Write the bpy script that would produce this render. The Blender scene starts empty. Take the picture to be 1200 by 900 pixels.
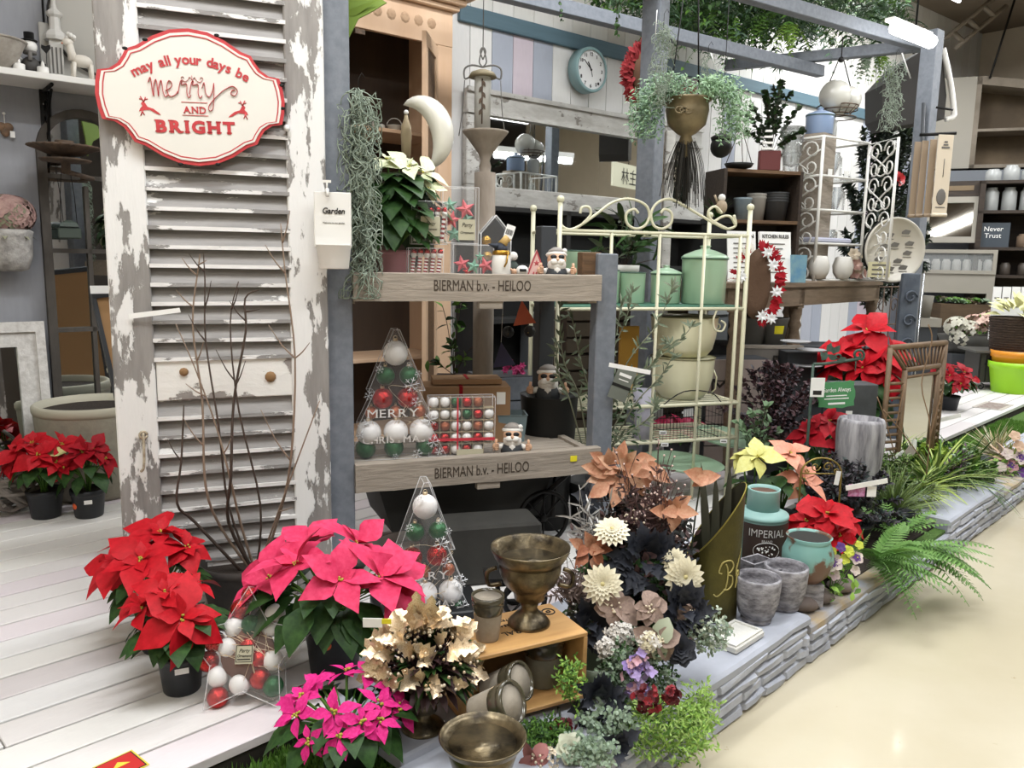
import bpy, math, random
from mathutils import Vector as V, Matrix as M
R = random.Random(7)
sc = bpy.context.scene
rad = math.radians
FPX = 940.0
CAMZ = 1.35
_p, _r = rad(8.7), rad(1.0)
CF = V((0, math.cos(_p), -math.sin(_p)))
_r0, _u0 = V((1, 0, 0)), V((0, math.sin(_p), math.cos(_p)))
CR = math.cos(_r) * _r0 + math.sin(_r) * _u0
CU = math.cos(_r) * _u0 - math.sin(_r) * _r0
CC = V((0, 0, CAMZ))
cam = bpy.data.objects.new('camera', bpy.data.cameras.new('camera'))
sc.collection.objects.link(cam)
cam.data.sensor_width = 36
cam.data.lens = FPX / 1200 * 36
cam.data.clip_start = .02
m3 = M((CR, CU, -CF)).transposed().to_4x4()
cam.matrix_world = M.Translation(CC) @ m3
sc.camera = cam
wd = bpy.data.worlds.new('shop_air'); sc.world = wd; wd.use_nodes = True
wd.node_tree.nodes['Background'].inputs[0].default_value = (.93, .96, 1, 1)
wd.node_tree.nodes['Background'].inputs[1].default_value = .42
sc.view_settings.view_transform = 'Standard'
sc.view_settings.look = 'None'
sc.view_settings.gamma = 1
sc.view_settings.exposure = 0.27
sc.cycles.max_bounces = 6
sc.cycles.transparent_max_bounces = 16
sc.cycles.glossy_bounces = 4
sc.cycles.use_denoising = True
WALLDEG = 51.0
def du(deg): return V((math.sin(rad(deg)), math.cos(rad(deg)), 0))
def area(name, loc, sx, sy, w, rz, col=(.965, .985, 1)):
 l = bpy.data.lights.new(name, 'AREA'); l.shape = 'RECTANGLE'; l.size = sx; l.size_y = sy
 l.energy = w; l.color = col
 o = bpy.data.objects.new(name, l); sc.collection.objects.link(o)
 o.location = loc; o.rotation_euler = (0, 0, rz)
 return o
CEIL = 4.3
TUBES = []
for (x, y, w) in [(-.8, 1.1, 78), (1.7, 1.6, 66), (.5, 4.0, 60), (3.6, 4.0, 62), (-2.6, -1.2, 40), (.8, -1.4, 50), (5.6, 6.6, 120), (3.4, 7.6, 70)]:
 TUBES.append((x, y))
 area('ceiling_tube_light', (x, y, CEIL - .42), 2.4, .3, w, rad(90 - WALLDEG))
def ray(x, y): return CF * FPX + (x - 600) * CR - (y - 450) * CU
def P(x, y, Y):
 d = ray(x, y); return CC + d * (Y / d.y)
def PZ(x, y, z):
 d = ray(x, y); return CC + d * ((z - CAMZ) / d.z)
def PP(x, y, p0, deg, off=0):          # on the vertical plane through p0 running along deg, moved back by off
 u = du(deg); n = V((u.y, -u.x, 0)); d = ray(x, y)
 q = V((p0[0], p0[1], 0)) - n * off
 return CC + d * (((q - CC).dot(n)) / d.dot(n))
def px(Y): return Y / 930.0            # metres per pixel at depth Y
def yawto(p): return -math.atan2(p[0], p[1])
DECK = .2
def lin(h):
 if isinstance(h, str):
  c = [int(h[i:i + 2], 16) / 255 for i in (0, 2, 4)]
 else: c = h
 return tuple(x / 12.92 if x <= .04045 else ((x + .055) / 1.055) ** 2.4 for x in c) + (1,)
_mats = {}
def mat(name, col, rough=.6, metal=0, col2=None, scale=8, stretch=(1, 1, 1), thr=None, bump=0, bscale=None, trans=0, alpha=1, spec=.5, emit=0, coat=0, sss=0, dist=0, detail=5):
 if name in _mats: return _mats[name]
 m = bpy.data.materials.new(name); m.use_nodes = True; nt = m.node_tree; N = nt.nodes; L = nt.links
 b = N['Principled BSDF']
 b.inputs['Base Color'].default_value = lin(col); b.inputs['Roughness'].default_value = rough
 b.inputs['Metallic'].default_value = metal
 b.inputs['Specular IOR Level'].default_value = spec
 if trans: b.inputs['Transmission Weight'].default_value = trans; b.inputs['IOR'].default_value = 1.3
 if alpha < 1: b.inputs['Alpha'].default_value = alpha
 if coat: b.inputs['Coat Weight'].default_value = coat; b.inputs['Coat Roughness'].default_value = .08
 if emit: b.inputs['Emission Color'].default_value = lin(col); b.inputs['Emission Strength'].default_value = emit
 if col2 is not None or bump:
  tc = N.new('ShaderNodeTexCoord'); mp = N.new('ShaderNodeMapping'); mp.inputs['Scale'].default_value = stretch
  L.new(tc.outputs['Object'], mp.inputs[0])
  nz = N.new('ShaderNodeTexNoise'); nz.inputs['Scale'].default_value = scale; nz.inputs['Detail'].default_value = detail
  nz.inputs['Roughness'].default_value = .6; nz.inputs['Distortion'].default_value = dist
  L.new(mp.outputs[0], nz.inputs['Vector'])
  if col2 is not None:
   rp = N.new('ShaderNodeValToRGB'); L.new(nz.outputs[0], rp.inputs[0])
   a, c = (.35, .65) if thr is None else (thr - .02, thr + .02)
   rp.color_ramp.elements[0].position = a; rp.color_ramp.elements[0].color = lin(col)
   rp.color_ramp.elements[1].position = c; rp.color_ramp.elements[1].color = lin(col2)
   L.new(rp.outputs[0], b.inputs['Base Color'])
  if bump:
   nb = nz
   if bscale:
    nb = N.new('ShaderNodeTexNoise'); nb.inputs['Scale'].default_value = bscale; nb.inputs['Detail'].default_value = 6
    L.new(mp.outputs[0], nb.inputs['Vector'])
   bp = N.new('ShaderNodeBump'); bp.inputs['Strength'].default_value = bump; bp.inputs['Distance'].default_value = .01
   L.new(nb.outputs[0], bp.inputs['Height']); L.new(bp.outputs[0], b.inputs['Normal'])
 _mats[name] = m
 return m
def peeling(name, wood, wood2, paint, thr, stretch, scale=9):
 """old paint flaking off grained wood"""
 m = mat(name, wood, .85, col2=wood2, scale=scale * 1.6, stretch=stretch, bump=.5)
 nt = m.node_tree; N = nt.nodes; L = nt.links; b = N['Principled BSDF']
 base = b.inputs['Base Color'].links[0].from_socket
 tc = N['Texture Coordinate']; mp = N.new('ShaderNodeMapping'); mp.inputs['Scale'].default_value = [1 + (s - 1) * .45 for s in stretch]
 L.new(tc.outputs['Object'], mp.inputs[0])
 nz = N.new('ShaderNodeTexNoise'); nz.inputs['Scale'].default_value = scale; nz.inputs['Detail'].default_value = 8; nz.inputs['Roughness'].default_value = .65
 L.new(mp.outputs[0], nz.inputs['Vector'])
 oi = N.new('ShaderNodeObjectInfo'); ad = N.new('ShaderNodeVectorMath'); ad.operation = 'ADD'
 L.new(mp.outputs[0], ad.inputs[0]); L.new(oi.outputs['Random'], ad.inputs[1])
 sc_ = N.new('ShaderNodeVectorMath'); sc_.operation = 'ADD'; L.new(ad.outputs[0], sc_.inputs[0]); L.new(oi.outputs['Location'], sc_.inputs[1]); L.new(sc_.outputs[0], nz.inputs['Vector'])
 rp = N.new('ShaderNodeValToRGB'); L.new(nz.outputs[0], rp.inputs[0])
 rp.color_ramp.elements[0].position = thr - .008; rp.color_ramp.elements[1].position = thr + .008
 mx = N.new('ShaderNodeMix'); mx.data_type = 'RGBA'
 L.new(rp.outputs[0], mx.inputs[0]); L.new(base, mx.inputs[6]); mx.inputs[7].default_value = lin(paint)
 L.new(mx.outputs[2], b.inputs['Base Color'])
 bp = [n for n in N if n.type == 'BUMP'][0]
 ma = N.new('ShaderNodeMath'); ma.operation = 'MULTIPLY_ADD'; ma.inputs[1].default_value = .6
 L.new(rp.outputs[0], ma.inputs[0]); L.new(bp.inputs['Height'].links[0].from_socket, ma.inputs[2]); L.new(ma.outputs[0], bp.inputs['Height'])
 return m
def tint(name, hexes, rough=.75, grain=.3, stretch=(1, 1, 1), bump=.3, scale=14):
 """material whose colour is picked per object among hexes"""
 m = bpy.data.materials.new(name); m.use_nodes = True; nt = m.node_tree; N = nt.nodes; L = nt.links; b = N['Principled BSDF']
 oi = N.new('ShaderNodeObjectInfo'); rp = N.new('ShaderNodeValToRGB'); rp.color_ramp.interpolation = 'CONSTANT'
 L.new(oi.outputs['Random'], rp.inputs[0]); e = rp.color_ramp.elements; n = len(hexes)
 e[0].color = lin(hexes[0]); e[1].position = 1 / n; e[1].color = lin(hexes[min(1, n - 1)])
 for i in range(2, n):
  k = e.new(i / n); k.color = lin(hexes[i])
 tc = N.new('ShaderNodeTexCoord'); mp = N.new('ShaderNodeMapping'); mp.inputs['Scale'].default_value = stretch
 L.new(tc.outputs['Object'], mp.inputs[0]); nz = N.new('ShaderNodeTexNoise'); nz.inputs['Scale'].default_value = scale; nz.inputs['Detail'].default_value = 6
 L.new(mp.outputs[0], nz.inputs['Vector'])
 mx = N.new('ShaderNodeMix'); mx.data_type = 'RGBA'; mx.blend_type = 'MULTIPLY'; mx.inputs[0].default_value = grain
 L.new(rp.outputs[0], mx.inputs[6]); L.new(nz.outputs[0], mx.inputs[7]); L.new(mx.outputs[2], b.inputs['Base Color'])
 b.inputs['Roughness'].default_value = rough
 if bump:
  bp = N.new('ShaderNodeBump'); bp.inputs['Strength'].default_value = bump; bp.inputs['Distance'].default_value = .004
  L.new(nz.outputs[0], bp.inputs['Height']); L.new(bp.outputs[0], b.inputs['Normal'])
 _mats[name] = m
 return m
class MB:
 def __init__(s): s.v = []; s.f = []; s.m = []; s.sm = []; s.mats = []
 def mi(s, m):
  if m is None: return 0
  if m not in s.mats: s.mats.append(m)
  return s.mats.index(m)
 def raw(s, vs, fs, m=None, smooth=False, mx=None):
  o = len(s.v); k = s.mi(m)
  s.v += [mx @ V(v) for v in vs] if mx is not None else [V(v) for v in vs]
  for f in fs: s.f.append(tuple(i + o for i in f)); s.m.append(k); s.sm.append(smooth)
  return s
 def box(s, x0, x1, y0, y1, z0, z1, m=None, mx=None):
  return s.raw([(x0, y0, z0), (x1, y0, z0), (x1, y1, z0), (x0, y1, z0), (x0, y0, z1), (x1, y0, z1), (x1, y1, z1), (x0, y1, z1)],
                     [(0, 3, 2, 1), (4, 5, 6, 7), (0, 1, 5, 4), (1, 2, 6, 5), (2, 3, 7, 6), (3, 0, 4, 7)], m, False, mx)
 def cbox(s, c, d, m=None, mx=None, ch=0):
  x, y, z = c; a, b, e = d[0] / 2, d[1] / 2, d[2] / 2
  if not ch: return s.box(x - a, x + a, y - b, y + b, z - e, z + e, m, mx)
  vs = []                                  # chamfered box: octagon in plan, both ends drawn in
  for zz, k in ((-e, ch), (-e + ch, 0), (e - ch, 0), (e, ch)):
   aa, bb = a - k, b - k
   for (q, w) in ((-aa + ch, -bb), (aa - ch, -bb), (aa, -bb + ch), (aa, bb - ch), (aa - ch, bb), (-aa + ch, bb), (-aa, bb - ch), (-aa, -bb + ch)):
    vs.append((x + q, y + w, z + zz))
  fs = [tuple(range(7, -1, -1)), tuple(range(24, 32))]
  for r in range(3):
   for i in range(8): fs.append((r * 8 + i, r * 8 + (i + 1) % 8, r * 8 + 8 + (i + 1) % 8, r * 8 + 8 + i))
  return s.raw(vs, fs, m, False, mx)
 def lathe(s, prof, n=24, m=None, mx=None, smooth=True, a0=0, a1=360, sx=1, sy=1, wob=None):
  vs = []; full = abs(a1 - a0) >= 360; k = n if full else n + 1
  for (r, z) in prof:
   for i in range(k):
    a = rad(a0 + (a1 - a0) * i / n)
    rr = r * (wob(a, z) if wob else 1)
    vs.append((rr * math.cos(a) * sx, rr * math.sin(a) * sy, z))
  fs = []
  for j in range(len(prof) - 1):
   for i in range(n):
    i2 = (i + 1) % k if full else i + 1
    fs.append((j * k + i, j * k + i2, (j + 1) * k + i2, (j + 1) * k + i))
  if full:
   if prof[0][0] > 1e-5: fs.append(tuple(range(k - 1, -1, -1)))
  return s.raw(vs, fs, m, smooth, mx)
 def tube(s, pts, r, n=6, m=None, mx=None, cap=True, smooth=True, flat=1):
  pts = [V(p) for p in pts]; q = len(pts)
  if q < 2: return s
  rs = list(r) if isinstance(r, (list, tuple)) else [r] * q
  vs = []; up = None
  for i in range(q):
   t = (pts[min(i + 1, q - 1)] - pts[max(i - 1, 0)])
   if t.length < 1e-9: t = V((0, 0, 1))
   t.normalize()
   if up is None:
    up = V((0, 0, 1)) if abs(t.z) < .9 else V((1, 0, 0))
   sd = t.cross(up)
   if sd.length < 1e-6: sd = t.cross(V((1, 0, 0)))
   sd.normalize(); up = sd.cross(t).normalized()
   for k in range(n):
    a = 2 * math.pi * k / n
    vs.append(pts[i] + (sd * math.cos(a) + up * math.sin(a) * flat) * rs[i])
  fs = []
  for i in range(q - 1):
   for k in range(n):
    fs.append((i * n + k, i * n + (k + 1) % n, (i + 1) * n + (k + 1) % n, (i + 1) * n + k))
  if cap: fs.append(tuple(range(n - 1, -1, -1))); fs.append(tuple((q - 1) * n + k for k in range(n)))
  return s.raw(vs, fs, m, smooth, mx)
 def ball(s, c, r, m=None, n=12, k=7, sx=1, sy=1, sz=1, mx=None):
  vs = [(c[0], c[1], c[2] - r * sz)]
  for j in range(1, k):
   a = -math.pi / 2 + math.pi * j / k
   for i in range(n):
    b = 2 * math.pi * i / n
    vs.append((c[0] + r * sx * math.cos(a) * math.cos(b), c[1] + r * sy * math.cos(a) * math.sin(b), c[2] + r * sz * math.sin(a)))
  vs.append((c[0], c[1], c[2] + r * sz)); fs = []
  for i in range(n): fs.append((0, 1 + (i + 1) % n, 1 + i)); fs.append((len(vs) - 1, 1 + (k - 2) * n + i, 1 + (k - 2) * n + (i + 1) % n))
  for j in range(k - 2):
   for i in range(n):
    fs.append((1 + j * n + i, 1 + j * n + (i + 1) % n, 1 + (j + 1) * n + (i + 1) % n, 1 + (j + 1) * n + i))
  return s.raw(vs, fs, m, True, mx)
 def prism(s, poly, y0, y1, m=None, mx=None, smooth=False):      # outline in x,z, thickness along y (front = y0, nearer the viewer)
  n = len(poly); vs = [(x, y0, z) for x, z in poly] + [(x, y1, z) for x, z in poly]
  fs = [tuple(range(n)), tuple(range(2 * n - 1, n - 1, -1))]
  for i in range(n): j = (i + 1) % n; fs.append((i, i + n, j + n, j))
  return s.raw(vs, fs, m, smooth, mx)
 def ring(s, outer, inner, y0, y1, m=None, mx=None):             # frame between two outlines of equal count
  n = len(outer); vs = [(x, y0, z) for x, z in outer] + [(x, y0, z) for x, z in inner] + [(x, y1, z) for x, z in outer] + [(x, y1, z) for x, z in inner]
  fs = []
  for i in range(n):
   j = (i + 1) % n
   fs += [(i, j, n + j, n + i), (2 * n + i, 3 * n + i, 3 * n + j, 2 * n + j), (i, 2 * n + i, 2 * n + j, j), (n + i, n + j, 3 * n + j, 3 * n + i)]
  return s.raw(vs, fs, m, False, mx)
 def leaf(s, base, d, nrm, L, W, droop=.3, fold=.25, prof=None, m=None, twist=0):
  lv, lf = leafgeo(prof or LEAF, W / L if L else .4, droop, fold)
  return s.raw(lv, lf, m, True, leafmx(base, d, nrm, L))
 def build(s, name, parent=None, m=None, mw=None, smooth=None):
  me = bpy.data.meshes.new(name); me.from_pydata([tuple(v) for v in s.v], [], s.f)
  mats = s.mats or [m]
  if m is not None and s.mats and m not in s.mats: pass
  for k in mats: me.materials.append(k)
  if len(mats) > 1: me.polygons.foreach_set('material_index', s.m)
  me.polygons.foreach_set('use_smooth', s.sm if smooth is None else [smooth] * len(s.f))
  me.update()
  return link(name, me, parent, mw)
def link(name, me, parent=None, mw=None):
 o = bpy.data.objects.new(name, me); sc.collection.objects.link(o)
 if parent is not None: o.parent = parent
 if mw is not None: o.matrix_local = mw
 return o
def tag(o, label=None, cat=None, group=None, kind=None):
 if label: o['label'] = label
 if cat: o['category'] = cat
 if group: o['group'] = group
 if kind: o['kind'] = kind
 return o
def T(name, label, cat, loc=(0, 0, 0), rz=0, group=None, kind=None):
 o = bpy.data.objects.new(name, None); sc.collection.objects.link(o); o.empty_display_size = .05
 o.location = loc; o.rotation_euler = (0, 0, rz)
 return tag(o, label, cat, group, kind)
def S(name, loc=(0, 0, 0), rz=0): return T(name, None, None, loc, rz, None, 'structure')
def tr(x, y, z): return M.Translation((x, y, z))
def rot(a, ax): return M.Rotation(rad(a), 4, ax)
LEAF = [(0, .12), (.15, .55), (.38, 1), (.62, .85), (.83, .42), (1, .02)]
BRACT = [(0, .1), (.12, .35), (.35, .95), (.52, 1), (.72, .62), (.88, .25), (1, .01)]
STRAP = [(0, .7), (.3, 1), (.6, .9), (.85, .55), (1, .02)]
ROUND = [(0, .2), (.2, .85), (.5, 1), (.8, .75), (1, .1)]
LOBED = [(0, .1), (.12, .8), (.25, .5), (.4, 1), (.52, .5), (.68, .7), (.8, .25), (1, .02)]
_lg = {}
def leafgeo(prof, w, droop, fold):
 key = (id(prof), round(w, 2), round(droop, 2), round(fold, 2))
 if key in _lg: return _lg[key]
 vs = []
 for t, k in prof:
  z = -droop * t * t; hw = w * k / 2; up = fold * hw
  yy = t * (1 - .25 * abs(droop) * t)
  vs += [(-hw, yy, z + up), (0, yy, z), (hw, yy, z + up)]
 fs = []
 for i in range(len(prof) - 1):
  a = i * 3; fs += [(a, a + 1, a + 4, a + 3), (a + 1, a + 2, a + 5, a + 4)]
 _lg[key] = (vs, fs); return vs, fs
def leafmx(base, d, nrm, L):
 y = V(d).normalized(); z = V(nrm); z = z - y * z.dot(y)
 if z.length < 1e-4: z = V((0, 0, 1)) - y * y.z + V((1e-3, 0, 0))
 z.normalize(); x = y.cross(z)
 m = M((x, y, z)).transposed().to_4x4(); m = m @ M.Diagonal((L, L, L, 1)); m.translation = V(base); return m
_lm = {}
def leafmesh(kind, prof, w, droop, fold, material):
 key = (kind, id(prof), round(w, 1), round(droop, 1), material.name)
 if key not in _lm:
  w2, d2 = round(w, 1), round(droop, 1)
  w2 = max(w2, .1); vs, fs = leafgeo(prof, w2, d2, fold)
  me = bpy.data.meshes.new(kind); me.from_pydata(vs, [], fs); me.materials.append(material)
  me.polygons.foreach_set('use_smooth', [True] * len(fs)); me.update(); _lm[key] = me
 return _lm[key]
def leafobj(kind, parent, base, d, nrm, L, w, droop, material, prof=LEAF, fold=.25):
 o = link(kind, leafmesh(kind, prof, w, droop, fold, material), parent); o.matrix_local = leafmx(base, d, nrm, L); return o
def sph(az, el): return V((math.cos(az) * math.cos(el), math.sin(az) * math.cos(el), math.sin(el)))
def smooth_path(pts, k=5):
 pts = [V(p) for p in pts]; out = []
 for i in range(len(pts) - 1):
  p0, p1, p2, p3 = pts[max(i - 1, 0)], pts[i], pts[i + 1], pts[min(i + 2, len(pts) - 1)]
  for j in range(k):
   t = j / k
   out.append(.5 * ((2 * p1) + (p2 - p0) * t + (2 * p0 - 5 * p1 + 4 * p2 - p3) * t * t + (3 * p1 - p0 - 3 * p2 + p3) * t ** 3))
 return out + [pts[-1]]
def spiral(cx, cz, r0, r1, a0, a1, n=14, y=0):
 return [V((cx + (r0 + (r1 - r0) * i / n) * math.cos(rad(a0 + (a1 - a0) * i / n)), y, cz + (r0 + (r1 - r0) * i / n) * math.sin(rad(a0 + (a1 - a0) * i / n)))) for i in range(n + 1)]
def textmesh(s, size=1, bold=0, shear=0, align='CENTER', ex=.0006):
 c = bpy.data.curves.new('lettering', 'FONT'); c.body = s; c.size = size; c.offset = bold; c.shear = shear
 c.align_x = align; c.align_y = 'CENTER' if '\n' in s else 'BOTTOM_BASELINE'; c.extrude = ex; c.resolution_u = 3
 o = bpy.data.objects.new('t', c); me = bpy.data.meshes.new_from_object(o)
 bpy.data.objects.remove(o); bpy.data.curves.remove(c); return me
def text(s, parent, material, x, y, z, size, width=None, mx=None, bold=0, shear=0, name='lettering', ex=.0006, align='CENTER'):
 """lettering in the local x-z plane facing local -y"""
 me = textmesh(s, size, bold, shear, align, ex); me.name = name; me.materials.clear(); me.materials.append(material)
 o = link(name, me, parent); k = 1
 if width:
  xs = [v.co.x for v in me.vertices]; k = width / max(max(xs) - min(xs), 1e-5)
 o.matrix_local = (mx or M()) @ tr(x, y, z) @ rot(90, 'X') @ M.Diagonal((k, 1, 1, 1)); return o
def arctext(s, parent, material, cx, y, zbase, rise, half, size, bold=0):
 """letters along a shallow arch, joined as one piece of lettering"""
 mb = MB(); gl = []; w = 0
 for ch in s:
  if ch == ' ': gl.append((None, size * .38)); w += size * .38; continue
  me = textmesh(ch, size, bold, 0, 'LEFT'); xs = [v.co.x for v in me.vertices]
  gl.append((me, max(xs) + size * .05)); w += max(xs) + size * .05
 x = -w / 2; k = 2 * half / w
 for me, adv in gl:
  if me is not None:
   c = (x + adv / 2) * k; t = c / half; zz = zbase + rise * (1 - t * t); sl = math.atan2(-2 * rise * t / half, 1)
   mx = tr(cx + c, y, zz) @ M.Rotation(-sl, 4, 'Y') @ tr(-adv / 2, 0, 0) @ rot(90, 'X')
   mb.raw([v.co for v in me.vertices], [tuple(p.vertices) for p in me.polygons], material, False, mx)
   bpy.data.meshes.remove(me)
  x += adv
 return mb.build('lettering', parent)
SER = {'B': [(0, 0), (0, 1)], 'R': [(0, 0), (0, 1), (1, 0)], 'I': [(.5, 0), (.5, 1)], 'H': [(0, 0), (0, 1), (1, 0), (1, 1)], 'T': [(.5, 0)], 'M': [(0, 0), (0, 1), (1, 0), (1, 1)], 'E': [(0, 0), (0, 1)], 'N': [(0, 0), (0, 1), (1, 1)], 'A': [(0, 0), (1, 0)], 'D': [(0, 0), (0, 1)], 'P': [(0, 0), (0, 1)], 'L': [(0, 0), (0, 1)], 'Y': [(.5, 0), (0, 1), (1, 1)]}
def serif(s, parent, material, x, y, z, size, width, mx=None, bold=0):
 """capitals with slab serifs, one mesh of lettering"""
 mb = MB(); px_ = 0; st = size * .085 + bold
 for ch in s:
  me = textmesh(ch, size, bold, 0, 'LEFT'); xs = [v.co.x for v in me.vertices]; x0, x1 = min(xs), max(xs); H_ = max(v.co.y for v in me.vertices)
  m2 = tr(px_ - x0, 0, 0) @ rot(90, 'X'); mb.raw([v.co for v in me.vertices], [tuple(p.vertices) for p in me.polygons], None, False, m2); bpy.data.meshes.remove(me)
  for fx, top in SER.get(ch, []):
   cx = px_ + (st * .6 if fx == 0 else (x1 - x0) - st * .6 if fx == 1 else (x1 - x0) / 2); zz = H_ - st * .3 if top else st * .3
   mb.cbox((cx, 0, zz), (st * 2.1, .0012, st * .6))
  px_ += x1 - x0 + size * .15
 tot = px_ - size * .15; me = mb.build('lettering', parent, material)
 me.matrix_local = (mx or M()) @ tr(x, y, z) @ M.Diagonal((width / tot, 1, 1, 1)) @ tr(-tot / 2, 0, 0); return me
ORD = ['leftmost', 'second from left', 'third from left', 'fourth from left', 'fifth from left', 'sixth from left', 'seventh from left', 'rightmost']
GREY = mat('grey_paint', '7b8088', .6, col2='6c727b', scale=30, bump=.1)
DGREY = mat('dark_grey_paint', '3b3e42', .6)
BLACK = mat('black_plastic', '17181a', .45)
BLACKR = mat('black_plastic_pot', '1e2126', .5, bump=.05, scale=80)
SOIL = mat('soil', '2a211a', .95, bump=.6, scale=60)
WHITE = mat('white_paint', 'e6e4df', .5)
PAPER = mat('white_paper', 'f2f2ef', .6)
INK = mat('black_ink', '26221f', .7)
INKG = mat('grey_ink', '6b6864', .7)
CREAM = mat('cream_enamel_paint', 'dcd9bd', .4)
BRASS = mat('aged_brass', '81745a', .32, .8, col2='332d25', scale=19, bump=.35, detail=9)
GOLD = mat('gold_foil', 'c9ab80', .34, .8, col2='eadcc4', scale=30)
GLASS = mat('clear_glass', 'f4f8f8', .03, trans=1, alpha=.55)
FILM = mat('clear_plastic_film', 'ffffff', .08, alpha=.055)
EDGE = mat('plastic_fold', 'ffffff', .12, alpha=.32)
MIRROR = mat('mirror_glass', 'e8ecec', .02, 1)
GREENL = mat('dark_green_leaf', '213c1c', .5, spec=.25, col2='365527', scale=6)
GREENM = mat('mid_green_leaf', '4a7030', .5, spec=.2, col2='6a9040', scale=9)
GREENB = mat('bright_green_leaf', '7fa548', .5, spec=.2, col2='9cc05a', scale=9)
GREENS = mat('sage_green_leaf', '6d8468', .6, col2='8fa389', scale=9)
MOSS = mat('air_plant_grey_green', '97a394', .8, col2='7d8a78', scale=20)
TWIG = mat('brown_twig', '4a3d35', .8)
TWIGL = mat('pale_twig', '8b7868', .8)
REDB = mat('red_bract', 'a80c19', .55, spec=.2, col2='c21726', scale=5)
REDD = mat('dark_red_bract', '8d0d1b', .55, spec=.2, col2='ac1424', scale=5)
PINKB = mat('coral_pink_bract', 'c92c55', .6, spec=.15, col2='da456c', scale=5)
HOTB = mat('hot_pink_bract', 'c91a72', .6, spec=.15, col2='dd3a8d', scale=5)
SILVER = mat('silver_metal', 'b9bcbf', .25, .9)
RUST = mat('rusty_iron', '4b4037', .75, .3, col2='6a5646', scale=18, bump=.3)
IRON = mat('black_iron', '1d1c1b', .5, .5)
WOODG = mat('weathered_board', '8d8478', .85, col2='a79c8f', scale=5, stretch=(1.2, 14, 14), bump=.35, dist=1.2)
WOODB = mat('brown_wood', '6d5238', .65, col2='56402b', scale=5, stretch=(1.5, 12, 12), bump=.2)
WOODD = mat('dark_brown_wood', '3a2e24', .7, col2='2a211a', scale=6, stretch=(1.5, 10, 10), bump=.2)
PINE = mat('pine_wood', 'd3b496', .6, col2='c6a383', scale=4, stretch=(1, 1, .2), bump=.1)
# ================================================================== THE SETTING
WP = V((.512, 6.4, 0)); WU = du(WALLDEG); WN = V((WU.y, -WU.x, 0))     # wall line, its direction, the side facing the aisle
def wallx(t, z=0, off=0): return WP + WU * t + WN * off + V((0, 0, z))
WRZ = rad(90 - WALLDEG)
KD = 44.8; KU = du(KD); KN = V((KU.y, -KU.x, 0)); KRZ = rad(90 - KD)
K0 = V((.49, 2.03, 0))
fm = mat('polished_cream_floor', 'c6bca2', .2, col2='cec5ae', scale=1.3, bump=.02, coat=.3)
N = fm.node_tree.nodes; L = fm.node_tree.links
nz = N.new('ShaderNodeTexNoise'); nz.inputs['Scale'].default_value = 9; nz.inputs['Detail'].default_value = 9; nz.inputs['Roughness'].default_value = .75
L.new(N['Texture Coordinate'].outputs['Object'], nz.inputs['Vector'])
rp = N.new('ShaderNodeValToRGB'); rp.color_ramp.elements[0].position = .655; rp.color_ramp.elements[1].position = .7
L.new(nz.outputs[0], rp.inputs[0]); mx = N.new('ShaderNodeMix'); mx.data_type = 'RGBA'; mx.inputs[7].default_value = lin('a08a66')
b = N['Principled BSDF']; L.new(rp.outputs[0], mx.inputs[0]); L.new(b.inputs['Base Color'].links[0].from_socket, mx.inputs[6]); L.new(mx.outputs[2], b.inputs['Base Color'])
o = MB().box(-9, 14, -6, 16, -.1, 0).build('floor', None, fm); tag(o, kind='structure')
dk = S('floor_deck', (0, 0, 0), KRZ)
pm = tint('painted_deck_board', ['eae8e4', 'e4e0de', 'eeece7', 'e3dadd', 'e9e8e7', 'd9d3d3'], .5, .1, (1.5, 16, 4), .25)
def loc2(p): # world -> deck-local
 d = V(p); return V((d.dot(KU), -d.dot(KN), d.z))
e0 = loc2(PZ(330, 852, .2)).y; e1 = loc2((WP.x, WP.y, 0)).y
pw = .121; y = e0; k = 0
dark = mat('board_gap', '2c2622', .9)
MB().box(-6, 11, e0 + .01, e1 + 2.5, 0.02, .168).build('deck_frame', dk, dark)
shared = {}
while y < e1 + .3:
 wdt = pw * (1.0 if k else 1.05); gap = .008 + .003 * R.random()
 off = R.uniform(-3.6, -2.6); Ls = 3.6
 x = -3.2 if k % 2 else -4.1
 while x < 9.5:
  key = (k == 0, round(gap, 3))
  if key not in shared:
   mb = MB().cbox((Ls / 2, wdt / 2, -.013), (Ls - .004, wdt - gap, .026), ch=.002); shared[key] = mb
   o = mb.build('plank', dk, pm); shared[key] = o.data
  else: o = link('plank', shared[key], dk)
  o.location = (x, y, .2 + R.uniform(-.0008, .0008)); x += Ls
 y += wdt; k += 1
tm = mat('artificial_turf_base', '3f5c26', .9, col2='56772f', scale=60, bump=.5)
tf = MB(); ks = loc2(K0).x; ky = loc2(K0).y
tf.box(ks - 3, ks + 9, ky + .02, e0 - .004, 0, .135)
o = tf.build('turf_base', None, tm, M.Rotation(KRZ, 4, 'Z')); tag(o, kind='structure')
gb = MB(); gm = mat('turf_blade', '4e7a2a', .7, col2='6d9a3c', scale=30)
def blades(x0, x1, y0, y1, n, h=.03, z=.133):
 for _ in range(n):
  x = R.uniform(x0, x1); yy = R.uniform(y0, y1); a = R.uniform(0, 6.28); w = .0035; hh = h * R.uniform(.6, 1.2)
  dx, dy = math.cos(a) * w, math.sin(a) * w; lx, ly = R.uniform(-.014, .014), R.uniform(-.014, .014)
  gb.raw([(x - dx, yy - dy, z), (x + dx, yy + dy, z), (x + lx, yy + ly, z + hh)], [(0, 1, 2)])
blades(ks - 1.5, ks + .35, e0 - .55, e0 - .005, 16000, .032)
blades(ks + 2.6, ks + 5.6, e0 - .42, e0 - .005, 26000, .035)
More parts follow.
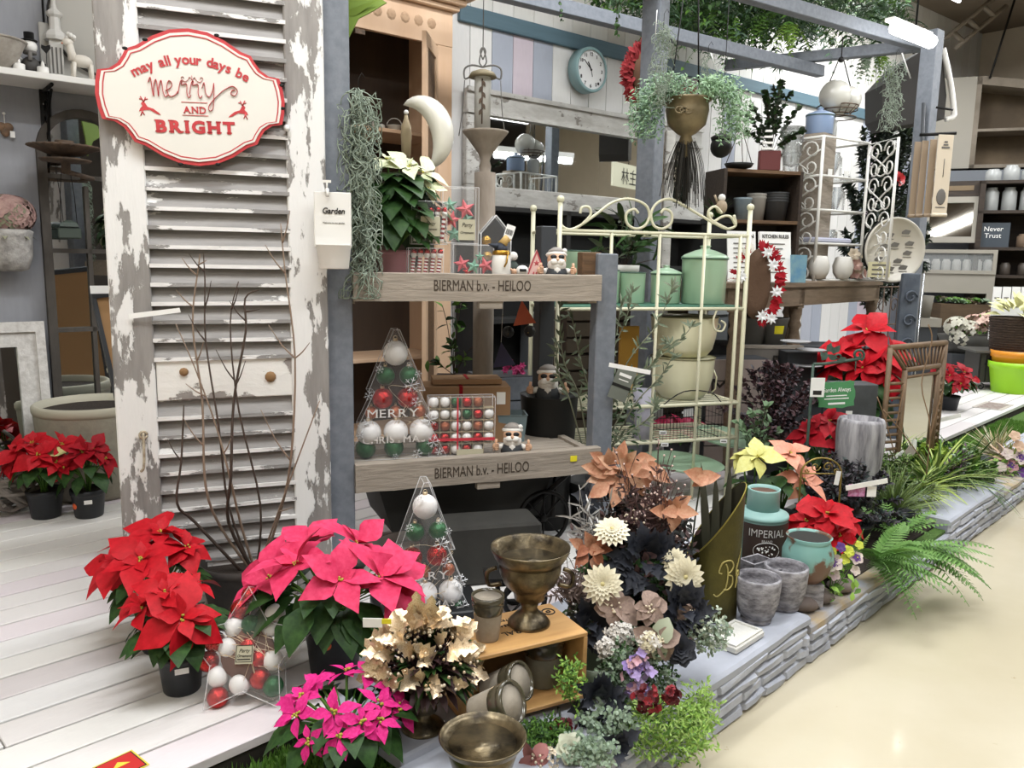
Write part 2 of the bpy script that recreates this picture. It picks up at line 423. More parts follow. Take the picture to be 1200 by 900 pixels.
o = gb.build('turf_grass', None, gm, M.Rotation(KRZ, 4, 'Z')); tag(o, 'short bright green artificial turf along the white deck edge', 'turf', kind='stuff')
kb = S('stone_kerb', (K0.x, K0.y, 0), KRZ)
km = mat('grey_painted_stone', 'b0b4bf', .8, col2='c2c6d0', scale=12, bump=.6, bscale=40)
kf = mat('kerb_joint', '868a94', .9, col2='8f939d', scale=20, bump=.3)
ktop = mat('kerb_top_stone', 'b3b7c2', .7, col2='a4a8b2', scale=6, bump=.15)
ktan = mat('worn_tan_edge', 'b39f7e', .85, col2='a3a7b2', scale=9, bump=.2)
def kx(pxx, pyy, z=0): d = PZ(pxx, pyy, z) - K0; return d.dot(KU)
kx0, kx1, kx2, kx3 = kx(690, 900) - .6, kx(952, 782), kx(1057, 697), kx(1112, 656)
def kerb(x0, x1, H, dep, tan=False):
 MB().box(x0, x1, .012, dep, 0, H - .03).build('kerb_core', kb, kf)
 c = MB(); n = max(2, int((x1 - x0) / .12)); vs = []                  # cap with a wavy front
 for i in range(n + 1):
  x = x0 + (x1 - x0) * i / n; j = R.uniform(-.006, .006)
  j *= .7; zl_ = H - .026 + j; vs += [(x, .0 + j, zl_), (x, .001 + j, H - .008), (x, .012 + j, H), (x, dep, H), (x, dep, H - .045)]
 fs = []
 for i in range(n):
  for q in range(4): a = i * 5 + q; fs.append((a, a + 5, a + 6, a + 1))
 fs += [(0, 1, 2, 3, 4), tuple(n * 5 + q for q in (4, 3, 2, 1, 0))]
 c.raw(vs, fs); c.build('coping_stone', kb, ktan if tan else ktop)
 rows = 4 if H > .15 else 3; hh = (H - .024) / rows
 for r in range(rows):
  x = x0 - R.uniform(0, .1)
  while x < x1:
   w = R.uniform(.12, .3); a, bb = max(x, x0), min(x + w, x1)
   if bb - a > .03:
    z0 = r * hh + .001 + R.uniform(0, .004); z1 = (r + 1) * hh - .001 + R.uniform(-.004, .004)
    pr = R.uniform(-.001, .008); s = R.uniform(-.012, .012)
    mb = MB(); ch = .007; X = [a + .003, a + .012, (a + bb) / 2, bb - .012, bb - .003]; Z = [z0, z0 + ch, z1 - ch, z1]
    vs = []
    for zi, z in enumerate(Z):
     for xi, xx in enumerate(X):
      edge = zi in (0, 3) or xi in (0, 4)
      yy = .012 if edge else -pr + R.uniform(-.004, .004)
      vs.append((xx, yy, z + s * (xx - a) / w))
    fs = [(zi * 5 + xi, zi * 5 + xi + 1, zi * 5 + xi + 6, zi * 5 + xi + 5) for zi in range(3) for xi in range(4)]
    mb.raw(vs, fs, None, False); mb.build('stone', kb, km)
   x += w
kerb(kx0, kx1, .178, .30)
kerb(kx1 + .006, kx2, .14, .075, True)
kerb(kx2 + .006, kx3, .12, .12)
kx4 = kx(1186, 609); kerb(kx3 + .006, kx4, .185, .30)
kerb(kx4 + .006, kx3 + 1.6, .15, .12, True)
kerb(kx3 + 1.61, kx3 + 3.2, .185, .30)
o = MB().box(kx1, kx3 + 3, .07, ky * 0 + (e0 - ky) - .25, 0, .145).build('planting_soil', kb, SOIL)
sl = MB()
sx0 = (PZ(462, 885, .19) - K0).dot(KU); sl.cbox(((sx0 + kx0 + 1.05) / 2, .47, .178), (kx0 + 1.05 - sx0, .34, .0455), ch=.006); sl.build('paving_slab', kb, ktop)
wl = S('wall_back', tuple(WP), WRZ)
wm_l = tint('grey_wall_plank', ['93959b', '9a9ca2', '8d9097', '9ea1a8'], .7, .15, (4, 4, .8), .15)
wm_m = tint('pastel_wall_plank', ['dcdbd8', 'dbdad8', 'aab0bd', 'cbbfc8', 'e2e1de', 'dedddb', 'e0dfdd', 'b6bac5', 'd9d8d5', 'e4e3e0', 'dfdedb'], .6, .12, (4, 4, .8), .12)
wm_u = tint('white_wall_plank', ['dad9d4', 'd3d2cd', 'dfdeda', 'd6d3cd'], .6, .12, (4, 4, .8), .12)
t0, t1 = -5.2, 6.9; tsplit = (PP(534, 100, WP, WALLDEG) - WP).dot(WU)
stz = PP(760, 72, WP, WALLDEG).z
pwid = .187
MB().box(t0, t1, .02, .08, 0, 4.3).build('wall_backing', wl, dark)
x = t0; i = 0
me_a = me_b = None
while x < t1:
 grey = x + pwid < tsplit + .05
 if grey:
  ww = pwid * 2.1
  o = MB().cbox((ww / 2, 0, 2.15), (ww - .011, .03, 4.3), ch=.002).build('plank', wl, wm_l) ; o.location = (x, 0, 0); x += ww
  continue
 if me_a is None:
  o = MB().cbox((pwid / 2, 0, stz / 2), (pwid - .005, .03, stz), ch=.002).build('plank', wl, wm_m); me_a = o.data
  o2 = MB().cbox((pwid / 2, 0, (4.3 + stz) / 2), (pwid - .004, .03, 4.3 - stz), ch=.002).build('plank', wl, wm_u); me_b = o2.data
 else: o = link('plank', me_a, wl); o2 = link('plank', me_b, wl)
 o.location = (x, 0, 0); o2.location = (x, 0, 0); x += pwid; i += 1
bl = mat('blue_grey_batten', '57707c', .6, col2='4f6874', scale=3, stretch=(.5, 8, 8))
o = tag(MB().cbox(((tsplit + t1) / 2, -.03, stz), (t1 - tsplit, .035, .105), ch=.004).build('trim_1', None, bl, tr(*WP) @ M.Rotation(WRZ, 4, 'Z')), kind='structure')
bw = mat('beige_panel_wall', 'cdc1ae', .8, col2='c4b8a5', scale=2)
seam = mat('panel_seam', '8b8070', .8)
er = S('wall_right', tuple(wallx(6.9)), WRZ)
for q in range(8): MB().cbox((.02, -q * 1.15 - .575, 2.15), (.04, 1.14, 4.3), ch=.003).build('panel', er, bw)
MB().box(.03, .1, -9.2, 0, 0, 4.3).build('panel_backing', er, seam)
cl = mat('brown_ceiling', '8a7c6c', .8, col2='7f7263', scale=2)
ce = MB().box(-9, 14, -6, 16, CEIL, CEIL + .1).build('ceiling', None, cl); tag(ce, kind='structure')
opp = S('wall_front', tuple(wallx(-5.2, 0, 9.2)), WRZ)
sid = mat('white_siding_board', 'd5d3cd', .6)
me0 = None
for q in range(17):
 if me0 is None: o = MB().cbox((6.05, 0, .125), (12.1, .03, .244), ch=.003).build('board', opp, sid); me0 = o.data
 else: o = link('board', me0, opp)
 o.location = (0, 0, q * .25)
MB().box(0, 12.1, .02, .08, 0, 4.3).build('board_backing', opp, dark)
lf = MB().box(-.08, 0, -9.2, 0, 0, 4.3).build('wall_left', None, bw, tr(*wallx(-5.2)) @ M.Rotation(WRZ, 4, 'Z')); tag(lf, kind='structure')
EM = mat('fluorescent_tube', 'ffffff', .3, emit=9)
def tube_lamp(label, p, rz, Lh=1.2, grp='fluorescent strips under the ceiling'):
 t = T('fluorescent_light', label, 'light', p, rz, grp)
 MB().cbox((0, 0, .05), (Lh * 2, .12, .06), WHITE, ch=.008).build('housing', t)
 MB().tube([(-Lh + .03, 0, 0), (Lh - .03, 0, 0)], .017, 8, EM).build('tube', t)
 MB().tube([(-Lh + .1, 0, .08), (-Lh + .1, 0, CEIL - p[2] + .01)], .006, 6, IRON).tube([(Lh - .1, 0, .08), (Lh - .1, 0, CEIL - p[2] + .01)], .006, 6, IRON).build('hanger', t)
for (x, y) in TUBES:
 tube_lamp('long white fluorescent strip hung below the brown ceiling', (x, y, CEIL - .36), WRZ)
# ================================================================== BUILDERS FOR PLANTS AND POTS
def nursery_pot(t, r, h, m=None, name='pot', top=1.0):
 pb = MB(); pb.lathe([(r * .74, 0), (r * .78, .004), (r * .93, h * .8), (r * .95, h * .82), (r * .99, h * .84), (r, h), (r * .95, h), (r * .93, h * .9), (0, h * .88)], 28, m or BLACKR)
 o = pb.build(name, t)
 return o
def sticker(par, r, z, az, col, w=.022, h=.022, rnd=True):
 mb = MB(); n = 14
 vs = [(0, 0, 0)]
 pts = [(math.cos(2 * math.pi * i / n), math.sin(2 * math.pi * i / n)) for i in range(n)] if rnd else [(-1, -1), (1, -1), (1, 1), (-1, 1)]
 vv = []; 
 for (a, b_) in pts:
  aa = az + a * w / 2 / r; vv.append(((r + .005) * math.cos(aa), (r + .005) * math.sin(aa), z + b_ * h / 2))
 mb.raw(vv, [tuple(range(len(vv)))], col); return mb.build('sticker', par)
ORST = mat('orange_sticker', 'e8683a', .5); YEL = mat('yellow_sticker', 'e8dc2e', .5)
CYA = mat('yellow_green_bud', 'a8a038', .6)
def poinsettia(label, base, potr, poth, H, RR, heads, bl, bract, lv=GREENL, nleaf=16, leafL=.09, group=None, seed=1, big=6, small=4, cat='poinsettia', pot=BLACKR, stick=(), name='poinsettia', wide=.6, headlist=None, droop=.3, tilt=0, potbuild=None, lift=(-.15, .55), leafel=(-.45, .5)):
 """base = point the pot stands on; H = height of the dome centre above it; RR dome radius"""
 q = random.Random(seed)
 t = T(name, label, cat, base, 0, group)
 if potbuild: po = potbuild(t)
 else: po = nursery_pot(t, potr, poth, pot)
 MB().lathe([(0, poth * .9), (potr * .92, poth * .9)], 16, SOIL).build('soil', t)
 cz = poth + (H - poth) * .35; stems = MB(); cy = MB()
 view = V((-base[0], -base[1], CAMZ - base[2] - cz)).normalized()
 hs = []
 if headlist: hs = headlist
 else:
  for i in range(heads):
   el = math.asin(min(1, .28 + .72 * ((i + .5) / heads))); az = i * 2.39996 + seed
   hs.append((az, el, 1.0))
 vert = (H - cz)
 for i, (az, el, sc_) in enumerate(hs):
  d = sph(az, el); c = V((d.x * RR, d.y * RR, cz + d.z * vert))
  stems.tube(smooth_path([(q.uniform(-.01, .01), q.uniform(-.01, .01), poth * .88), (d.x * RR * .4, d.y * RR * .4, cz), c - V((0, 0, .004))], 3), .0035, 5, GREENM)
  nrm = (d * .8 + V((0, 0, .5)) + view * .55).normalized()
  a1 = nrm.cross(V((0, 0, 1)) if abs(nrm.z) < .9 else V((1, 0, 0))).normalized(); a2 = nrm.cross(a1)
  ph = q.uniform(0, 6)
  for k in range(big + small):
   inner = k >= big; n_ = small if inner else big
   a = ph + 2 * math.pi * (k + (.5 if inner else 0)) / n_ + q.uniform(-.22, .22)
   L_ = bl * sc_ * (q.uniform(.4, .55) if inner else q.uniform(.72, 1.15))
   dd = (a1 * math.cos(a) + a2 * math.sin(a)) + nrm * (q.uniform(.5, 1.0) if inner else q.uniform(*lift))
   leafobj('bract', t, c + dd.normalized() * .004, dd, nrm + V((q.uniform(-.6, .6), q.uniform(-.4, .6), 0)), L_, wide, droop if not inner else .2, bract, BRACT, .22)
  for k in range(5): cy.ball(c + a1 * q.uniform(-.008, .008) + a2 * q.uniform(-.008, .008) + nrm * .006, .0035, CYA, 6, 4)
 for i in range(nleaf):
  az = i * 2.39996 + .7 * seed; el = q.uniform(*leafel); d = sph(az, el); rr = RR * q.uniform(.5, .75)
  c = V((d.x * rr, d.y * rr, cz + vert * .15 + d.z * vert * .6))
  stems.tube([(0, 0, poth * .9), (d.x * rr * .5, d.y * rr * .5, (poth + c.z) / 2 + .01), c], .0022, 4, GREENM)
  dd = V((d.x, d.y, q.uniform(-.7, .15)))
  leafobj('leaf', t, c, dd, V((0, 0, 1)) + d * .5, leafL * q.uniform(.85, 1.25), .6, .4, lv, LEAF, .15)
 stems.build('stems', t); cy.build('buds', t)
 for s_ in stick: sticker(po, *s_)
 return t
def bush(name, label, cat, base, n, RR, H, L_, w, m, prof=LEAF, group=None, seed=1, z0=0, stem=TWIG, hang=False, kind=None, droop=.3, up=.4, pot=None, tips=None, flat=1, parent=None, leafname='foliage', stems_n=14):
 """leafy mass; foliage is one fine-leaved part"""
 q = random.Random(seed); t = parent or T(name, label, cat, base, 0, group)
 if pot: nursery_pot(t, pot[0], pot[1], pot[2] if len(pot) > 2 else BLACKR); z0 = z0 or pot[1] * .9
 f = MB(); st = MB(); ms = m if isinstance(m, list) else [m]
 for j in range(stems_n):
  az = j * 2.4 + q.uniform(-.4, .4); el = q.uniform(.15, 1.45) if not hang else q.uniform(-.2, 1.1); d = sph(az, el)
  end = V((d.x * RR, d.y * RR * flat, z0 + d.z * (H - z0)))
  mid = V((end.x * .5, end.y * .5, z0 + (end.z - z0) * .65 + (.3 * RR if hang else 0)))
  if hang: end.z -= abs(H) * q.uniform(.1, .7)
  path = smooth_path([(0, 0, z0), mid, end], 5); st.tube(path, .0016, 4, stem)
  per = max(1, n // stems_n)
  for k in range(per):
   u = q.uniform(.25, 1) * (len(path) - 1.001); i = int(u); p = path[i].lerp(path[i + 1], u - i)
   dd = V((q.gauss(0, 1), q.gauss(0, 1), q.gauss(0, .8) + up)) + d * .8
   f.leaf(p, dd, V((q.gauss(0, .6), q.gauss(0, .6), 1)), L_ * q.uniform(.6, 1.2), L_ * w, droop, .2, prof, q.choice(ms))
 st.build('stems', t); o = f.build(leafname, t); o['kind'] = 'stuff'
 if kind: t['kind'] = kind
 return t
F3 = [(0, .6), (.5, 1), (1, .05)]
def fernfrond(mb, base, d, L_, m, w=.3, droop=.5, n=14):
 d = V(d).normalized(); side = d.cross(V((0, 0, 1)))
 if side.length < .1: side = V((1, 0, 0))
 side.normalize(); nrm = side.cross(d); pts = [V(base) + d * (L_ * i / n) + V((0, 0, -droop * L_ * (i / n) ** 2)) for i in range(n + 1)]
 mb.tube(pts, .0012, 3, m)
 for i in range(1, n):
  t = i / n; ll = L_ * w * math.sin(math.pi * (t ** .7)) + .004; dr = (pts[i + 1] - pts[i - 1]).normalized()
  for sg in (-1, 1): mb.leaf(pts[i], side * sg + dr * .45, nrm, ll, L_ / n * .46, .15, .1, F3, m)
def fern(name, label, base, n, L_, m, seed=1, z0=.1, droop=.6, w=.2, el=(.2, 1.1), azs=None, pot=None, cat='fern', group=None, k=14):
 q = random.Random(seed); t = T(name, label, cat, base, 0, group)
 if pot: nursery_pot(t, *pot)
 for i in range(n):
  az = q.uniform(*azs) if azs else i * 2.4 + q.uniform(-.3, .3)
  mb = MB(); fernfrond(mb, (math.cos(az) * .015, math.sin(az) * .015, z0), sph(az, q.uniform(*el)), L_ * q.uniform(.65, 1.1), m, w, droop * q.uniform(.6, 1.2), k); mb.build('frond', t)
 return t
def grass(name, label, base, n, L_, ms, seed=1, z0=.08, w=.006, el=(.5, 1.4), droop=.6, cat='grass plant', pot=None, azs=None, group=None):
 q = random.Random(seed); t = T(name, label, cat, base, 0, group); f = MB()
 if pot: nursery_pot(t, *pot)
 for i in range(n):
  az = q.uniform(*azs) if azs else q.uniform(0, 6.28); d = sph(az, q.uniform(*el)); l_ = L_ * q.uniform(.6, 1.15)
  f.leaf((q.uniform(-.02, .02), q.uniform(-.02, .02), z0), d, V((0, 0, 1)) + V((q.gauss(0, .3), q.gauss(0, .3), 0)), l_, w * 2, droop, .3, STRAP, q.choice(ms))
 o = f.build('blades', t); o['kind'] = 'stuff'; return t
def tillandsia(label, top, H, r, seed=1, n=150, group='hanging air plants', m=MOSS):
 q = random.Random(seed); t = T('hanging_air_plant', label, 'air plant', (top[0], top[1], top[2] - H), 0, group)
 f = MB()
 for i in range(n):
  z = H * (1 - q.random() ** 1.1 * .93); a = q.uniform(0, 6.28); p = V((math.cos(a), math.sin(a), 0)) * r * q.uniform(.1, .75) * (1 if z < H * .95 else .4); p.z = z
  pts = [p.copy()]; d = V((q.gauss(0, .7), q.gauss(0, .7), -1))
  for k in range(q.randint(5, 8)):
   d = (d * .7 + V((q.gauss(0, .8), q.gauss(0, .8), q.gauss(-.45, .6)))).normalized(); p = p + d * H * q.uniform(.025, .05)
   rad_ = math.hypot(p.x, p.y)
   if rad_ > r: p.x *= r / rad_; p.y *= r / rad_
   if p.z < 0: p.z = .005
   pts.append(p.copy())
  f.tube(smooth_path(pts, 2), r * .018 + .0006, 3, m)
 o = f.build('strands', t); o['kind'] = 'stuff'
 MB().tube([(0, 0, H * .9), (0, 0, H + .03), (.012, 0, H + .05), (.02, 0, H + .035)], .0012, 4, IRON).build('hook', t)
 return t
def flower(mb, c, nrm, r, m, layers=3, per=9, cup=.35, prof=BRACT, w=.45, core=None):
 nrm = V(nrm).normalized(); a1 = nrm.cross(V((0, 0, 1)) if abs(nrm.z) < .9 else V((1, 0, 0))).normalized(); a2 = nrm.cross(a1)
 for l in range(layers):
  for k in range(per):
   a = 2 * math.pi * (k + .5 * (l % 2)) / per + l * .3; e = cup + l * (1.25 - cup) / max(layers, 1)
   d = (a1 * math.cos(a) + a2 * math.sin(a)) * math.cos(e) + nrm * math.sin(e)
   mb.leaf(V(c) + nrm * .002 * l, d, nrm, r * (1 - .2 * l), r * w * (1 - .15 * l), .15, .3, prof, m)
 if core: mb.ball(V(c) + nrm * r * .15, r * .14, core, 6, 4)
# ================================================================== LEFT WALL
def wallp(x, y, off=0): return PP(x, y, WP, WALLDEG, -off)
def wbase(x, y, off=0):
 p = wallp(x, y, off); return p
a_ = wallp(112, 97, .28); sz = a_.z + .01
t = T('wall_shelf', 'white wooden shelf board on an ornate black bracket, grey plank wall', 'shelf', tuple(wallx((a_ - WP).dot(WU) + .22, sz)), WRZ)
MB().cbox((-.75, -.16, -.015), (1.5, .29, .03), WHITE, ch=.003).build('board', t)
br = MB(); bx = (wallp(52, 130, .03) - WP).dot(WU) - (a_ - WP).dot(WU) - .22
for zz in ((-.03, -.44),): br.cbox((bx, -.03, -.235), (.035, .012, .41), IRON)
br.tube([(bx, -.03, -.04), (bx, -.26, -.04)], .009, 6, IRON)
for g in range(2):
 br.tube(smooth_path([(bx, -.035, -.4), (bx, -.1, -.33), (bx, -.11, -.22), (bx, -.16, -.12), (bx, -.24, -.06)], 5), .007, 6, IRON)
 br.tube([V((bx, -.08 - .05 * math.cos(a), -.14 + .05 * math.sin(a))) for a in [i * .5 for i in range(11)]], .005, 5, IRON)
 br.tube([V((bx, -.05 - .03 * math.cos(a), -.27 + .04 * math.sin(a))) for a in [i * .5 for i in range(11)]], .005, 5, IRON)
o = br.build('bracket', t)
for zz in (-.1, -.38): MB().ball((bx, -.04, zz), .008, SILVER, 8, 5).build('screw', o)
def onshelf(px_, off=.16): p = wallp(px_, 90, off); return (p.x, p.y, sz + .0005)
p = onshelf(-7, .2); t = T('planter_bowl', 'weathered grey stone bowl left end of wall shelf', 'bowl', p, 0)
sb = mat('pale_weathered_stone', 'b3aca2', .9, col2='8f887e', scale=14, bump=.5)
MB().lathe([(.05, 0), (.06, .01), (.1, .05), (.13, .115), (.135, .125), (.12, .125), (.09, .06), (0, .03)], 24, sb).build('bowl', t)
MB().lathe([(.125, .119), (.14, .125), (.143, .132), (.125, .13)], 24, sb).build('rim', t)
for px_ in (23, 51):
 t = T('tealight_candle', 'white tealight candle with flame tip, %s of snowman' % ('left' if px_ < 30 else 'right'), 'candle', onshelf(px_, .22), 0, 'white tealights on the wall shelf')
 MB().lathe([(.024, 0), (.025, .002), (.025, .036), (.022, .038), (0, .034)], 16, WHITE).build('cup', t)
 MB().lathe([(.006, .034), (.009, .045), (.006, .058), (0, .068)], 10, WHITE).build('flame_tip', t)
t = T('snowman_figurine', 'small snowman in black top hat between two white tealights', 'figurine', onshelf(37, .17), yawto(onshelf(39))); t.scale = (1.25,) * 3
MB().ball((0, 0, .035), .034, mat('dark_coat', '3c3a38', .6)).ball((0, 0, .115 - .01), .026, WHITE).build('body', t)
MB().lathe([(.028, .124), (.028, .128), (.017, .128), (.017, .155), (0, .155)], 14, IRON).build('hat', t)
MB().tube([(-.028, 0, .05), (-.05, -.01, .07)], .009, 6, WHITE).tube([(.028, 0, .05), (.045, -.01, .04)], .009, 6, IRON).build('arms', t)
MB().tube([(0, -.03, .08), (0, -.034, .05)], .008, 6, INKG).lathe([(.022, .078), (.024, .085), (.02, .09)], 12, INKG).build('scarf', t)
t = T('lantern_tower', 'tall white carved lantern with stepped roof on wall shelf', 'lantern', onshelf(68, .1), yawto(onshelf(70))); t.scale = (.62, .62, .8)
LW = mat('offwhite_lantern', 'c9c7c2', .7)
MB().lathe([(.075, 0), (.078, .015), (.066, .02), (.066, .22), (.06, .24)], 4, LW, rot(45, 'Z'), smooth=False).build('body', t)
MB().lathe([(.085, .24), (.088, .26), (.075, .28), (.045, .3), (.04, .32), (.038, .37), (.055, .385), (.058, .4), (.04, .41), (.022, .425), (.016, .45), (.018, .47), (0, .5)], 8, LW, smooth=False).build('roof', t)
for s_ in (-.028, 0, .028): MB().cbox((s_, -.049, .12), (.012, .003, .15), INKG).build('slot', t)
p = onshelf(76, .04); t = T('letter_board', 'pale board lettered EN standing behind the white lantern', 'sign', p, WRZ)
MB().cbox((.05, 0, .14), (.3, .015, .28), mat('pale_board', 'c3c1bb', .7), ch=.003).build('board', t)
text('ENJOY', t, INK, .1, -.009, .22, .05, width=.12)
t = T('deer_planter', 'cream sheep-like deer figurine with fluffy head on shelf end', 'figurine', onshelf(97, .2), WRZ); t.scale = (.8, .8, .82)
CW = mat('cream_ceramic', 'd9d3c8', .5)
b_ = MB().ball((.0, 0, .115), .045, CW, sx=1.35, sz=.8).tube([(-.045, 0, .115), (-.055, 0, .16), (-.06, 0, .2)], [.03, .022, .02], 8, CW)
for x_ in (-.045, .045):
 for y_ in (-.02, .02): b_.tube([(x_, y_, .1), (x_ * 1.15, y_, 0)], [.014, .008], 6, CW)
b_.ball((-.07, 0, .21), .024, CW, sx=1.3)
b_.build('body', t)
w_ = MB()
for k in range(14): w_.ball((-.06 + .025 * math.cos(k * 2.4) * (k % 3) / 2, .025 * math.sin(k * 2.4) * (k % 3) / 2, .235 + .006 * (k % 4)), .014, WHITE, 8, 5)
w_.build('wool_crown', t); MB().ball((-.1, 0, .2), .006, mat('pink_nose', 'b8735c', .6), 6, 4).build('nose', t)
t = T('chalk_label_stake', 'small black heart-topped label stake between snowman and lantern', 'label stake', onshelf(56, .2), 0)
MB().tube([(0, 0, 0), (0, 0, .12)], .0015, 5, IRON).build('stake', t)
MB().prism([(0, .105), (.022, .13), (.02, .145), (0, .138), (-.02, .145), (-.022, .13)], -.002, .002, BLACK).build('label_plate', t)
p = wallp(122, 30, .06); t = T('round_tray', 'large pale round tray with dark rim, cut off behind the shutter', 'tray', tuple(p), WRZ)
MB().lathe([(0, 0), (.235, 0), (.25, .02), (.24, .03), (0, .012)], 40, mat('pale_tray', 'aeaba4', .6), rot(90, 'X')).build('dish', t)
MB().lathe([(.244, .0), (.256, .015), (.25, .032), (.243, .02)], 40, INK, rot(90, 'X')).build('rim', t)
p = wallp(6, 142, .02); t = T('hanging_ornament', 'rusty heart ornament on a white hook, grey wall', 'ornament', tuple(wallp(6, 152, .03)), WRZ)
MB().tube([(0, 0, .03), (0, 0, .07)], .002, 5, WHITE).ball((0, 0, .075), .007, WHITE, 8, 5).build('hook', t)
MB().ball((-.014, 0, .012), .022, mat('rust_orange', '8a6a4e', .7, col2='5b4a3c', scale=30), 10, 6, sy=.4).ball((.014, 0, .012), .022, _mats['rust_orange'], 10, 6, sy=.4).ball((0, 0, -.008), .02, _mats['rust_orange'], 10, 6, sy=.4, sz=1.3).build('heart', t)
MB().cbox((.028, -.01, -.02), (.02, .002, .03), PAPER).build('price_tag', t)
pc = wallp(12, 318, .1); t = T('wall_planter', 'rough grey stone wall pocket holding dried pink hydrangea', 'planter', tuple(pc), WRZ)
MB().lathe([(.05, 0), (.08, .01), (.1, .07), (.105, .17), (.11, .19), (.095, .2), (.08, .18), (0, .17)], 24, mat('rough_grey_stone', '8f8c88', .95, col2='b4b1ac', scale=22, bump=1)).build('pocket', t)
HY = mat('dried_pink_petal', 'a98480', .8, col2='c4a59c', scale=20); HG = mat('dried_green_petal', '8a8a72', .8)
hb = MB()
for k in range(190):
 d = sph(R.uniform(0, 6.3), R.uniform(-.9, 1.5)); c = V((d.x * .12, d.y * .1, .27 + d.z * .085))
 flower(hb, c, d, .032, HG if R.random() < .18 else HY, 1, 4, .2, ROUND, .9)
o = hb.build('hydrangea_petals', t); o['kind'] = 'stuff'
lb = MB()
for k in range(7): lb.leaf((0, 0, .19), sph(k * .9, .2), (0, 0, 1), .13, .06, .5, .2, LEAF, HG)
lb.build('leaves', t)
def arch(x0, x1, z0, z1, n=16):
 cx, r_ = (x0 + x1) / 2, (x1 - x0) / 2
 return [(x0, z0), (x1, z0)] + [(cx + r_ * math.cos(math.pi * i / n), z1 - r_ + r_ * math.sin(math.pi * i / n)) for i in range(n + 1)]
pl = wallp(62, 470, .03); prr = wallp(122, 470, .03); zt = wallp(100, 135, .03).z
x0 = (pl - WP).dot(WU); W_ = (prr - pl).dot(WU) * 1.75
t = T('arched_mirror', 'arched window mirror in dark weathered frame, half hidden by shutter', 'mirror', tuple(wallx(x0, pl.z - .2, .05)), WRZ)
HH = zt - pl.z + .22; DW = mat('dark_weathered_frame', '55504a', .85, col2='3d3833', scale=9, stretch=(1, 1, .3), bump=.4)
MB().ring(arch(0, W_, 0, HH), arch(.04, W_ - .04, .04, HH - .04), -.02, .02, DW).build('frame', t)
MB().prism(arch(.03, W_ - .03, .03, HH - .03), .012, .016, MIRROR).build('mirror_glass', t)
for f_ in (.34, .58, .8): MB().cbox((W_ / 2, -.004, HH * f_), (W_ - .06, .018, .022), DW).build('glazing_bar', t)
MB().cbox((W_ / 2, -.004, HH * .4), (.02, .018, HH * .75), DW).build('mullion', t)
p = wallp(76, 178, .3); t = T('rusty_fluted_dish', 'wide rusty fluted bird-bath dish on a bracket beside the arched mirror', 'dish', tuple(p), 0)
MB().lathe([(.02, -.1), (.02, -.02), (.07, -.015), (.125, .01), (.155, .02), (.15, .026), (.1, .02), (0, .005)], 112, RUST, wob=lambda a, z: 1 + (.04 * math.cos(28 * a) if z > 0 else 0)).build('dish', t)
MB().lathe([(.1, -.045), (.11, -.035), (.0, -.02)], 48, RUST, wob=lambda a, z: 1 + .03 * math.cos(24 * a)).build('lower_dish', t)
MB().lathe([(.045, .02), (.04, .05), (0, .052)], 16, RUST).build('cup', t)
MB().tube([(0, .0, -.09), (0, .24, -.1), (-.1, .27, -.1)], .012, 6, RUST).build('arm', t)
p = wallp(82, 278, .2); t = T('hanging_lantern', 'small green metal lantern hanging before the arched mirror', 'lantern', tuple(p), yawto(p))
gl = mat('dark_green_metal', '3c4740', .5)
MB().cbox((0, 0, .02), (.1, .07, .055), gl, ch=.006).build('body', t)
MB().lathe([(.06, .05), (.045, .07), (.02, .08), (0, .082)], 4, gl, rot(45, 'Z'), smooth=False).build('roof', t)
MB().tube([(-.035, 0, .06), (-.03, 0, .2), (-.012, 0, .38)], .0018, 4, IRON).tube([(.035, 0, .06), (.03, 0, .2), (.012, 0, .38)], .0018, 4, IRON).build('handle', t)
p1 = wallp(48, 382, .2); bt = PZ(40, 560, .2)
t = T('carved_white_mirror', 'white carved frame mirror leaning on grey wall, left edge', 'mirror', (p1.x, p1.y, DECK), WRZ)
mxl = rot(-6, 'X'); HH = p1.z - DECK; wf = mat('white_carved_paint', 'dddbd7', .6, bump=.6, scale=30, col2='c2bfba')
MB().ring([(-.6, 0), (0, 0), (0, HH), (-.6, HH)], [(-.5, .1), (-.1, .1), (-.1, HH - .1), (-.5, HH - .1)], -.03, .01, wf, mxl).ring([(-.62, -.0), (.02, -.0), (.02, HH + .02), (-.62, HH + .02)], [(-.58, .03), (-.02, .03), (-.02, HH - .03), (-.58, HH - .03)], -.045, -.02, wf, mxl).build('frame', t)
MB().box(-.52, -.08, -.005, 0, .08, HH - .08, MIRROR, mxl).build('mirror_glass', t)
pb = PZ(86, 596, DECK); s_ = px(pb.y); pb = V((pb.x - .03, pb.y + .27, DECK)); rr = 66 * s_
hh = P(86, 470, pb.y).z - DECK
t = T('stone_planter', 'very large round beige stone planter standing on the white deck', 'planter', tuple(pb), 0)
sp = mat('beige_terrazzo', '9c988a', .85, col2='a8a494', scale=30, bump=.25)
MB().lathe([(rr * .78, 0), (rr * .84, .02), (rr * .95, hh * .5), (rr * 1.0, hh * .93)], 48, sp).build('body', t)
MB().lathe([(rr * 1.0, hh * .9), (rr * 1.02, hh * .93), (rr * 1.02, hh * .98), (rr * .98, hh), (rr * .93, hh), (rr * .92, hh * .9)], 48, mat('pale_rim_stone', 'b9b5a3', .8)).build('rim', t)
MB().lathe([(0, hh * .92), (rr * .925, hh * .92)], 30, SOIL).build('soil', t)
pb2 = V((pb.x - .58, pb.y - .36, DECK))
t = T('green_planter', 'grey-green round planter behind the red poinsettias, left edge', 'planter', tuple(pb2), 0)
gg = mat('grey_green_glaze', '7f8577', .6, col2='8b9183', scale=5)
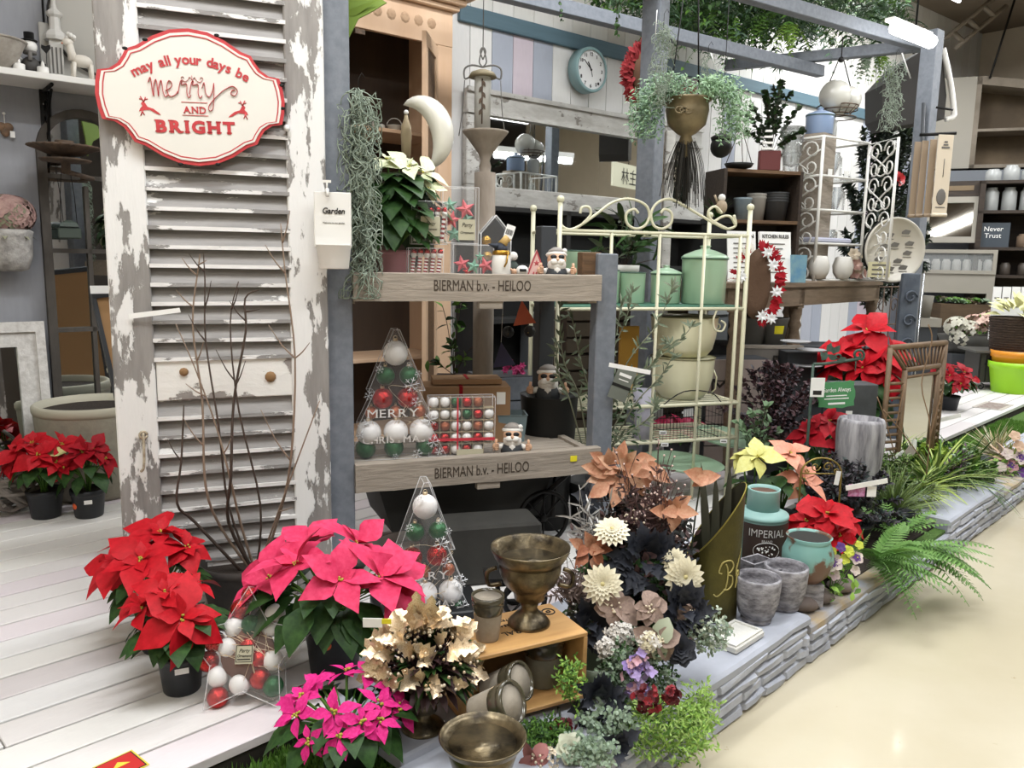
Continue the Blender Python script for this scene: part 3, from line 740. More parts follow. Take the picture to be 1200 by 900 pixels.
MB().lathe([(.2, 0), (.26, .3), (.28, .5), (.25, .5), (.24, .42), (0, .4)], 40, gg).build('body', t)
p = PZ(-8, 610, DECK) + V((0, .12, 0)); t = T('driftwood_ball', 'ball of twisted grey driftwood on deck at left edge', 'ornament', (p.x, p.y, DECK), 0)
db = MB(); dwm = mat('driftwood', '6b6359', .9, col2='87807a', scale=9, bump=.4)
for k in range(26):
 ax = sph(R.uniform(0, 6.3), R.uniform(-1.5, 1.5)); a1 = ax.cross(V((.3, .2, 1))).normalized(); a2 = ax.cross(a1)
 db.tube([V((0, 0, .17)) + (a1 * math.cos(i * .35) + a2 * math.sin(i * .35)) * (.155 + R.uniform(-.008, .008)) for i in range(R.randint(7, 16))], .01, 5, dwm)
db.build('branches', t)
ft = PZ(151, 690, DECK); ft = V((-1.36, 2.86, DECK)); tp = P(108, 378, 3.25)
t = T('leaning_frame_board', 'leaning dark framed board with tan kraft back beside the shutter', 'board', (P(146, 600, 2.95).x, 2.95, DECK), WRZ)
Lh = 1.03
kx_ = tr(.085, 0, 0) @ rot(-9, 'X') @ rot(-7, 'Y')
MB().ring([(0, 0), (.5, 0), (.5, Lh), (0, Lh)], [(.014, .03), (.486, .03), (.486, Lh - .03), (.014, Lh - .03)], -.012, .012, DGREY, kx_).build('frame', t)
MB().box(.01, .49, -.004, .008, .02, Lh - .02, mat('kraft_back', 'a8835a', .85), kx_).build('back_panel', t)
MB().cbox((.02, -.016, .55), (.03, .006, .03), IRON, kx_, ch=.004).build('turn_button', t)
MB().box(-.13, .045, -.03, -.028, Lh - .02, Lh + .01, PAPER, kx_ @ rot(7, 'Y')).build('price_strip', t)
MB().box(.03, .08, -.032, -.03, Lh - .022, Lh + .01, REDD, kx_ @ rot(7, 'Y')).build('red_label', t)
p = PZ(45, 611, DECK); s_ = px(p.y)
hl = [(-2.4, .8, 1), (-1.2, .7, 1), (-1.8, 1.2, 1), (2.6, .8, 1), (3.4, .4, 1), (-2.9, .3, .9), (.3, .9, 1), (-.6, .4, .9)]
poinsettia('small red poinsettia in black pot, leftmost of two by stone planter', (p.x - .005, p.y + .07, DECK), 20 * s_ * 1.05, 35 * s_, 98 * s_, 34 * s_, 0, .105, REDB, seed=3, headlist=hl, nleaf=14, leafL=.09, group='small red poinsettias by the stone planter', stick=((20 * s_ * .86, 24 * s_, -.6, mat('grey_sticker', '6b6f74', .5)),))
p = PZ(95, 610, DECK)
tp_ = poinsettia('red poinsettia with two pale yellow bracts, by big stone planter', (p.x + .0, p.y + .07, DECK), 20.5 * s_, 35 * s_, 92 * s_, 26 * s_, 0, .085, REDD, seed=5, headlist=[(-1.3, .9, 1), (0, .5, 1), (-.5, 1, 1), (1.5, .8, 1), (-2.2, .3, .8)], nleaf=16, leafL=.1, group='small red poinsettias by the stone planter', stick=((20 * s_ * .84, 16 * s_, -2.1, ORST, .028, .026), (20 * s_ * .9, 22 * s_, -1.1, PAPER, .03, .018, False)))
YB = mat('pale_yellow_bract', 'c9c27a', .5, col2='dcd69a', scale=6)
for (x_, z_, a_) in ((-.09, .3, 200), (-.13, .25, 160)):
 leafobj('pale_bract', tp_, (x_ + .04, -.06, z_), (math.cos(rad(a_)), -.5, .2), (0, -.6, 1), .085, .7, .3, YB, BRACT)
# ================================================================== SHUTTER, SIGN, GREY RACK
RD = 68.0; RRZ = rad(90 - RD); RU_ = du(RD)
SW = .652; SR = P(384, 400, 2.69); SL = V((SR.x, SR.y, 0)) - RU_ * SW
t = T('louvred_shutter', 'tall old louvred shutter with flaking white paint, behind the poinsettias', 'shutter', (SL.x, SL.y, DECK), RRZ)
PWL = peeling('flaking_paint_stile', '807c79', '9a9692', 'e6e5e3', .475, (5, 5, .7), 2.6)
PWQ = peeling('flaking_paint_white_stile', '807c79', '9a9692', 'e6e5e3', .445, (5, 5, .7), 2.6)
PWS = peeling('flaking_paint_slat', '8c8a88', 'a3a09e', 'e2e1df', .60, (.8, 5, 5), 3.2)
PWR = peeling('flaking_paint_rail', '8b8480', 'a29c96', 'e9e7e2', .45, (1, 2, 2), 4.2)
PWE = peeling('flaking_paint_edge', '8a8886', '9b9896', 'e6e4e2', .49, (1.2, 6, 6), 4)
SH = 2.2
def sz_(y): return PP(258, y, SL, RD).z - DECK
st = MB()
for (x0, x1) in ((0, .118), (SW - .122, SW)):
 o = MB().cbox((0, 0, SH / 2), (x1 - x0, .045, SH), ch=.004).build('stile', t, PWQ if x0 else PWL); o.location = ((x0 + x1) / 2, 0, 0)
zr0, zr1 = sz_(466), sz_(419)
o = MB().cbox((SW / 2, 0, (zr0 + zr1) / 2), (SW - .24, .034, zr1 - zr0), ch=.003).build('rail', t, PWR)
o = MB().cbox((SW / 2, 0, .08), (SW - .24, .034, .16), ch=.003).build('rail', t, PWR)
o = MB().cbox((SW / 2, 0, SH - .05), (SW - .24, .034, .1), ch=.003).build('rail', t, PWR)
smesh = None
def slats(z0, z1, pitch):
 global smesh
 n = int((z1 - z0) / pitch); pt = (z1 - z0) / n
 for i in range(n):
  z = z0 + pt * (i + .5)
  mb = MB(); w = SW - .232; a = 66
  pr = [(-.033, -.005), (-.036, 0), (-.031, .006), (.03, .006), (.034, 0), (.03, -.006)]
  vs = [(xx, y, zz + R.uniform(-.0016, .0016)) for xx in (-w / 2, -w / 6, w / 6, w / 2) for (y, zz) in pr]
  fs = [tuple(range(6)), tuple(range(23, 17, -1))]
  for q in range(3):
   for k in range(6): fs.append((q * 6 + k, q * 6 + (k + 1) % 6, q * 6 + 6 + (k + 1) % 6, q * 6 + 6 + k))
  mb.raw(vs, fs, PWS, False, rot(a, 'X'))
  mb.cbox((0, -.0205, -.028), (w, .006, .012), PWE, rot(0, 'X'))
  o = mb.build('louvre_slat', t); o.matrix_local = tr(SW / 2, 0, z) @ rot(R.uniform(-.5, .5), 'Y')
slats(.16, zr0, .0565); slats(zr1, SH - .1, .0575)
MB().box(.1, SW - .1, .018, .022, .05, SH - .05, mat('shutter_shadow_board', '5c564f', .9)).build('slat_shade_sheet', t)  # dark sheet behind the slats, its colour stands for the shade there
h = MB(); hx = .075; hz = PP(160, 508, SL, RD).z - DECK
HKM = mat('rusty_cream_iron', '93826c', .6, .3, col2='c8bda6', scale=60)
h.tube(smooth_path([(hx, -.028, hz + .01), (hx, -.04, hz - .05), (hx - .003, -.04, hz - .1), (hx - .012, -.035, hz - .115)], 4), .0045, 6, HKM)
h.tube([V((hx + .011 * math.cos(a), -.03, hz + .011 * math.sin(a))) for a in [i * .55 for i in range(12)]], .004, 6, HKM)
h.build('hook', t)
MB().ball((SW - .19, -.02, (zr0 + zr1) / 2), .018, mat('old_keyhole', '8b6a45', .7), 8, 5, sy=.4).build('knob_scar', t); MB().ball((.2, -.02, (zr0 + zr1) / 2 + .025), .014, _mats['old_keyhole'], 8, 5, sy=.5).build('knob_scar', t)
MB().ball((SW - .12, -.03, PP(338, 152, SL, RD).z - DECK), .011, PWL, 8, 5).build('knob', t)
p = PP(181, 369, SL, RD, -.035)
o = MB().raw([(-.07, 0, -.012), (.075, -.012, .008), (.072, -.012, .022), (-.072, 0, .004)], [(0, 1, 2, 3)], PAPER).build('price_tag_strip', None, None, tr(*p) @ M.Rotation(RRZ, 4, 'Z'))
tag(o, 'white paper strip stuck across the left stile of the shutter', 'price tag')
sc0 = PP(222, 113, SL, RD, -.045); xl = PP(112, 113, SL, RD, -.045); xr = PP(333, 113, SL, RD, -.045)
hw = (xr - xl).length / 2; mid = (xr + xl) / 2; hhh = (PP(222, 34, SL, RD, -.045).z - PP(222, 194, SL, RD, -.045).z) / 2; zc = (PP(222, 34, SL, RD, -.045).z + PP(222, 194, SL, RD, -.045).z) / 2
t = T('tin_sign', 'white and red tin plaque reading may all your days be merry and bright', 'sign', (mid.x, mid.y, zc), RRZ)
q1 = [(0, 1), (.2, .965), (.38, .86), (.55, .71), (.655, .66), (.69, .57), (.75, .45), (.84, .37), (.955, .345), (.985, .18), (1.0, 0)]
q1 = [(x, z) for x, z in q1]
full = q1 + [(x, -z) for x, z in reversed(q1[:-1])] + [(-x, -z) for x, z in q1[1:]] + [(-x, z) for x, z in reversed(q1[1:-1])]
def scl(k): return [(x * (hw - k), z * (hhh - k)) for x, z in full]
RP = mat('red_enamel', 'c8474a', .35, col2='b93a40', scale=12); WE = mat('white_enamel', 'e4e1d9', .3, coat=.3)
mxs = rot(-2.5, 'Y')
MB().prism(scl(0), -.006, .006, RP, mxs).build('rim', t)
MB().ring(scl(.011), scl(.018), -.009, -.004, WE, mxs).build('white_line', t)
MB().ring(scl(.018), scl(.0215), -.0095, -.004, RP, mxs).build('red_line', t)
MB().prism(scl(.0215), -.008, -.004, WE, mxs).build('face', t)
ch_ = MB(); 
for (fx, fz, l) in ((.3, .93, .03), (-.45, .8, .02), (.97, -.1, .03), (.98, .25, .02), (.2, -.975, .02), (-.2, -.98, .02), (-.66, .66, .02)):
 ch_.ball((fx * hw, -.0065, fz * hhh), .005, IRON, 6, 4, sx=1.6, sy=.2, mx=mxs)
ch_.build('paint_chips', t)
k = hw / .31
g = arctext('may all your days be', t, RP, 0, -.0095, .06 * k, .052 * k, .185 * k, .046 * k, .001)
g.matrix_local = mxs
serif('AND', t, RP, 0, -.0095, -.052 * k, .032 * k, .074 * k, mxs, .0006)
serif('BRIGHT', t, RP, 0, -.0095, -.118 * k, .056 * k, .26 * k, mxs, .0024)
MB().box(-.042 * k, .044 * k, -.0095, -.008, -.0165 * k, -.0145 * k, RP, mxs).box(-.042 * k, .044 * k, -.0095, -.008, -.0605 * k, -.0585 * k, RP, mxs).build('rule', t)
def stroke(mb, pts, x0, z0, s, w=.0042):
 mb.tube(smooth_path([(x0 + a * s, -.0095, z0 + c * s) for a, c in pts], 5), [w] * ((len(pts) - 1) * 5 + 1), 6, RP, mxs, flat=.25)
sw = MB(); s = .056 * k; z0 = .0 * k
stroke(sw, [(0, .8), (.15, 1.1), (.2, .3), (.25, 0), (.3, .6), (.45, 1), (.5, .4), (.52, 0), (.6, .6), (.75, .95), (.8, .3), (.9, 0), (1.05, .1)], -.142 * k, z0, s, .0048)
stroke(sw, [(0, .35), (.3, .55), (.4, .8), (.22, .95), (.08, .5), (.2, .05), (.5, .1), (.7, .35)], -.089 * k, z0, s)
for xx in (-.05, -.013):
 stroke(sw, [(0, .2), (.18, .9), (.3, .98), (.25, .75), (.55, .8), (.52, .3), (.6, -.0), (.75, .15)], xx * k, z0, s, .0044)
stroke(sw, [(0, .6), (.15, .95), (.2, .3), (.4, .1), (.62, .5), (.72, .95), (.66, .1), (.55, -.6), (.35, -.75), (.3, -.5), (.6, -.1), (1.0, .3), (1.4, .62), (1.85, .8), (2.1, .55), (1.95, .25), (1.7, .32), (1.78, .55), (1.95, .55)], .03 * k, z0, s)
stroke(sw, [(-.8, .1), (-.6, -.05), (-.35, .1), (-.2, .35), (0, .1)], 0, .055 * k, .04 * k, .0018); stroke(sw, [(.8, .1), (.6, -.05), (.35, .1), (.2, .35), (0, .1), (0, .5)], 0, .055 * k, .04 * k, .0018)
stroke(sw, [(-.8, .1), (-.9, .3), (-.7, .35), (-.65, .2)], 0, .055 * k, .04 * k, .0015); stroke(sw, [(.8, .1), (.9, .3), (.7, .35), (.65, .2)], 0, .055 * k, .04 * k, .0015)
sw.build('script_lettering', t)
for sg in (-1, 1):      # leaping reindeer
 d = MB(); cx = sg * .145 * k
 def X(a): return cx - sg * a * k
 body = [(X(-.034), -.052 * k), (X(-.02), -.048 * k), (X(.0), -.046 * k), (X(.02), -.058 * k), (X(.034), -.062 * k), (X(.03), -.056 * k), (X(.012), -.042 * k), (X(-.006), -.036 * k), (X(-.014), -.022 * k), (X(-.02), -.018 * k), (X(-.026), -.026 * k), (X(-.022), -.034 * k), (X(-.03), -.042 * k)]
 d.prism(body if sg < 0 else body[::-1], -.0095, -.008, RP, mxs)
 for (a, c) in (((-.016, -.02), (-.026, -.002)), ((-.016, -.02), (-.01, -.004)), ((-.02, -.012), (-.03, -.01)), ((-.012, -.012), (-.003, -.01)), ((-.022, -.048), (-.03, -.066)), ((-.026, -.046), (-.018, -.064))):
  d.tube([(X(a[0]), -.009, a[1] * k), (X(c[0]), -.009, c[1] * k)], .0016, 5, RP, mxs)
 d.build('reindeer_mark', t)
def post(x, y, z0, z1, w, rz, parent, name='post', m=GREY):
 o = MB().cbox((0, 0, (z1 - z0) / 2), (w, w, z1 - z0), m, ch=.004).build(name, parent); o.location = (x, y, z0); o.rotation_euler = (0, 0, rz); return o
FZ = 2.93
g = T('timber_frame', 'grey painted timber pergola frame of posts and overhead bars', 'frame', (0, 0, 0))
lp = P(396, 400, 2.76); post(lp.x, lp.y, DECK, FZ, .088, RRZ, g)
mp = P(761, 200, 4.6); post(mp.x, mp.y, DECK, FZ, .11, WRZ + .25, g)
rp_ = P(1088, 100, 5.7); post(rp_.x, rp_.y, DECK, FZ, .105, WRZ, g)
def bar(a, b, w=.07, h=.08, name='overhead_bar'):
 a, b = V(a), V(b); d = b - a; m = MB().cbox((0, 0, 0), (d.length, w, h), GREY, ch=.004)
 o = m.build(name, g); o.matrix_local = tr(*((a + b) / 2)) @ M.Rotation(math.atan2(d.y, d.x), 4, 'Z'); return o
b0 = PZ(905, 2, FZ - .04); b1 = PZ(1085, 54, FZ - .04); dd = (b1 - b0).normalized()
bar(b0 - dd * 1.6, b1 + dd * .05)
c0 = PZ(630, 2, FZ - .12); c1 = PZ(962, 84, FZ - .12); dd = (c1 - c0).normalized(); bar(c0 - dd * 1.2, c1)
bar(PZ(850, 76, FZ - .03), b1, .07, .075)
bar((lp.x, lp.y, FZ - .12), (mp.x, mp.y, FZ - .12))
MB().tube([(rp_.x - .06, rp_.y - .08, 2.45), (rp_.x - .05, rp_.y - .1, 2.1), (rp_.x - .03, rp_.y - .08, 1.9)], .012, 6, DGREY).tube([(rp_.x + .02, rp_.y - .09, 2.42), (rp_.x + .12, rp_.y - .12, 2.4)], .008, 6, IRON).build('bracket', g)
RA = V((lp.x, lp.y, 0)); rr_ = P(704, 450, 3.12); RLn = (V((rr_.x, rr_.y, 0)) - RA).length
rk = T('crate_rack', 'grey rack with two weathered crate boards stencilled in brown letters', 'rack', tuple(RA) , 0)
rdeg = math.degrees(math.atan2(rr_.x - RA.x, rr_.y - RA.y)); rk.rotation_euler = (0, 0, rad(90 - rdeg)); rk.location.z = DECK
def rkz(x, y): return PP(x, y, RA, rdeg, -.05).z - DECK
def rkx(x, y): p = PP(x, y, RA, rdeg, -.05); return (V((p.x, p.y, 0)) - RA).dot(du(rdeg))
ztop = PP(704, 297, RA, rdeg).z - DECK
MB().cbox((RLn, 0, ztop / 2), (.085, .06, ztop), GREY, ch=.004).build('post', rk)
for (x_, y_) in ((RLn * .93, .42), (.05, .42)): MB().cbox((x_, y_, 1.3 / 2), (.07, .07, 1.3), DGREY, ch=.004).build('post', rk)
BEAM = {}
for nm, (ya, yb, yc, yd) in {'top': (325, 357, 317, 349), 'low': (552, 584, 517, 547)}.items():
 za, zb = (rkz(440, ya) + rkz(705, yc)) / 2, (rkz(440, yb) + rkz(705, yd)) / 2
 if nm == 'low': za, zb = (rkz(420, ya) + rkz(690, yc)) / 2, (rkz(420, yb) + rkz(690, yd)) / 2
 BEAM[nm] = (za, zb); hgt = za - zb
 mb = MB(); n = 14; vs = []
 x0, x1 = .045, RLn - .043 + (.02 if nm == 'low' else .0)
 for i in range(n + 1):
  x = x0 + (x1 - x0) * i / n; j = R.uniform(-.0015, .0015)
  vs += [(x, -.065, zb + j), (x, -.065, za - .003 + j), (x, -.062, za + j), (x, -.03, za + j), (x, -.03, zb + j)]
 fs = [(i * 5 + q, i * 5 + 5 + q, i * 5 + 5 + (q + 1) % 5, i * 5 + (q + 1) % 5) for i in range(n) for q in range(5)] + [(0, 1, 2, 3, 4), tuple(n * 5 + q for q in (4, 3, 2, 1, 0))]
 o = mb.raw([(v[0], v[1], v[2] - zb) for v in vs], fs, WOODG).build('crate_board', rk); o.location = (0, 0, zb)
 ti = rkx(507 if nm == 'top' else 508, 335 if nm == 'top' else 555); te = rkx(620 if nm == 'top' else 618, 335 if nm == 'top' else 540)
 text('BIERMAN b.v. - HEILOO', rk, mat('stencil_brown', '453a30', .85), (ti + te) / 2, -.066, (za + zb) / 2 - hgt * (.12 if nm == 'top' else .2), hgt * .56, te - ti, None, 0)
 for s_ in range(5): MB().cbox((RLn / 2, .02 + s_ * .085, za - .03), (RLn - .06, .075, .018), WOODG, ch=.002).build('shelf_slat', rk)
 MB().cbox((.04, .18, (za + zb) / 2 - .01), (.03, .42, hgt), WOODG).build('side_board', rk); MB().cbox((RLn - .06, .18, (za + zb) / 2 - .01), (.03, .42, hgt), WOODG).build('side_board', rk)
 for xx in (.5,): MB().cbox((rkx(572, 560), -.045, zb - .014), (.09, .03, .028), WOODG, ch=.002).build('cleat', rk)
MB().cbox((rkx(700, 310), .02, BEAM['top'][0] + .035), (.08, .05, .1), WOODB, ch=.003).build('end_block', rk)
MB().cbox((RLn - .14, -.068, BEAM['low'][0] - .035), (.028, .002, .022), YEL).build('yellow_price_tag', rk)
STOP, SLOW = BEAM['top'][0] - .0205 + DECK, BEAM['low'][0] - .0205 + DECK
def on_rack(px_, back, low=False):
 p = PP(px_, 320 if not low else 540, RA, rdeg, back); return V((p.x, p.y, SLOW if low else STOP))
# ================================================================== CHRISTMAS BITS
BW = mat('white_satin_bauble', 'e4e2e0', .45); BR = mat('red_glitter_bauble', '9c1219', .22, .75, bump=.35, scale=120, col2='c93a35'); BG = mat('green_bauble', '1f5a30', .3, .4, bump=.3, scale=120); BC = mat('copper_bauble', 'b0684a', .3, .7, bump=.5, scale=120)
SNOW = mat('white_snow_print', 'f2f3f5', .6)
def bauble(t, c, r, m):
 o = MB().ball(c, r, m, 16, 9).build('bauble', t)
 MB().lathe([(r * .2, 0), (r * .2, r * .2), (0, r * .22)], 8, GOLD, tr(c[0], c[1], c[2] + r * .96)).tube([V((c[0], c[1], c[2] + r * 1.25)) + V((r * .14 * math.cos(a), 0, r * .14 * math.sin(a))) for a in [i * .8 for i in range(9)]], r * .03, 4, GOLD).build('cap', o)
 return o
def flake(mb, x, z, r, y, m=SNOW, fat=.14):
 for k in range(6):
  a = math.pi * k / 3 + .2; d = (math.cos(a), math.sin(a))
  mb.tube([(x, y, z), (x + d[0] * r, y, z + d[1] * r)], r * fat, 4, m, flat=.2)
  for s in (-1, 1):
   b_ = a + s * .9; mb.tube([(x + d[0] * r * .55, y, z + d[1] * r * .55), (x + d[0] * r * .55 + math.cos(b_) * r * .35, y, z + d[1] * r * .55 + math.sin(b_) * r * .35)], r * fat * .8, 4, m, flat=.2)
def filmbox(t, poly, dep, m=FILM, er=.0012):
 MB().prism(poly, -dep / 2, dep / 2, m).build('clear_box', t)
 e = MB(); n = len(poly)
 for i in range(n):
  a, b_ = poly[i], poly[(i + 1) % n]
  for y in (-dep / 2, dep / 2): e.tube([(a[0], y, a[1]), (b_[0], y, b_[1])], er, 4, EDGE)
  e.tube([(a[0], -dep / 2, a[1]), (a[0], dep / 2, a[1])], er, 4, EDGE)
 e.build('box_edges', t)
def treebox(label, base, W, H, rz, seed=1, group='tree shaped ornament boxes', lean=0):
 t = T('ornament_box', label, 'ornament box', base, rz, group); q = random.Random(seed)
 po = [(-.5, 0), (.5, 0), (.32, .27), (.38, .27), (.22, .53), (.28, .53), (.03, 1), (-.03, 1), (-.28, .53), (-.22, .53), (-.38, .27), (-.32, .27)]
 poly = [(x * W, z * H) for x, z in po]; dep = .075
 filmbox(t, poly, dep)
 r = W * .12
 bauble(t, (-.0 * W, 0, .815 * H), W * .125, BW)
 for x in (-.1, .13): bauble(t, (x * W, 0, .64 * H), W * .095, BG)
 for x in (-.13, .12): bauble(t, (x * W, 0, .465 * H), W * .105, BR)
 for x in (-.24, .0, .24): bauble(t, (x * W, .005, .355 * H), W * .065, BC)
 for x in (-.27, 0, .26): bauble(t, (x * W, -.002, .2 * H), W * .125, BW)
 for x in (-.3, -.02, .3): bauble(t, (x * W, 0, .075 * H), W * .1, [BG, BG, BG][q.randint(0, 2)])
 f = MB()
 for (x, z, rr) in ((-.06, .9, .035), (.12, .73, .03), (.21, .66, .035), (.14, .575, .07), (.19, .44, .05), (-.28, .5, .04), (.33, .3, .07), (-.3, .3, .035), (-.36, .2, .04), (.36, .12, .06), (.2, .03, .05), (.42, .04, .04), (-.02, .02, .03), (-.17, .7, .04)):
  flake(f, x * W, z * H, rr * W * 1.15, -dep / 2 - .0012)
 f.build('snowflake_print', t)
 serif('MERRY', t, mat('white_print', 'e2ddd8', .6), -.04 * W, -dep / 2 - .0015, .33 * H, .12 * W, .5 * W)
 serif('CHRISTMAS', t, _mats['white_print'], -.03 * W, -dep / 2 - .0015, .13 * H, .1 * W, .62 * W)
 c = MB()
 for k in range(5): c.tube(smooth_path([(q.uniform(-.3, .3) * W, -.03, q.uniform(.05, .6) * H) for _ in range(4)], 5), .0007, 4, GOLD)
 c.build('gold_cord', t); return t
bp_ = on_rack(464, .1, True); s_ = px(bp_.y)
treebox('tree shaped clear box of baubles on the lower rack shelf', bp_, 118 * s_, 152 * s_, RRZ * .75, 2)
fp = PZ(500, 752, DECK); fp = V((P(498, 700, 2.42).x, 2.42, DECK)); s_ = px(fp.y)
t = T('low_riser', 'low black riser under the front tree shaped ornament box', 'riser', (fp.x, fp.y + .03, DECK), RRZ * .7)
MB().cbox((0, 0, .03), (.34, .2, .06), BLACK, ch=.004).build('board', t)
zz = P(498, 728, fp.y).z; 
MB().cbox((0, 0, (zz - DECK) / 2 - .001), (.3, .16, zz - DECK - .002), BLACK, ch=.004).build('box', t)
treebox('tree shaped clear box of baubles standing on deck by pink poinsettia', (fp.x, fp.y, zz), 122 * s_, (P(490, 562, fp.y).z - zz), RRZ * .7, 4)
spx = PZ(262, 838, DECK); sp_ = V((P(288, 800, spx.y + .06).x, spx.y + .06, DECK)); s_ = px(sp_.y)
t = T('star_ornament_box', 'star shaped clear box of red and white baubles lying on deck', 'ornament box', tuple(sp_), 0)
Rr = 80 * s_; zc = 72 * s_
KRD = mat('brown_card_insert', '6f4a3a', .8); star = []
for i in range(10):
 a = math.pi / 2 + i * math.pi / 5; r = Rr if i % 2 == 0 else Rr * .56; star.append((r * math.cos(a), r * math.sin(a)))
star = star[::-1]
sub = t; t.location = sp_ + V((0, .03, zc * .82)); t.rotation_euler = (rad(-25), rad(-3), 0)
MB().prism(star, -.03, .03, FILM).build('clear_box', sub)
e = MB()
for i in range(10):
 a, b_ = star[i], star[(i + 1) % 10]
 for y in (-.03, .03): e.tube([(a[0], y, a[1]), (b_[0], y, b_[1])], .0013, 4, EDGE)
 e.tube([(a[0], -.03, a[1]), (a[0], .03, a[1])], .0013, 4, EDGE)
e.build('box_edges', sub)
bs = [(-.18, .72, BR), (-.27, .43, BW), (.02, .45, BG), (.36, .42, BW), (.42, .62, BW), (.66, .38, BR), (-.6, .2, BR), (-.68, -.12, BR), (.42, -.13, BW), (-.5, -.37, BW), (-.12, -.5, BW), (-.48, -.7, BR), (.22, -.42, BR), (.45, -.55, BG), (0, .1, BR), (.2, -.1, BR), (-.05, .96, BR), (-.35, .1, BW)]
for (x, z, m_) in bs: MB().ball((x * Rr * .92, 0, z * Rr * .92), Rr * .165 * (.75 if (m_ is BR and z > .9) else 1), m_, 14, 8).build('bauble', sub)
MB().lathe([(0, 0), (Rr * .42, 0), (Rr * .42, .012), (0, .012)], 24, KRD, rot(90, 'X')).build('card_insert', sub)
lb = MB().cbox((0, -.034, -.02 * Rr), (.046, .002, .046), mat('beige_label', 'b9b49c', .7)).build('label', sub)
text('Party', lb, INK, 0, -.0355, .002, .013, None, None, 0, .3); text('Ornament', lb, INK, 0, -.0355, -.010, .011, .036, None, 0, .3)
MB().box(-.017, .017, -.036, -.035, -.0165, -.0135, INK).ring([(-.021, -.022), (.021, -.022), (.021, .02), (-.021, .02)], [(-.0195, -.0205), (.0195, -.0205), (.0195, .0185), (-.0195, .0185)], -.036, -.035, INK).build('label_border', lb)
co = MB()
for k in range(7): co.tube(smooth_path([(R.uniform(-.6, .6) * Rr, -.02, R.uniform(-.5, .5) * Rr) for _ in range(4)], 5), .0008, 4, GOLD)
co.build('gold_cord', sub)
# ================================================================== FOREGROUND POINSETTIAS
p = PZ(285, 742, DECK); p = V((P(286, 700, 2.5).x, 2.5, DECK)); s_ = px(2.5)
t = T('twig_planter', 'big dark planter with tall bare branches in front of the shutter', 'planter', tuple(p), 0)
dp = mat('dark_brown_planter', '2b2623', .8, col2='37302b', scale=20, bump=.3)
Hp = P(280, 668, 2.4).z - DECK
MB().lathe([(.1, 0), (.105, .01), (.135, Hp - .03), (.145, Hp - .025), (.147, Hp), (.13, Hp), (.125, Hp - .05)], 32, dp).build('pot', t); MB().lathe([(0, Hp - .04), (.125, Hp - .04)], 24, SOIL).build('soil', t)
def branch(pts, r0, r1, m, name='branch', side=()):
 """pts = photo pixels of the branch line, all in the planter's depth"""
 mb = MB(); w = [V((P(a, b_, p.y - .13 + .02 * i).x - p.x, -.13 * min(1, i / 2) , P(a, b_, p.y - .13).z - p.z)) for i, (a, b_) in enumerate(pts)]
 w[0] = V((w[0].x * .6, 0, Hp - .05)); ww = smooth_path(w, 4); n = len(ww)
 mb.tube(ww, [r0 + (r1 - r0) * i / n for i in range(n)], 6, m)
 for (i, dx, dz) in side:
  b0 = ww[min(i, n - 1)]; mb.tube(smooth_path([b0, b0 + V((dx * .5, -.01, dz * .4)), b0 + V((dx, -.02, dz))], 3), [.0028, .0026, .0023, .002, .0016, .0012, .001], 5, m)
 return mb.build(name, t)
branch([(268, 690), (222, 620), (214, 590), (222, 540), (228, 475)], .006, .002, TWIG, side=((12, -.03, .07), (14, .012, .04)))
branch([(290, 700), (255, 630), (247, 570), (246, 470), (238, 380), (248, 310), (252, 298)], .005, .0012, TWIGL, side=((10, -.05, .09), (14, .03, .06), (17, -.04, .05), (19, -.035, .05), (20, .03, .012)))
branch([(288, 700), (262, 600), (262, 500), (250, 400), (252, 330), (253, 297)], .004, .0014, TWIG, side=((12, -.04, .08), (14, .03, .08), (17, -.035, .05)))
branch([(292, 700), (262, 620), (276, 560), (282, 470), (298, 390), (300, 350), (318, 340)], .006, .002, TWIG, side=((13, -.05, .1), (17, -.04, .06), (18, .05, .01)))
branch([(294, 700), (276, 620), (275, 560), (262, 500), (240, 430), (222, 380)], .0045, .0012, TWIGL, side=((10, .03, .05), (14, -.05, .04)))
branch([(300, 700), (320, 620), (345, 540), (352, 420), (343, 320), (340, 262)], .005, .0016, TWIGL, side=((8, -.08, .16), (12, -.07, .1), (16, -.05, .08), (18, .03, .09), (12, .05, .05)))
branch([(296, 700), (300, 600), (285, 480), (278, 380), (290, 330)], .004, .0013, TWIG, side=((9, .04, .08), (13, .03, .06)))
branch([(300, 700), (310, 640), (345, 560), (380, 470)], .0045, .0016, TWIGL, side=((6, .05, .02),))
p1 = PZ(206, 817, DECK); s_ = px(p1.y); PR = 29 * s_; PH = 52 * s_
HD = lambda lst: [(math.radians(a), e, s) for a, e, s in lst]
poinsettia('bright red poinsettia in front, black pot with a white price sticker', (p1.x, p1.y + PR * .7, DECK), PR, PH, 142 * s_, 46 * s_, 0, .12, REDB, seed=11,
           headlist=HD([(-62, .5, 1.05), (-170, .5, 1.0), (-110, 1.1, .7), (80, .9, .7)]), nleaf=30, leafL=.09, group='red poinsettias at the foot of the shutter', stick=((PR * .93, PH * .72, -1.15, PAPER, .032, .016, False),))
p2 = PZ(165, 777, DECK); s_ = px(p2.y)
poinsettia('bright red poinsettia behind, tallest red blooms at foot of shutter', (p2.x + .015, p2.y + .09, DECK), 27 * s_, 50 * s_, 152 * s_, 54 * s_, 0, .115, REDB, seed=17,
           headlist=HD([(-90, .8, 1.0), (180, .35, 1), (-150, .6, .9), (10, .8, .9), (90, 1.2, 1), (130, .7, 1)]), nleaf=26, leafL=.08, group='red poinsettias at the foot of the shutter')
p3 = V((P(392, 780, 2.12).x, 2.12, DECK)); s_ = px(2.12)
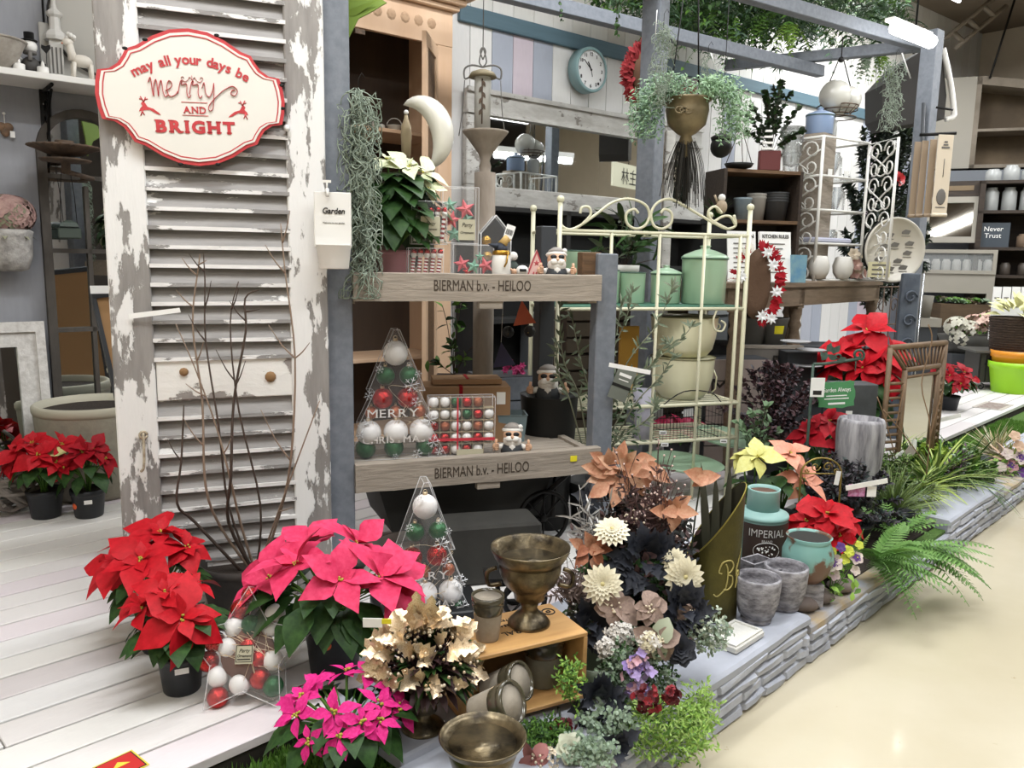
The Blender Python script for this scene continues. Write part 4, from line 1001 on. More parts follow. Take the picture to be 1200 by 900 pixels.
poinsettia('large coral pink poinsettia with dark green leaves in black pot', tuple(p3), .085, .155, P(380, 640, 2.1).z - DECK - .01, 82 * s_, 0, .135, PINKB, seed=23,
           headlist=HD([(-165, .45, 1.1), (-140, .95, .95), (-25, .6, 1.1), (-5, .35, 1.1), (60, 1.0, 1.1), (-70, .75, .8), (140, .9, .9)]), nleaf=46, leafL=.12, big=5, small=2, stick=((.078, .112, -1.62, ORST, .03, .028),), wide=.62, droop=.3, lift=(0, .9))
p4 = V((P(405, 900, 1.72).x, 1.73, .145)); s_ = px(1.72)
poinsettia('small hot pink poinsettia at the front, beside brass bowl', tuple(p4), .06, .1, P(405, 815, 1.7).z - .145 + .02, 72 * s_, 0, .055, HOTB, seed=31,
           headlist=HD([(-95, .8, 1.1), (-145, .5, 1.05), (-85, .35, 1.05), (-40, .45, 1.05), (-5, .35, 1.15), (-30, .75, .95), (-165, .75, 1), (170, .9, 1), (60, .9, 1), (100, .7, 1), (-60, .55, .9), (-115, .15, .8), (20, .7, 1), (-180, .35, .9), (135, .5, .9)]), nleaf=30, leafL=.09, big=5, small=2, wide=.5, droop=.25, lift=(-.1, .35))
# ================================================================== ON THE RACK
WB = mat('cream_white_bract', 'cfd6a8', .5, col2='e2e6c6', scale=6)
p = on_rack(462, .2); s_ = px(p.y)
poinsettia('cream white poinsettia in a pink pot, left end of top rack shelf', tuple(p), .06, .1, P(470, 176, p.y).z - p.z - .02, .155, 0, .09, WB, seed=41, pot=mat('pale_pink_pot', 'd9a3ab', .5),
           headlist=HD([(-100, 1.1, 1), (-50, .9, 1.0), (-10, .8, 1.1), (180, .5, .9), (-170, -.05, 1.1), (80, 1.1, 1), (-20, .5, .8)]), nleaf=190, leafel=(-.7, 1.35), leafL=.125, big=5, small=2)
def minibox(label, base, w, h, d, rz, kind, group):
 t = T('ornament_box', label, 'ornament box', base, rz, group)
 MB().box(-w / 2, w / 2, -d / 2, d / 2, 0, h, FILM).build('clear_box', t); e = MB()
 for x in (-w / 2, w / 2):
  for y in (-d / 2, d / 2): e.tube([(x, y, 0), (x, y, h)], .0012, 4, EDGE)
  for z in (.001, h): e.tube([(x, -d / 2, z), (x, d / 2, z)], .0012, 4, EDGE)
 for z in (.001, h):
  for y in (-d / 2, d / 2): e.tube([(-w / 2, y, z), (w / 2, y, z)], .0012, 4, EDGE)
 e.build('box_edges', t); return t
SR_ = mat('star_red', 'c5555c', .5); SG = mat('star_green', '6fa088', .5)
def cane(t, x, y, z, L_, a):
 mb = MB(); n = 12; r = .0075; d = V((math.sin(rad(a)), 0, math.cos(rad(a))))
 for i in range(n):
  mb.tube([V((x, y, z)) + d * (L_ * i / n), V((x, y, z)) + d * (L_ * (i + 1) / n)], r, 7, (BR if i % 2 else WHITE), cap=False)
 mb.ball(V((x, y, z)) + d * L_, r * 1.5, WHITE, 8, 5).ball(V((x, y, z)) + d * (L_ + .012), r * 1.5, BR, 8, 5)
 mb.build('striped_cane', t)
p = on_rack(515 - 17, .07); s_ = px(p.y)
for i, (x_, zz, lab) in enumerate(((497, 0, 'lower box of red and white candy canes, top rack shelf'), (501, 1, 'box of candy canes with beige label stacked on another box'))):
 p = on_rack(x_ + 1, .08); h_ = 33 * s_; 
 if zz: h_ = 48 * s_
 t = minibox(lab, (p.x, p.y, p.z + .01 + (35 * s_ if zz else 0)), 40 * s_, h_, .06, RRZ * .6, 'cane', 'candy cane ornament boxes')
 if not zz: t.location.z = p.z + .003
 for k in range(5): cane(t, (-15 + 7.5 * k) * s_, 0, .012, h_ * .66, 6)
 if zz:
  lb = MB().cbox((1 * s_, -.032, h_ * .42), (22 * s_, .002, 22 * s_), _mats['beige_label']).build('label', t)
  text('Party', lb, INK, 1 * s_, -.0335, h_ * .45, .018, .035, None, 0, .3); text('Ornament', lb, INK, 1 * s_, -.0335, h_ * .33, .012, .045, None, 0, .3)
def star3(t, x, z, r, m, a0=0, y=0):
 mb = MB(); vs = [(x, y - r * .3, z), (x, y + r * .3, z)]
 for i in range(10):
  a = rad(a0 + 90) + i * math.pi / 5; q = r if i % 2 == 0 else r * .42; vs.append((x + q * math.cos(a), y, z + q * math.sin(a)))
 fs = []
 for i in range(10): j = (i + 1) % 10; fs += [(0, 2 + j, 2 + i), (1, 2 + i, 2 + j)]
 mb.raw(vs, fs, m, False).build('star', t)
p = on_rack(555, .08); t = minibox('wide box of red and green stars lying under another box', tuple(p + V((0, 0, .003))), 52 * s_, 38 * s_, .07, RRZ * .6, 's', 'star ornament boxes')
star3(t, -.045, .05, .034, SR_, 10); star3(t, -.0, .042, .032, SG, -10); star3(t, .045, .045, .036, SR_, 20); star3(t, -.02, .02, .022, BR, 0, .01); star3(t, .025, .078, .02, SG, 0, .015)
p = on_rack(538, .1); t = minibox('upright clear box of stars with beige label on top', (p.x, p.y, p.z + .004 + 38 * s_ + .003), 42 * s_, 64 * s_, .06, RRZ * .6, 's', 'star ornament boxes')
star3(t, .022, .125, .04, SR_, 15); star3(t, -.03, .085, .036, SR_, -10, -.01); star3(t, -.035, .14, .032, SG, 5, .01); star3(t, -.02, .035, .036, SG, 0); star3(t, .03, .09, .03, SG, 9, .02)
lb = MB().cbox((.022, -.032, .05), (.062, .002, .075), _mats['beige_label']).build('label', t)
text('Party', lb, INK, .022, -.0335, .06, .022, .04, None, 0, .3); text('Ornament', lb, INK, .022, -.0335, .035, .014, .05, None, 0, .3)
p = on_rack(579, .12); t = T('house_ornament_box', 'house shaped clear box with black back and gold bauble and barcode tag', 'ornament box', tuple(p), RRZ * .5)
w, h = 36 * s_, 74 * s_; poly = [(-w / 2, 0), (w / 2, 0), (w / 2, h * .72), (0, h), (-w / 2, h * .72)]
filmbox(t, poly, .06, er=.003); MB().prism(poly, .02, .024, BLACK).build('black_back', t)
MB().ball((-w * .28, 0, h * .6), .02, mat('gold_bauble', 'b08a3c', .25, .9, bump=.4, scale=90), 14, 8).ball((-w * .25, 0, h * .36), .02, _mats['gold_bauble'], 14, 8).build('bauble', t)
l_ = MB().cbox((-w * .05, -.034, h * .78), (.034, .002, .05), PAPER, rot(18, 'Y')).build('barcode_tag', t)
bc = MB()
for k in range(9): bc.cbox((-w * .05 - .012 + k * .003, -.0355, h * .77), (.0014 if k % 3 else .0022, .001, .02), INK, rot(18, 'Y'))
bc.build('barcode', l_)
p = on_rack(587, .0); p.y -= .0; t = T('snowman_figurine', 'white snowman figurine with gold scarf and dark cap, top rack shelf', 'figurine', tuple(p), .3)
MB().lathe([(.028, 0), (.033, .01), (.034, .06), (.03, .09), (.02, .1), (0, .102)], 18, WHITE).build('body', t)
MB().lathe([(.032, .088), (.034, .096), (.03, .104)], 16, _mats['gold_bauble']).tube([(.015, -.035, .095), (.008, -.042, .06), (0, -.042, .045)], .008, 6, _mats['gold_bauble'], flat=.4).build('scarf', t)
MB().lathe([(.024, .1), (.026, .115), (.018, .13), (0, .138)], 14, mat('navy_cap', '343a46', .7)).tube([(-.02, -.01, .118), (-.055, -.02, .126)], [.012, .002], 6, _mats['navy_cap']).tube([(.0, -.01, .125), (.02, 0, .148), (.032, 0, .138)], [.018, .014, .006], 8, mat('straw_hat', 'b9995c', .7)).build('cap', t)
SKIN = mat('ceramic_skin', 'd3a98a', .5); BEARD = mat('white_ceramic', 'e6e3dd', .5, bump=.2, scale=60); DCL = mat('dark_spotted_coat', '34383c', .6)
def gnome(label, p, s, rz, group='white bearded gnome figurines', tilt=0):
 t = T('gnome_figurine', label, 'figurine', tuple(p), rz, group)
 MB().lathe([(.034 * s, 0), (.04 * s, .006 * s), (.036 * s, .03 * s), (.022 * s, .05 * s)], 18, DCL).build('coat', t)
 hd = MB().ball((0, 0, .066 * s), .032 * s, SKIN, 16, 10); hd.build('head', t)
 MB().ball((0, -.006 * s, .05 * s), .032 * s, BEARD, 14, 8, sz=.85).ball((0, -.024 * s, .03 * s), .014 * s, BEARD, 8, 6, sz=1.5).ball((-.01 * s, -.032 * s, .06 * s), .011 * s, BEARD, 8, 5, sx=1.4).ball((.01 * s, -.032 * s, .06 * s), .011 * s, BEARD, 8, 5, sx=1.4).build('beard', t)
 MB().ball((0, -.037 * s, .068 * s), .006 * s, SKIN, 8, 5).build('nose', t)
 MB().ball((-.013 * s, -.029 * s, .076 * s), .011 * s, BLACK, 10, 6, sy=.5, sz=.7).ball((.013 * s, -.029 * s, .076 * s), .011 * s, BLACK, 10, 6, sy=.5, sz=.7).build('goggles', t)
 cp = MB().lathe([(.034 * s, .078 * s), (.037 * s, .084 * s), (.033 * s, .09 * s)], 16, BEARD, rot(-8, 'X')).lathe([(.033 * s, .086 * s), (.026 * s, .1 * s), (.012 * s, .108 * s), (0, .11 * s)], 16, mat('grey_white_cap', '8e8882', .7), rot(-8, 'X')).ball((.026 * s, 0, .096 * s), .009 * s, BEARD, 8, 5); cp.build('cap', t)
 for sg in (-1, 1):
  MB().tube([(sg * .03 * s, 0, .03 * s), (sg * .048 * s, -.01 * s, .026 * s)], .01 * s, 8, BEARD).build('cuff', t)
  a = MB().ball((sg * .056 * s, -.014 * s, .03 * s), .012 * s, SKIN, 10, 6, sz=1.1).tube([(sg * .056 * s, -.016 * s, .036 * s), (sg * .054 * s, -.016 * s, .056 * s)], [.006 * s, .0045 * s], 6, SKIN)
  for k in range(4): a.tube([(sg * .046 * s, -.024 * s, (.022 + .006 * k) * s), (sg * .058 * s, -.027 * s, (.022 + .006 * k) * s)], .0034 * s, 5, SKIN)
  a.build('thumbs_up_hand', t)
 return t
p = on_rack(652, .02); gnome('white bearded gnome in black goggles, top rack shelf right end', (p.x, p.y, p.z), 1.12, yawto(p) + .1)
p = on_rack(600, .01, True); gnome('white bearded gnome in black goggles, beside bauble box on lower shelf', (p.x, p.y, p.z), 1.12, yawto(p))
p = on_rack(612, .02); t = T('gnome_figurine', 'small white capped gnome lying low beside pink tree plaque', 'figurine', (p.x, p.y, p.z + .012), 0, 'white bearded gnome figurines')
MB().ball((0, 0, .02), .02, BEARD, 12, 7, sx=1.2).ball((-.03, 0, .015), .012, SKIN, 8, 5).tube([(-.03, 0, .015), (-.045, -.005, .026)], .005, 6, SKIN).build('body', t); MB().tube([(-.01, -.018, .022), (.015, -.018, .022)], .006, 6, BLACK).build('goggles', t)
p = on_rack(628, .05); t = T('tree_plaque', 'small pink wooden tree plaque with red star, by gnome', 'ornament', tuple(p), .2)
pkk = mat('pale_pink_wood', 'd9b6ae', .7); rdd = mat('dull_red_paint', 'b04a50', .6); w = 14 * s_
MB().prism([(-w, 0), (w, 0), (0, 35 * s_)], -.008, .008, pkk).build('board', t); MB().ring([(-w, 0), (w, 0), (0, 35 * s_)], [(-w * .8, .004), (w * .8, .004), (0, 31 * s_)], -.0095, -.007, rdd).build('border', t)
star3(t, 0, 19 * s_, .013, rdd, 0, -.008)
for x_ in (-.012, 0, .012): MB().tube([(x_, -.009, .006), (x_ * .9, -.009, .028)], .003, 5, rdd).build('stripe', t)
p = on_rack(601, .12); t = T('small_penguin_figurine', 'tiny dark green and white figurine behind the gold scarfed snowman', 'figurine', tuple(p), 0)
MB().ball((0, 0, .035), .024, mat('dark_green_coat', '2d3a33', .6), 10, 6, sz=1.4).build('body', t); MB().ball((0, 0, .085), .018, BEARD, 10, 6).build('head', t)
KR = mat('brown_kraft_card', '9c7b5a', .8, col2='937252', scale=3)
p = on_rack(545, .33, True); s_ = px(p.y); 
t = T('gift_box', 'brown cardboard box tied with red ribbon, lower rack shelf', 'box', tuple(p), RRZ * .35, 'brown kraft boxes on the lower shelf')
hb = 65 * s_; bw_ = 100 * s_
MB().cbox((0, 0, hb / 2), (bw_, .17, hb), KR, ch=.001).build('carton', t); MB().cbox((-.025, -.087, hb / 2), (.014, .003, hb), REDD).cbox((-.025, 0, hb + .0015), (.014, .172, .003), REDD).build('ribbon', t)
MB().cbox((bw_ * .39, -.0865, hb * .8), (.036, .002, .05), PAPER).build('address_label', t)
t2 = T('gift_box', 'smaller flat brown box lying on top of the red ribboned carton', 'box', (p.x + .0, p.y + .02, p.z + hb + .0045), RRZ * .45, 'brown kraft boxes on the lower shelf')
MB().cbox((0, 0, .011), (bw_ * .8, .13, .022), KR, ch=.001).build('carton', t2); MB().cbox((0, 0, .023), (.012, .132, .002), REDD).build('ribbon', t2)
p = on_rack(540, .07, True); s_ = px(p.y); w, h = 78 * s_, 70 * s_
t = minibox('clear gift pack of white red and green baubles in rows, lower shelf', tuple(p + V((0, 0, .0))), w, h, .06, RRZ * .5, 'b', None)
cols = [BW, BW, BG, BR, BC, DCL, BW, BW, BW, BG, BR, BW, BR, BC, BW, BW, BC, BW, BR, BR, BW, BW, BR, BW, BR, BR, BW, BR, BW, BG]
r_ = h / 11
for j in range(5):
 for i in range(6):
  if i == 5 and j in (0, 4): continue
  MB().ball((-w / 2 + w / 6 * (i + .5), -.005, h - h / 5 * (j + .5)), r_, cols[j * 6 + i], 12, 7).build('bauble', t)
gr = MB()
for i in range(1, 6): gr.box(-w / 2 + w / 6 * i - .001, -w / 2 + w / 6 * i + .001, -.02, .02, .002, h - .002, mat('card_grid', '9a8b70', .8))
for j in range(1, 5): gr.box(-w / 2 + .002, w / 2 - .002, -.02, .02, h / 5 * j - .001, h / 5 * j + .001, _mats['card_grid'])
gr.build('card_grid', t)
RB = mat('red_ribbon', 'c23a48', .4)
MB().box(-w / 2, w / 2, -.032, -.031, h * .26, h * .31, RB).box(-.02, -.014, -.032, -.031, 0, h, RB).build('ribbon', t)
MB().cbox((w * .12, -.0325, .014), (w * .4, .002, .024), _mats['beige_label']).build('label', t)
p = on_rack(598, .26, True); t = T('galvanised_box', 'blue-grey metal box behind the gnome on the lower shelf', 'box', tuple(p), RRZ * .3)
MB().lathe([(.07, 0), (.085, .11), (.09, .112), (.08, .112), (.07, .02), (0, .02)], 4, mat('galvanised_blue', '7e9196', .5, .3), rot(45, 'Z'), smooth=False).build('body', t)
p = P(642, 540, 3.42); t = T('black_bucket', 'tall black ribbed metal bucket carrying a gnome, behind rack', 'bucket', (p.x, p.y, DECK), 0); s_ = px(3.42)
DB = mat('black_metal_bucket', '232322', .55, .3); zt_ = P(642, 463, 3.42).z - DECK
MB().lathe([(24 * s_, 0), (25 * s_, .02), (29 * s_, zt_ * .5), (30 * s_, zt_ * .52), (30 * s_, zt_ * .55), (34 * s_, zt_), (35 * s_, zt_ + .005), (33 * s_, zt_), (0, zt_ - .01)], 32, DB).build('body', t)
gnome('white bearded gnome in black goggles sitting on black bucket', (p.x - .01, p.y - .05, DECK + zt_ - .008), 1.35, yawto(p))
p = P(600, 425, 4.0); t = T('pink_flower_bunch', 'small bunch of magenta flowers on the crate behind the lower rack shelf', 'flowers', tuple(P(600, 440, 4.0)), 0)
fb = MB(); MG = mat('magenta_petal', 'b0306a', .6)
for k in range(14): flower(fb, (R.uniform(-.05, .06), R.uniform(-.02, .02), R.uniform(0, .07)), (R.uniform(-1, 1), -1, .5), .022, MG, 2, 6, .3)
fb.build('petals', t)
t = T('storage_crate', 'grey wooden crate under the magenta flowers behind the rack', 'crate', (P(600, 440, 4.0).x, 4.02, DECK), WRZ * .5)
zc_ = P(600, 438, 4.0).z - DECK
MB().box(-.2, .2, -.12, .12, 0, zc_, DGREY).build('body', t)
for k in range(5): MB().box(-.2, .2, -.13, -.12, zc_ / 5 * k + .004, zc_ / 5 * (k + 1) - .004, GREY).build('slat', t)
for (cx_, cy_, m_, lab) in ((615, 366, mat('orange_paper', 'b5563a', .7), 'orange triangle bodied bird ornament hanging beneath the top rack board'), (591, 415, mat('navy_paper', '34324f', .7), 'navy triangle bodied bird ornament hanging above brown boxes')):
 p = P(cx_, cy_ + 8, 3.35); s_ = px(3.35); t = T('bird_ornament', lab, 'ornament', tuple(p), 0)
 MB().prism([(-13 * s_, -8 * s_), (13 * s_, -4 * s_), (-4 * s_, 22 * s_)], -.006, .006, m_).build('body', t)
 MB().ball((6 * s_, 0, -14 * s_) if cy_ < 400 else (4 * s_, 0, 34 * s_), 7 * s_, BLACK, 10, 6).build('head', t)
 MB().lathe([(.008, 0), (0, .03)], 8, mat('yellow_beak', 'c9a23a', .6), tr(4 * s_, 0, (-14 if cy_ < 400 else 34) * s_) @ rot(100, 'X')).build('beak', t)
 MB().tube([(-4 * s_, 0, 22 * s_), (-2 * s_, 0, .28 if cy_ > 400 else .1)], .001, 4, WHITE).build('thread', t)
WH = mat('dark_zinc', '393936', .6, .4, col2='3a3a37', scale=6)
p = PZ(560, 640, DECK); p = V((P(562, 640, 3.25).x, 3.25, DECK))
t = T('trough_cart', 'dark metal trough cart with spoked wheels under the rack', 'cart', tuple(p), WRZ * .6)
MB().prism([(-.42, .12), (.2, .12), (.28, .4), (-.5, .4)], -.16, .2, WH).build('trough', t)
def wheel(par, x, y, z, r):
 w_ = MB(); w_.tube([V((x + r * math.cos(a), y, z + r * math.sin(a))) for a in [i * math.pi / 12 for i in range(25)]], .009, 5, IRON)
 for k in range(8): a = k * math.pi / 4; w_.tube([(x, y, z), (x + r * math.cos(a), y, z + r * math.sin(a))], .0045, 4, IRON)
 w_.ball((x, y, z), .018, IRON, 8, 5); return w_.build('wheel', par)
wheel(t, .2, -.2, .12, .11); wheel(t, .2, .24, .12, .11)
MB().tube([(.1, -.17, .12), (.5, -.17, .42)], .012, 5, IRON).tube([(.24, -.2, .12), (.3, -.1, .3)], .01, 5, IRON).build('handle', t)
p = V((P(600, 700, 2.62).x, 2.62, DECK)); t = T('stone_trough', 'low grey stone slab trough behind the wooden crate', 'trough', tuple(p + V((-.12, .2, 0))), WRZ * .4)
MB().cbox((0, 0, .11), (.42, .18, .22), mat('dark_stone', '383733', .9, col2='2e2d2a', scale=9), ch=.01).build('body', t)
t2 = T('small_cart', 'low black cart with a spoked iron wheel behind the brass urn', 'cart', (P(612, 720, 2.45).x, 2.5, DECK), .2)
wheel(t2, 0, -.04, .07, .068); wheel(t2, 0, .08, .07, .068); MB().cbox((-.02, .02, .13), (.2, .1, .02), IRON).tube([(.1, .02, .13), (.12, .02, .2)], .006, 5, IRON).build('platform', t2)
p = PP(391, 315, RA, rdeg, -.125); s_ = px(p.y); t = T('tap_planter', 'white tin wall planter lettered Garden with a tap, on left post', 'planter', tuple(p), RRZ * .75)
MB().cbox((0, .0, 55 * s_), (46 * s_ * .9, .006, 62 * s_), WHITE, ch=.002).build('back_plate', t)
MB().lathe([(.045, 0), (.047, .003), (.055, 26 * s_), (.058, 27 * s_), (.052, 27 * s_), (.045, .01), (0, .01)], 28, WHITE, tr(0, -.02, 0), a0=0, a1=360, sy=.8).build('cup', t)
MB().tube([(-.018, -.005, 88 * s_), (-.018, -.03, 88 * s_), (-.018, -.036, 80 * s_)], .006, 6, WHITE).cbox((-.018, -.018, 97 * s_), (.026, .006, .008), WHITE).tube([(-.018, -.018, 88 * s_), (-.018, -.018, 97 * s_)], .003, 6, WHITE).build('tap', t)
text('Garden', t, INK, .002, -.0045, 62 * s_, .026, .07, None, .0006, .15)
text('Welcome to our garden', t, INKG, .002, -.0045, 51 * s_, .007, .07)
# ================================================================== CENTRE FOREGROUND
def goblet(label, base, R0, H, name='brass_urn', foot=.5, bowl=.45, cat='urn', wall=.9, stem=.16, prof=None, rz=0, handles=False, group=None):
 t = T(name, label, cat, base, rz, group)
 MB().lathe([(R0 * foot, 0), (R0 * foot * 1.02, H * .02), (R0 * foot * .95, H * .05), (R0 * foot * .7, H * .12), (R0 * foot * .45, H * .17), (R0 * stem, H * .22), (R0 * stem * 1.2, H * .27), (R0 * stem, H * .3)], 40, BRASS).build('foot', t)
 o = MB().lathe([(R0 * stem, H * .3), (R0 * stem * 1.9, H * .33), (R0 * .42, H * .42), (R0 * .66, H * .54), (R0 * .78, H * .68), (R0 * .8, H * .8)], 48, BRASS).lathe([(R0 * .76, H * .84), (R0 * .68, H * .8), (0, H * .79)], 40, BRASS).build('bowl', t)
 MB().lathe([(R0 * .8, H * .8), (R0 * .92, H * .88), (R0, H * .97), (R0 * 1.01, H), (R0 * .97, H * .985), (R0 * .85, H * .88), (R0 * .74, H * .8)], 48, BRASS).build('rim', t)
 if handles:
  for sg in (-1, 1): MB().tube(smooth_path([(sg * R0 * .84, 0, H * .72), (sg * R0 * 1.08, 0, H * .66), (sg * R0 * 1.04, 0, H * .5), (sg * R0 * .72, 0, H * .52)], 4), .006, 6, BRASS).build('handle', t)
 return t
p = PZ(493, 884, .16); hb_ = goblet('brass goblet urn filled with gold holly, behind brass bowl', (p.x + .0, p.y + .05, .2012), .075, .15, foot=.72, stem=.25)
t = T('gold_holly_arrangement', 'metallic gold holly leaves and pearl berries standing in brass goblet', 'artificial flowers', (p.x + .01, p.y + .05, .2012 + .13), 0)
st_ = MB(); be = MB(); PB_ = mat('pearl_berry', 'd9cbb2', .35, .2); DKL = mat('dark_burgundy_leaf', '3a2224', .6); s_ = px(p.y + .05)
HOLLY = [(0, .1), (.1, .75), (.2, .45), (.34, 1), (.46, .55), (.6, .9), (.72, .4), (.84, .5), (1, .02)]
for k in range(95):
 d = sph(R.uniform(0, 6.3), R.uniform(-.45, 1.4)); c = V((d.x * .1 - .005, d.y * .07 - .02, .06 + d.z * .085))
 leafobj('gold_leaf', t, c, d + V((R.gauss(0, .5), R.gauss(0, .5), .2)), d + V((0, -.4, .4)), R.uniform(.045, .075), .7, .3, GOLD, HOLLY, .3)
 st_.tube([(0, 0, 0), c * .5, c], .0015, 4, DKL)
for (a, z) in ((-.03, .13), (.01, .15), (.0, .12), (-.02, .16)): leafobj('gold_leaf', t, (a, -.02, z), (a * 3 + .02, -.2, 1), (0, -1, .3), .08, .6, .1, GOLD, HOLLY)
for k in range(150):
 d = sph(R.uniform(0, 6.3), R.uniform(-.3, 1.4)); be.ball((d.x * .125, d.y * .1 - .03, .05 + d.z * .1), .0042, PB_ if k % 3 else GOLD, 7, 5)
dk_ = MB()
for k in range(260):
 d = sph(R.uniform(0, 6.3), R.uniform(-.6, 1.3)); dk_.leaf((d.x * .08, d.y * .07, .03 + d.z * .07), d + V((0, 0, .3)), (0, 0, 1), .06, .02, .4, .2, LEAF, DKL if k % 2 else GREENL)
st_.build('stems', t); o = be.build('berries', t); o['kind'] = 'stuff'; o = dk_.build('dark_leaves', t); o['kind'] = 'stuff'
MB().cbox((-.115, -.1, .19), (.045, .002, .022), PAPER).cbox((-.083, -.1, .194), (.022, .0022, .012), YEL).build('price_tag', t)
p = P(565, 868, 1.52); R0 = 56 * px(1.55)
t = T('brass_bowl', 'wide aged brass compote with flared rim, nearest item at bottom', 'bowl', (p.x, 1.56, .2012), 0)
zr = P(565, 862, 1.56).z - .2012
MB().lathe([(R0 * .6, 0), (R0 * .58, .01), (R0 * .25, .03), (R0 * .2, zr * .35), (R0 * .3, zr * .42)], 40, BRASS).build('foot', t)
MB().lathe([(R0 * .3, zr * .42), (R0 * .7, zr * .6), (R0 * .8, zr * .8), (R0 * .8, zr * .88)], 48, BRASS).lathe([(R0 * .77, zr * .9), (R0 * .72, zr * .86), (R0 * .5, zr * .84), (0, zr * .84)], 48, BRASS).build('bowl', t)
MB().lathe([(R0 * .8, zr * .86), (R0 * .9, zr * .9), (R0 * .99, zr * .99), (R0, zr), (R0 * .97, zr * 1.01), (R0 * .88, zr * .94), (R0 * .74, zr * .88), (R0 * .72, zr * .84)], 48, BRASS).build('rim', t)
pl_, pr2 = P(552, 800, 1.98), P(690, 745, 2.2)
zt_ = P(600, 745, 2.0).z
fl = P(549, 768, 1.83); fr = P(689, 745, 1.99); cu = V((fr.x - fl.x, fr.y - fl.y, 0)); cw = cu.length; crz = math.atan2(cu.y, cu.x)
zt_ = (fl.z + fr.z) / 2; HB = max(.14, zt_ - .2015)
t = T('wooden_crate', 'pale oak open box on its side stencilled with rural lettering', 'crate', (fl.x, fl.y, zt_ - HB), crz)
OAK = mat('honey_oak', 'd0a46a', .5, col2='bd8f58', scale=3, stretch=(1, 9, 9), bump=.08); OAKB = mat('plywood_back', '8a6f4e', .7)
cd = .2; th = .012
MB().cbox((cw / 2, cd / 2, HB - th / 2), (cw, cd, th), OAK, ch=.002).build('top_board', t); MB().cbox((cw / 2, cd / 2, th / 2), (cw, cd, th), OAK, ch=.002).build('bottom_board', t)
MB().cbox((th / 2, cd / 2, HB / 2), (th, cd, HB - 2 * th), OAK, ch=.002).build('side_board', t); MB().cbox((cw - th / 2, cd / 2, HB / 2), (th, cd, HB - 2 * th), OAK, ch=.002).build('side_board', t)
MB().cbox((cw / 2, cd - .004, HB / 2), (cw - 2 * th, .008, HB - 2 * th), OAKB).build('back_board', t)
o = text('RURAL', t, INK, 0, 0, 0, .03, .085); o.matrix_local = tr(cw * .52, cd * .45, HB + .0008) @ M.Rotation(math.pi, 4, 'Z')
o = text('WHOLESALE', t, INK, 0, 0, 0, .017, .09); o.matrix_local = tr(cw * .52, cd * .65, HB + .0008) @ M.Rotation(math.pi, 4, 'Z')
o = text('COUNTRY SIDE', t, INK, 0, 0, 0, .017, .09); o.matrix_local = tr(cw * .52, cd * .8, HB + .0008) @ M.Rotation(math.pi, 4, 'Z')
MB().tube([(cw * .9 + .018 * math.cos(a), cd * .75 + .018 * math.sin(a), HB + .001) for a in [i * .5 for i in range(13)]], .0022, 4, INK).tube([(cw * .9 + .006 * math.cos(a), cd * .75 + .006 * math.sin(a), HB + .001) for a in [i * .8 for i in range(9)]], .002, 4, INK).build('stamp_mark', t)
CB = (fl.x, fl.y, zt_ - HB)
def crate(x, y, z=None): z = HB if z is None else z; return _crate(x, y, z)
def _crate(x, y, z): return V((CB[0] + x * math.cos(crz) - y * math.sin(crz), CB[1] + x * math.sin(crz) + y * math.cos(crz), CB[2] + z))
GLZ = mat('olive_black_glaze', '3b362d', .18, col2='55503f', scale=7, coat=.5); CLAY = mat('pale_grey_clay', 'a39a8c', .85, col2='958c7e', scale=30, bump=.2); CLAY2 = mat('olive_grey_clay', '7c7b6d', .8, col2='6c6b5e', scale=20)
def glazed(label, loc, r, h, clay=CLAY, group='two-tone glazed plant pots', mw=None, cut=.6):
 t = T('glazed_pot', label, 'plant pot', tuple(loc), 0, group)
 if mw is not None: t.matrix_world = mw
 MB().lathe([(r * .68, 0), (r * .7, .004), (r * (.7 + .3 * cut), h * cut)], 36, clay).build('body', t)
 MB().lathe([(r * (.7 + .3 * cut), h * cut), (r * (.74 + .28 * cut), h * (cut + .02)), (r * .99, h * .82), (r * .96, h * .85), (r * 1.02, h * .88), (r * 1.02, h), (r * .9, h * 1.0), (r * .86, h * .9)], 36, GLZ).build('glazed_band', t)
 MB().lathe([(r * .86, h * .95), (r * .62, .012), (0, .012)], 30, clay).build('inside', t); return t
s_ = px(1.95)
glazed('two-tone glazed clay pot standing on top of the oak box', crate(cw * .26, cd * .4), 20 * s_, 57 * s_ )
s_ = px(2.02); glazed('dark glazed pot with grey-green base standing inside oak box', crate(cw * .78, cd * .5, th + .0005), 27 * s_, HB - 2 * th - .012, CLAY2, cut=.58)
pp_ = V((P(598, 830, 1.83).x, 1.84, .21)); 
for i, (cx_, cy_, YY, yw, lab) in enumerate(((590, 803, 1.88, 0, 'glazed clay pot lying on its side against the box, rear one'), (578, 828, 1.73, 0, 'glazed clay pot lying on its side behind brass bowl, nearer one'))):
 c = P(cx_, cy_, YY); mw = tr(c.x - .01, c.y + .03, c.z) @ M.Rotation(rad(-38), 4, 'Z') @ rot(68, 'X') @ tr(0, 0, -.06)
 mw = tr(c.x, c.y, c.z) @ M.Rotation(rad(62 if i else 60), 4, 'Z') @ rot(62, 'X') @ tr(0, 0, -.055)
 glazed(lab, (0, 0, 0), .048, .115, mw=mw)
p = crate(cw * .66, cd * .55); s_ = px(p.y)
goblet('brass footed urn with handles standing on the oak box', tuple(p), 48 * s_, 99 * s_, foot=.54, stem=.2, handles=True)
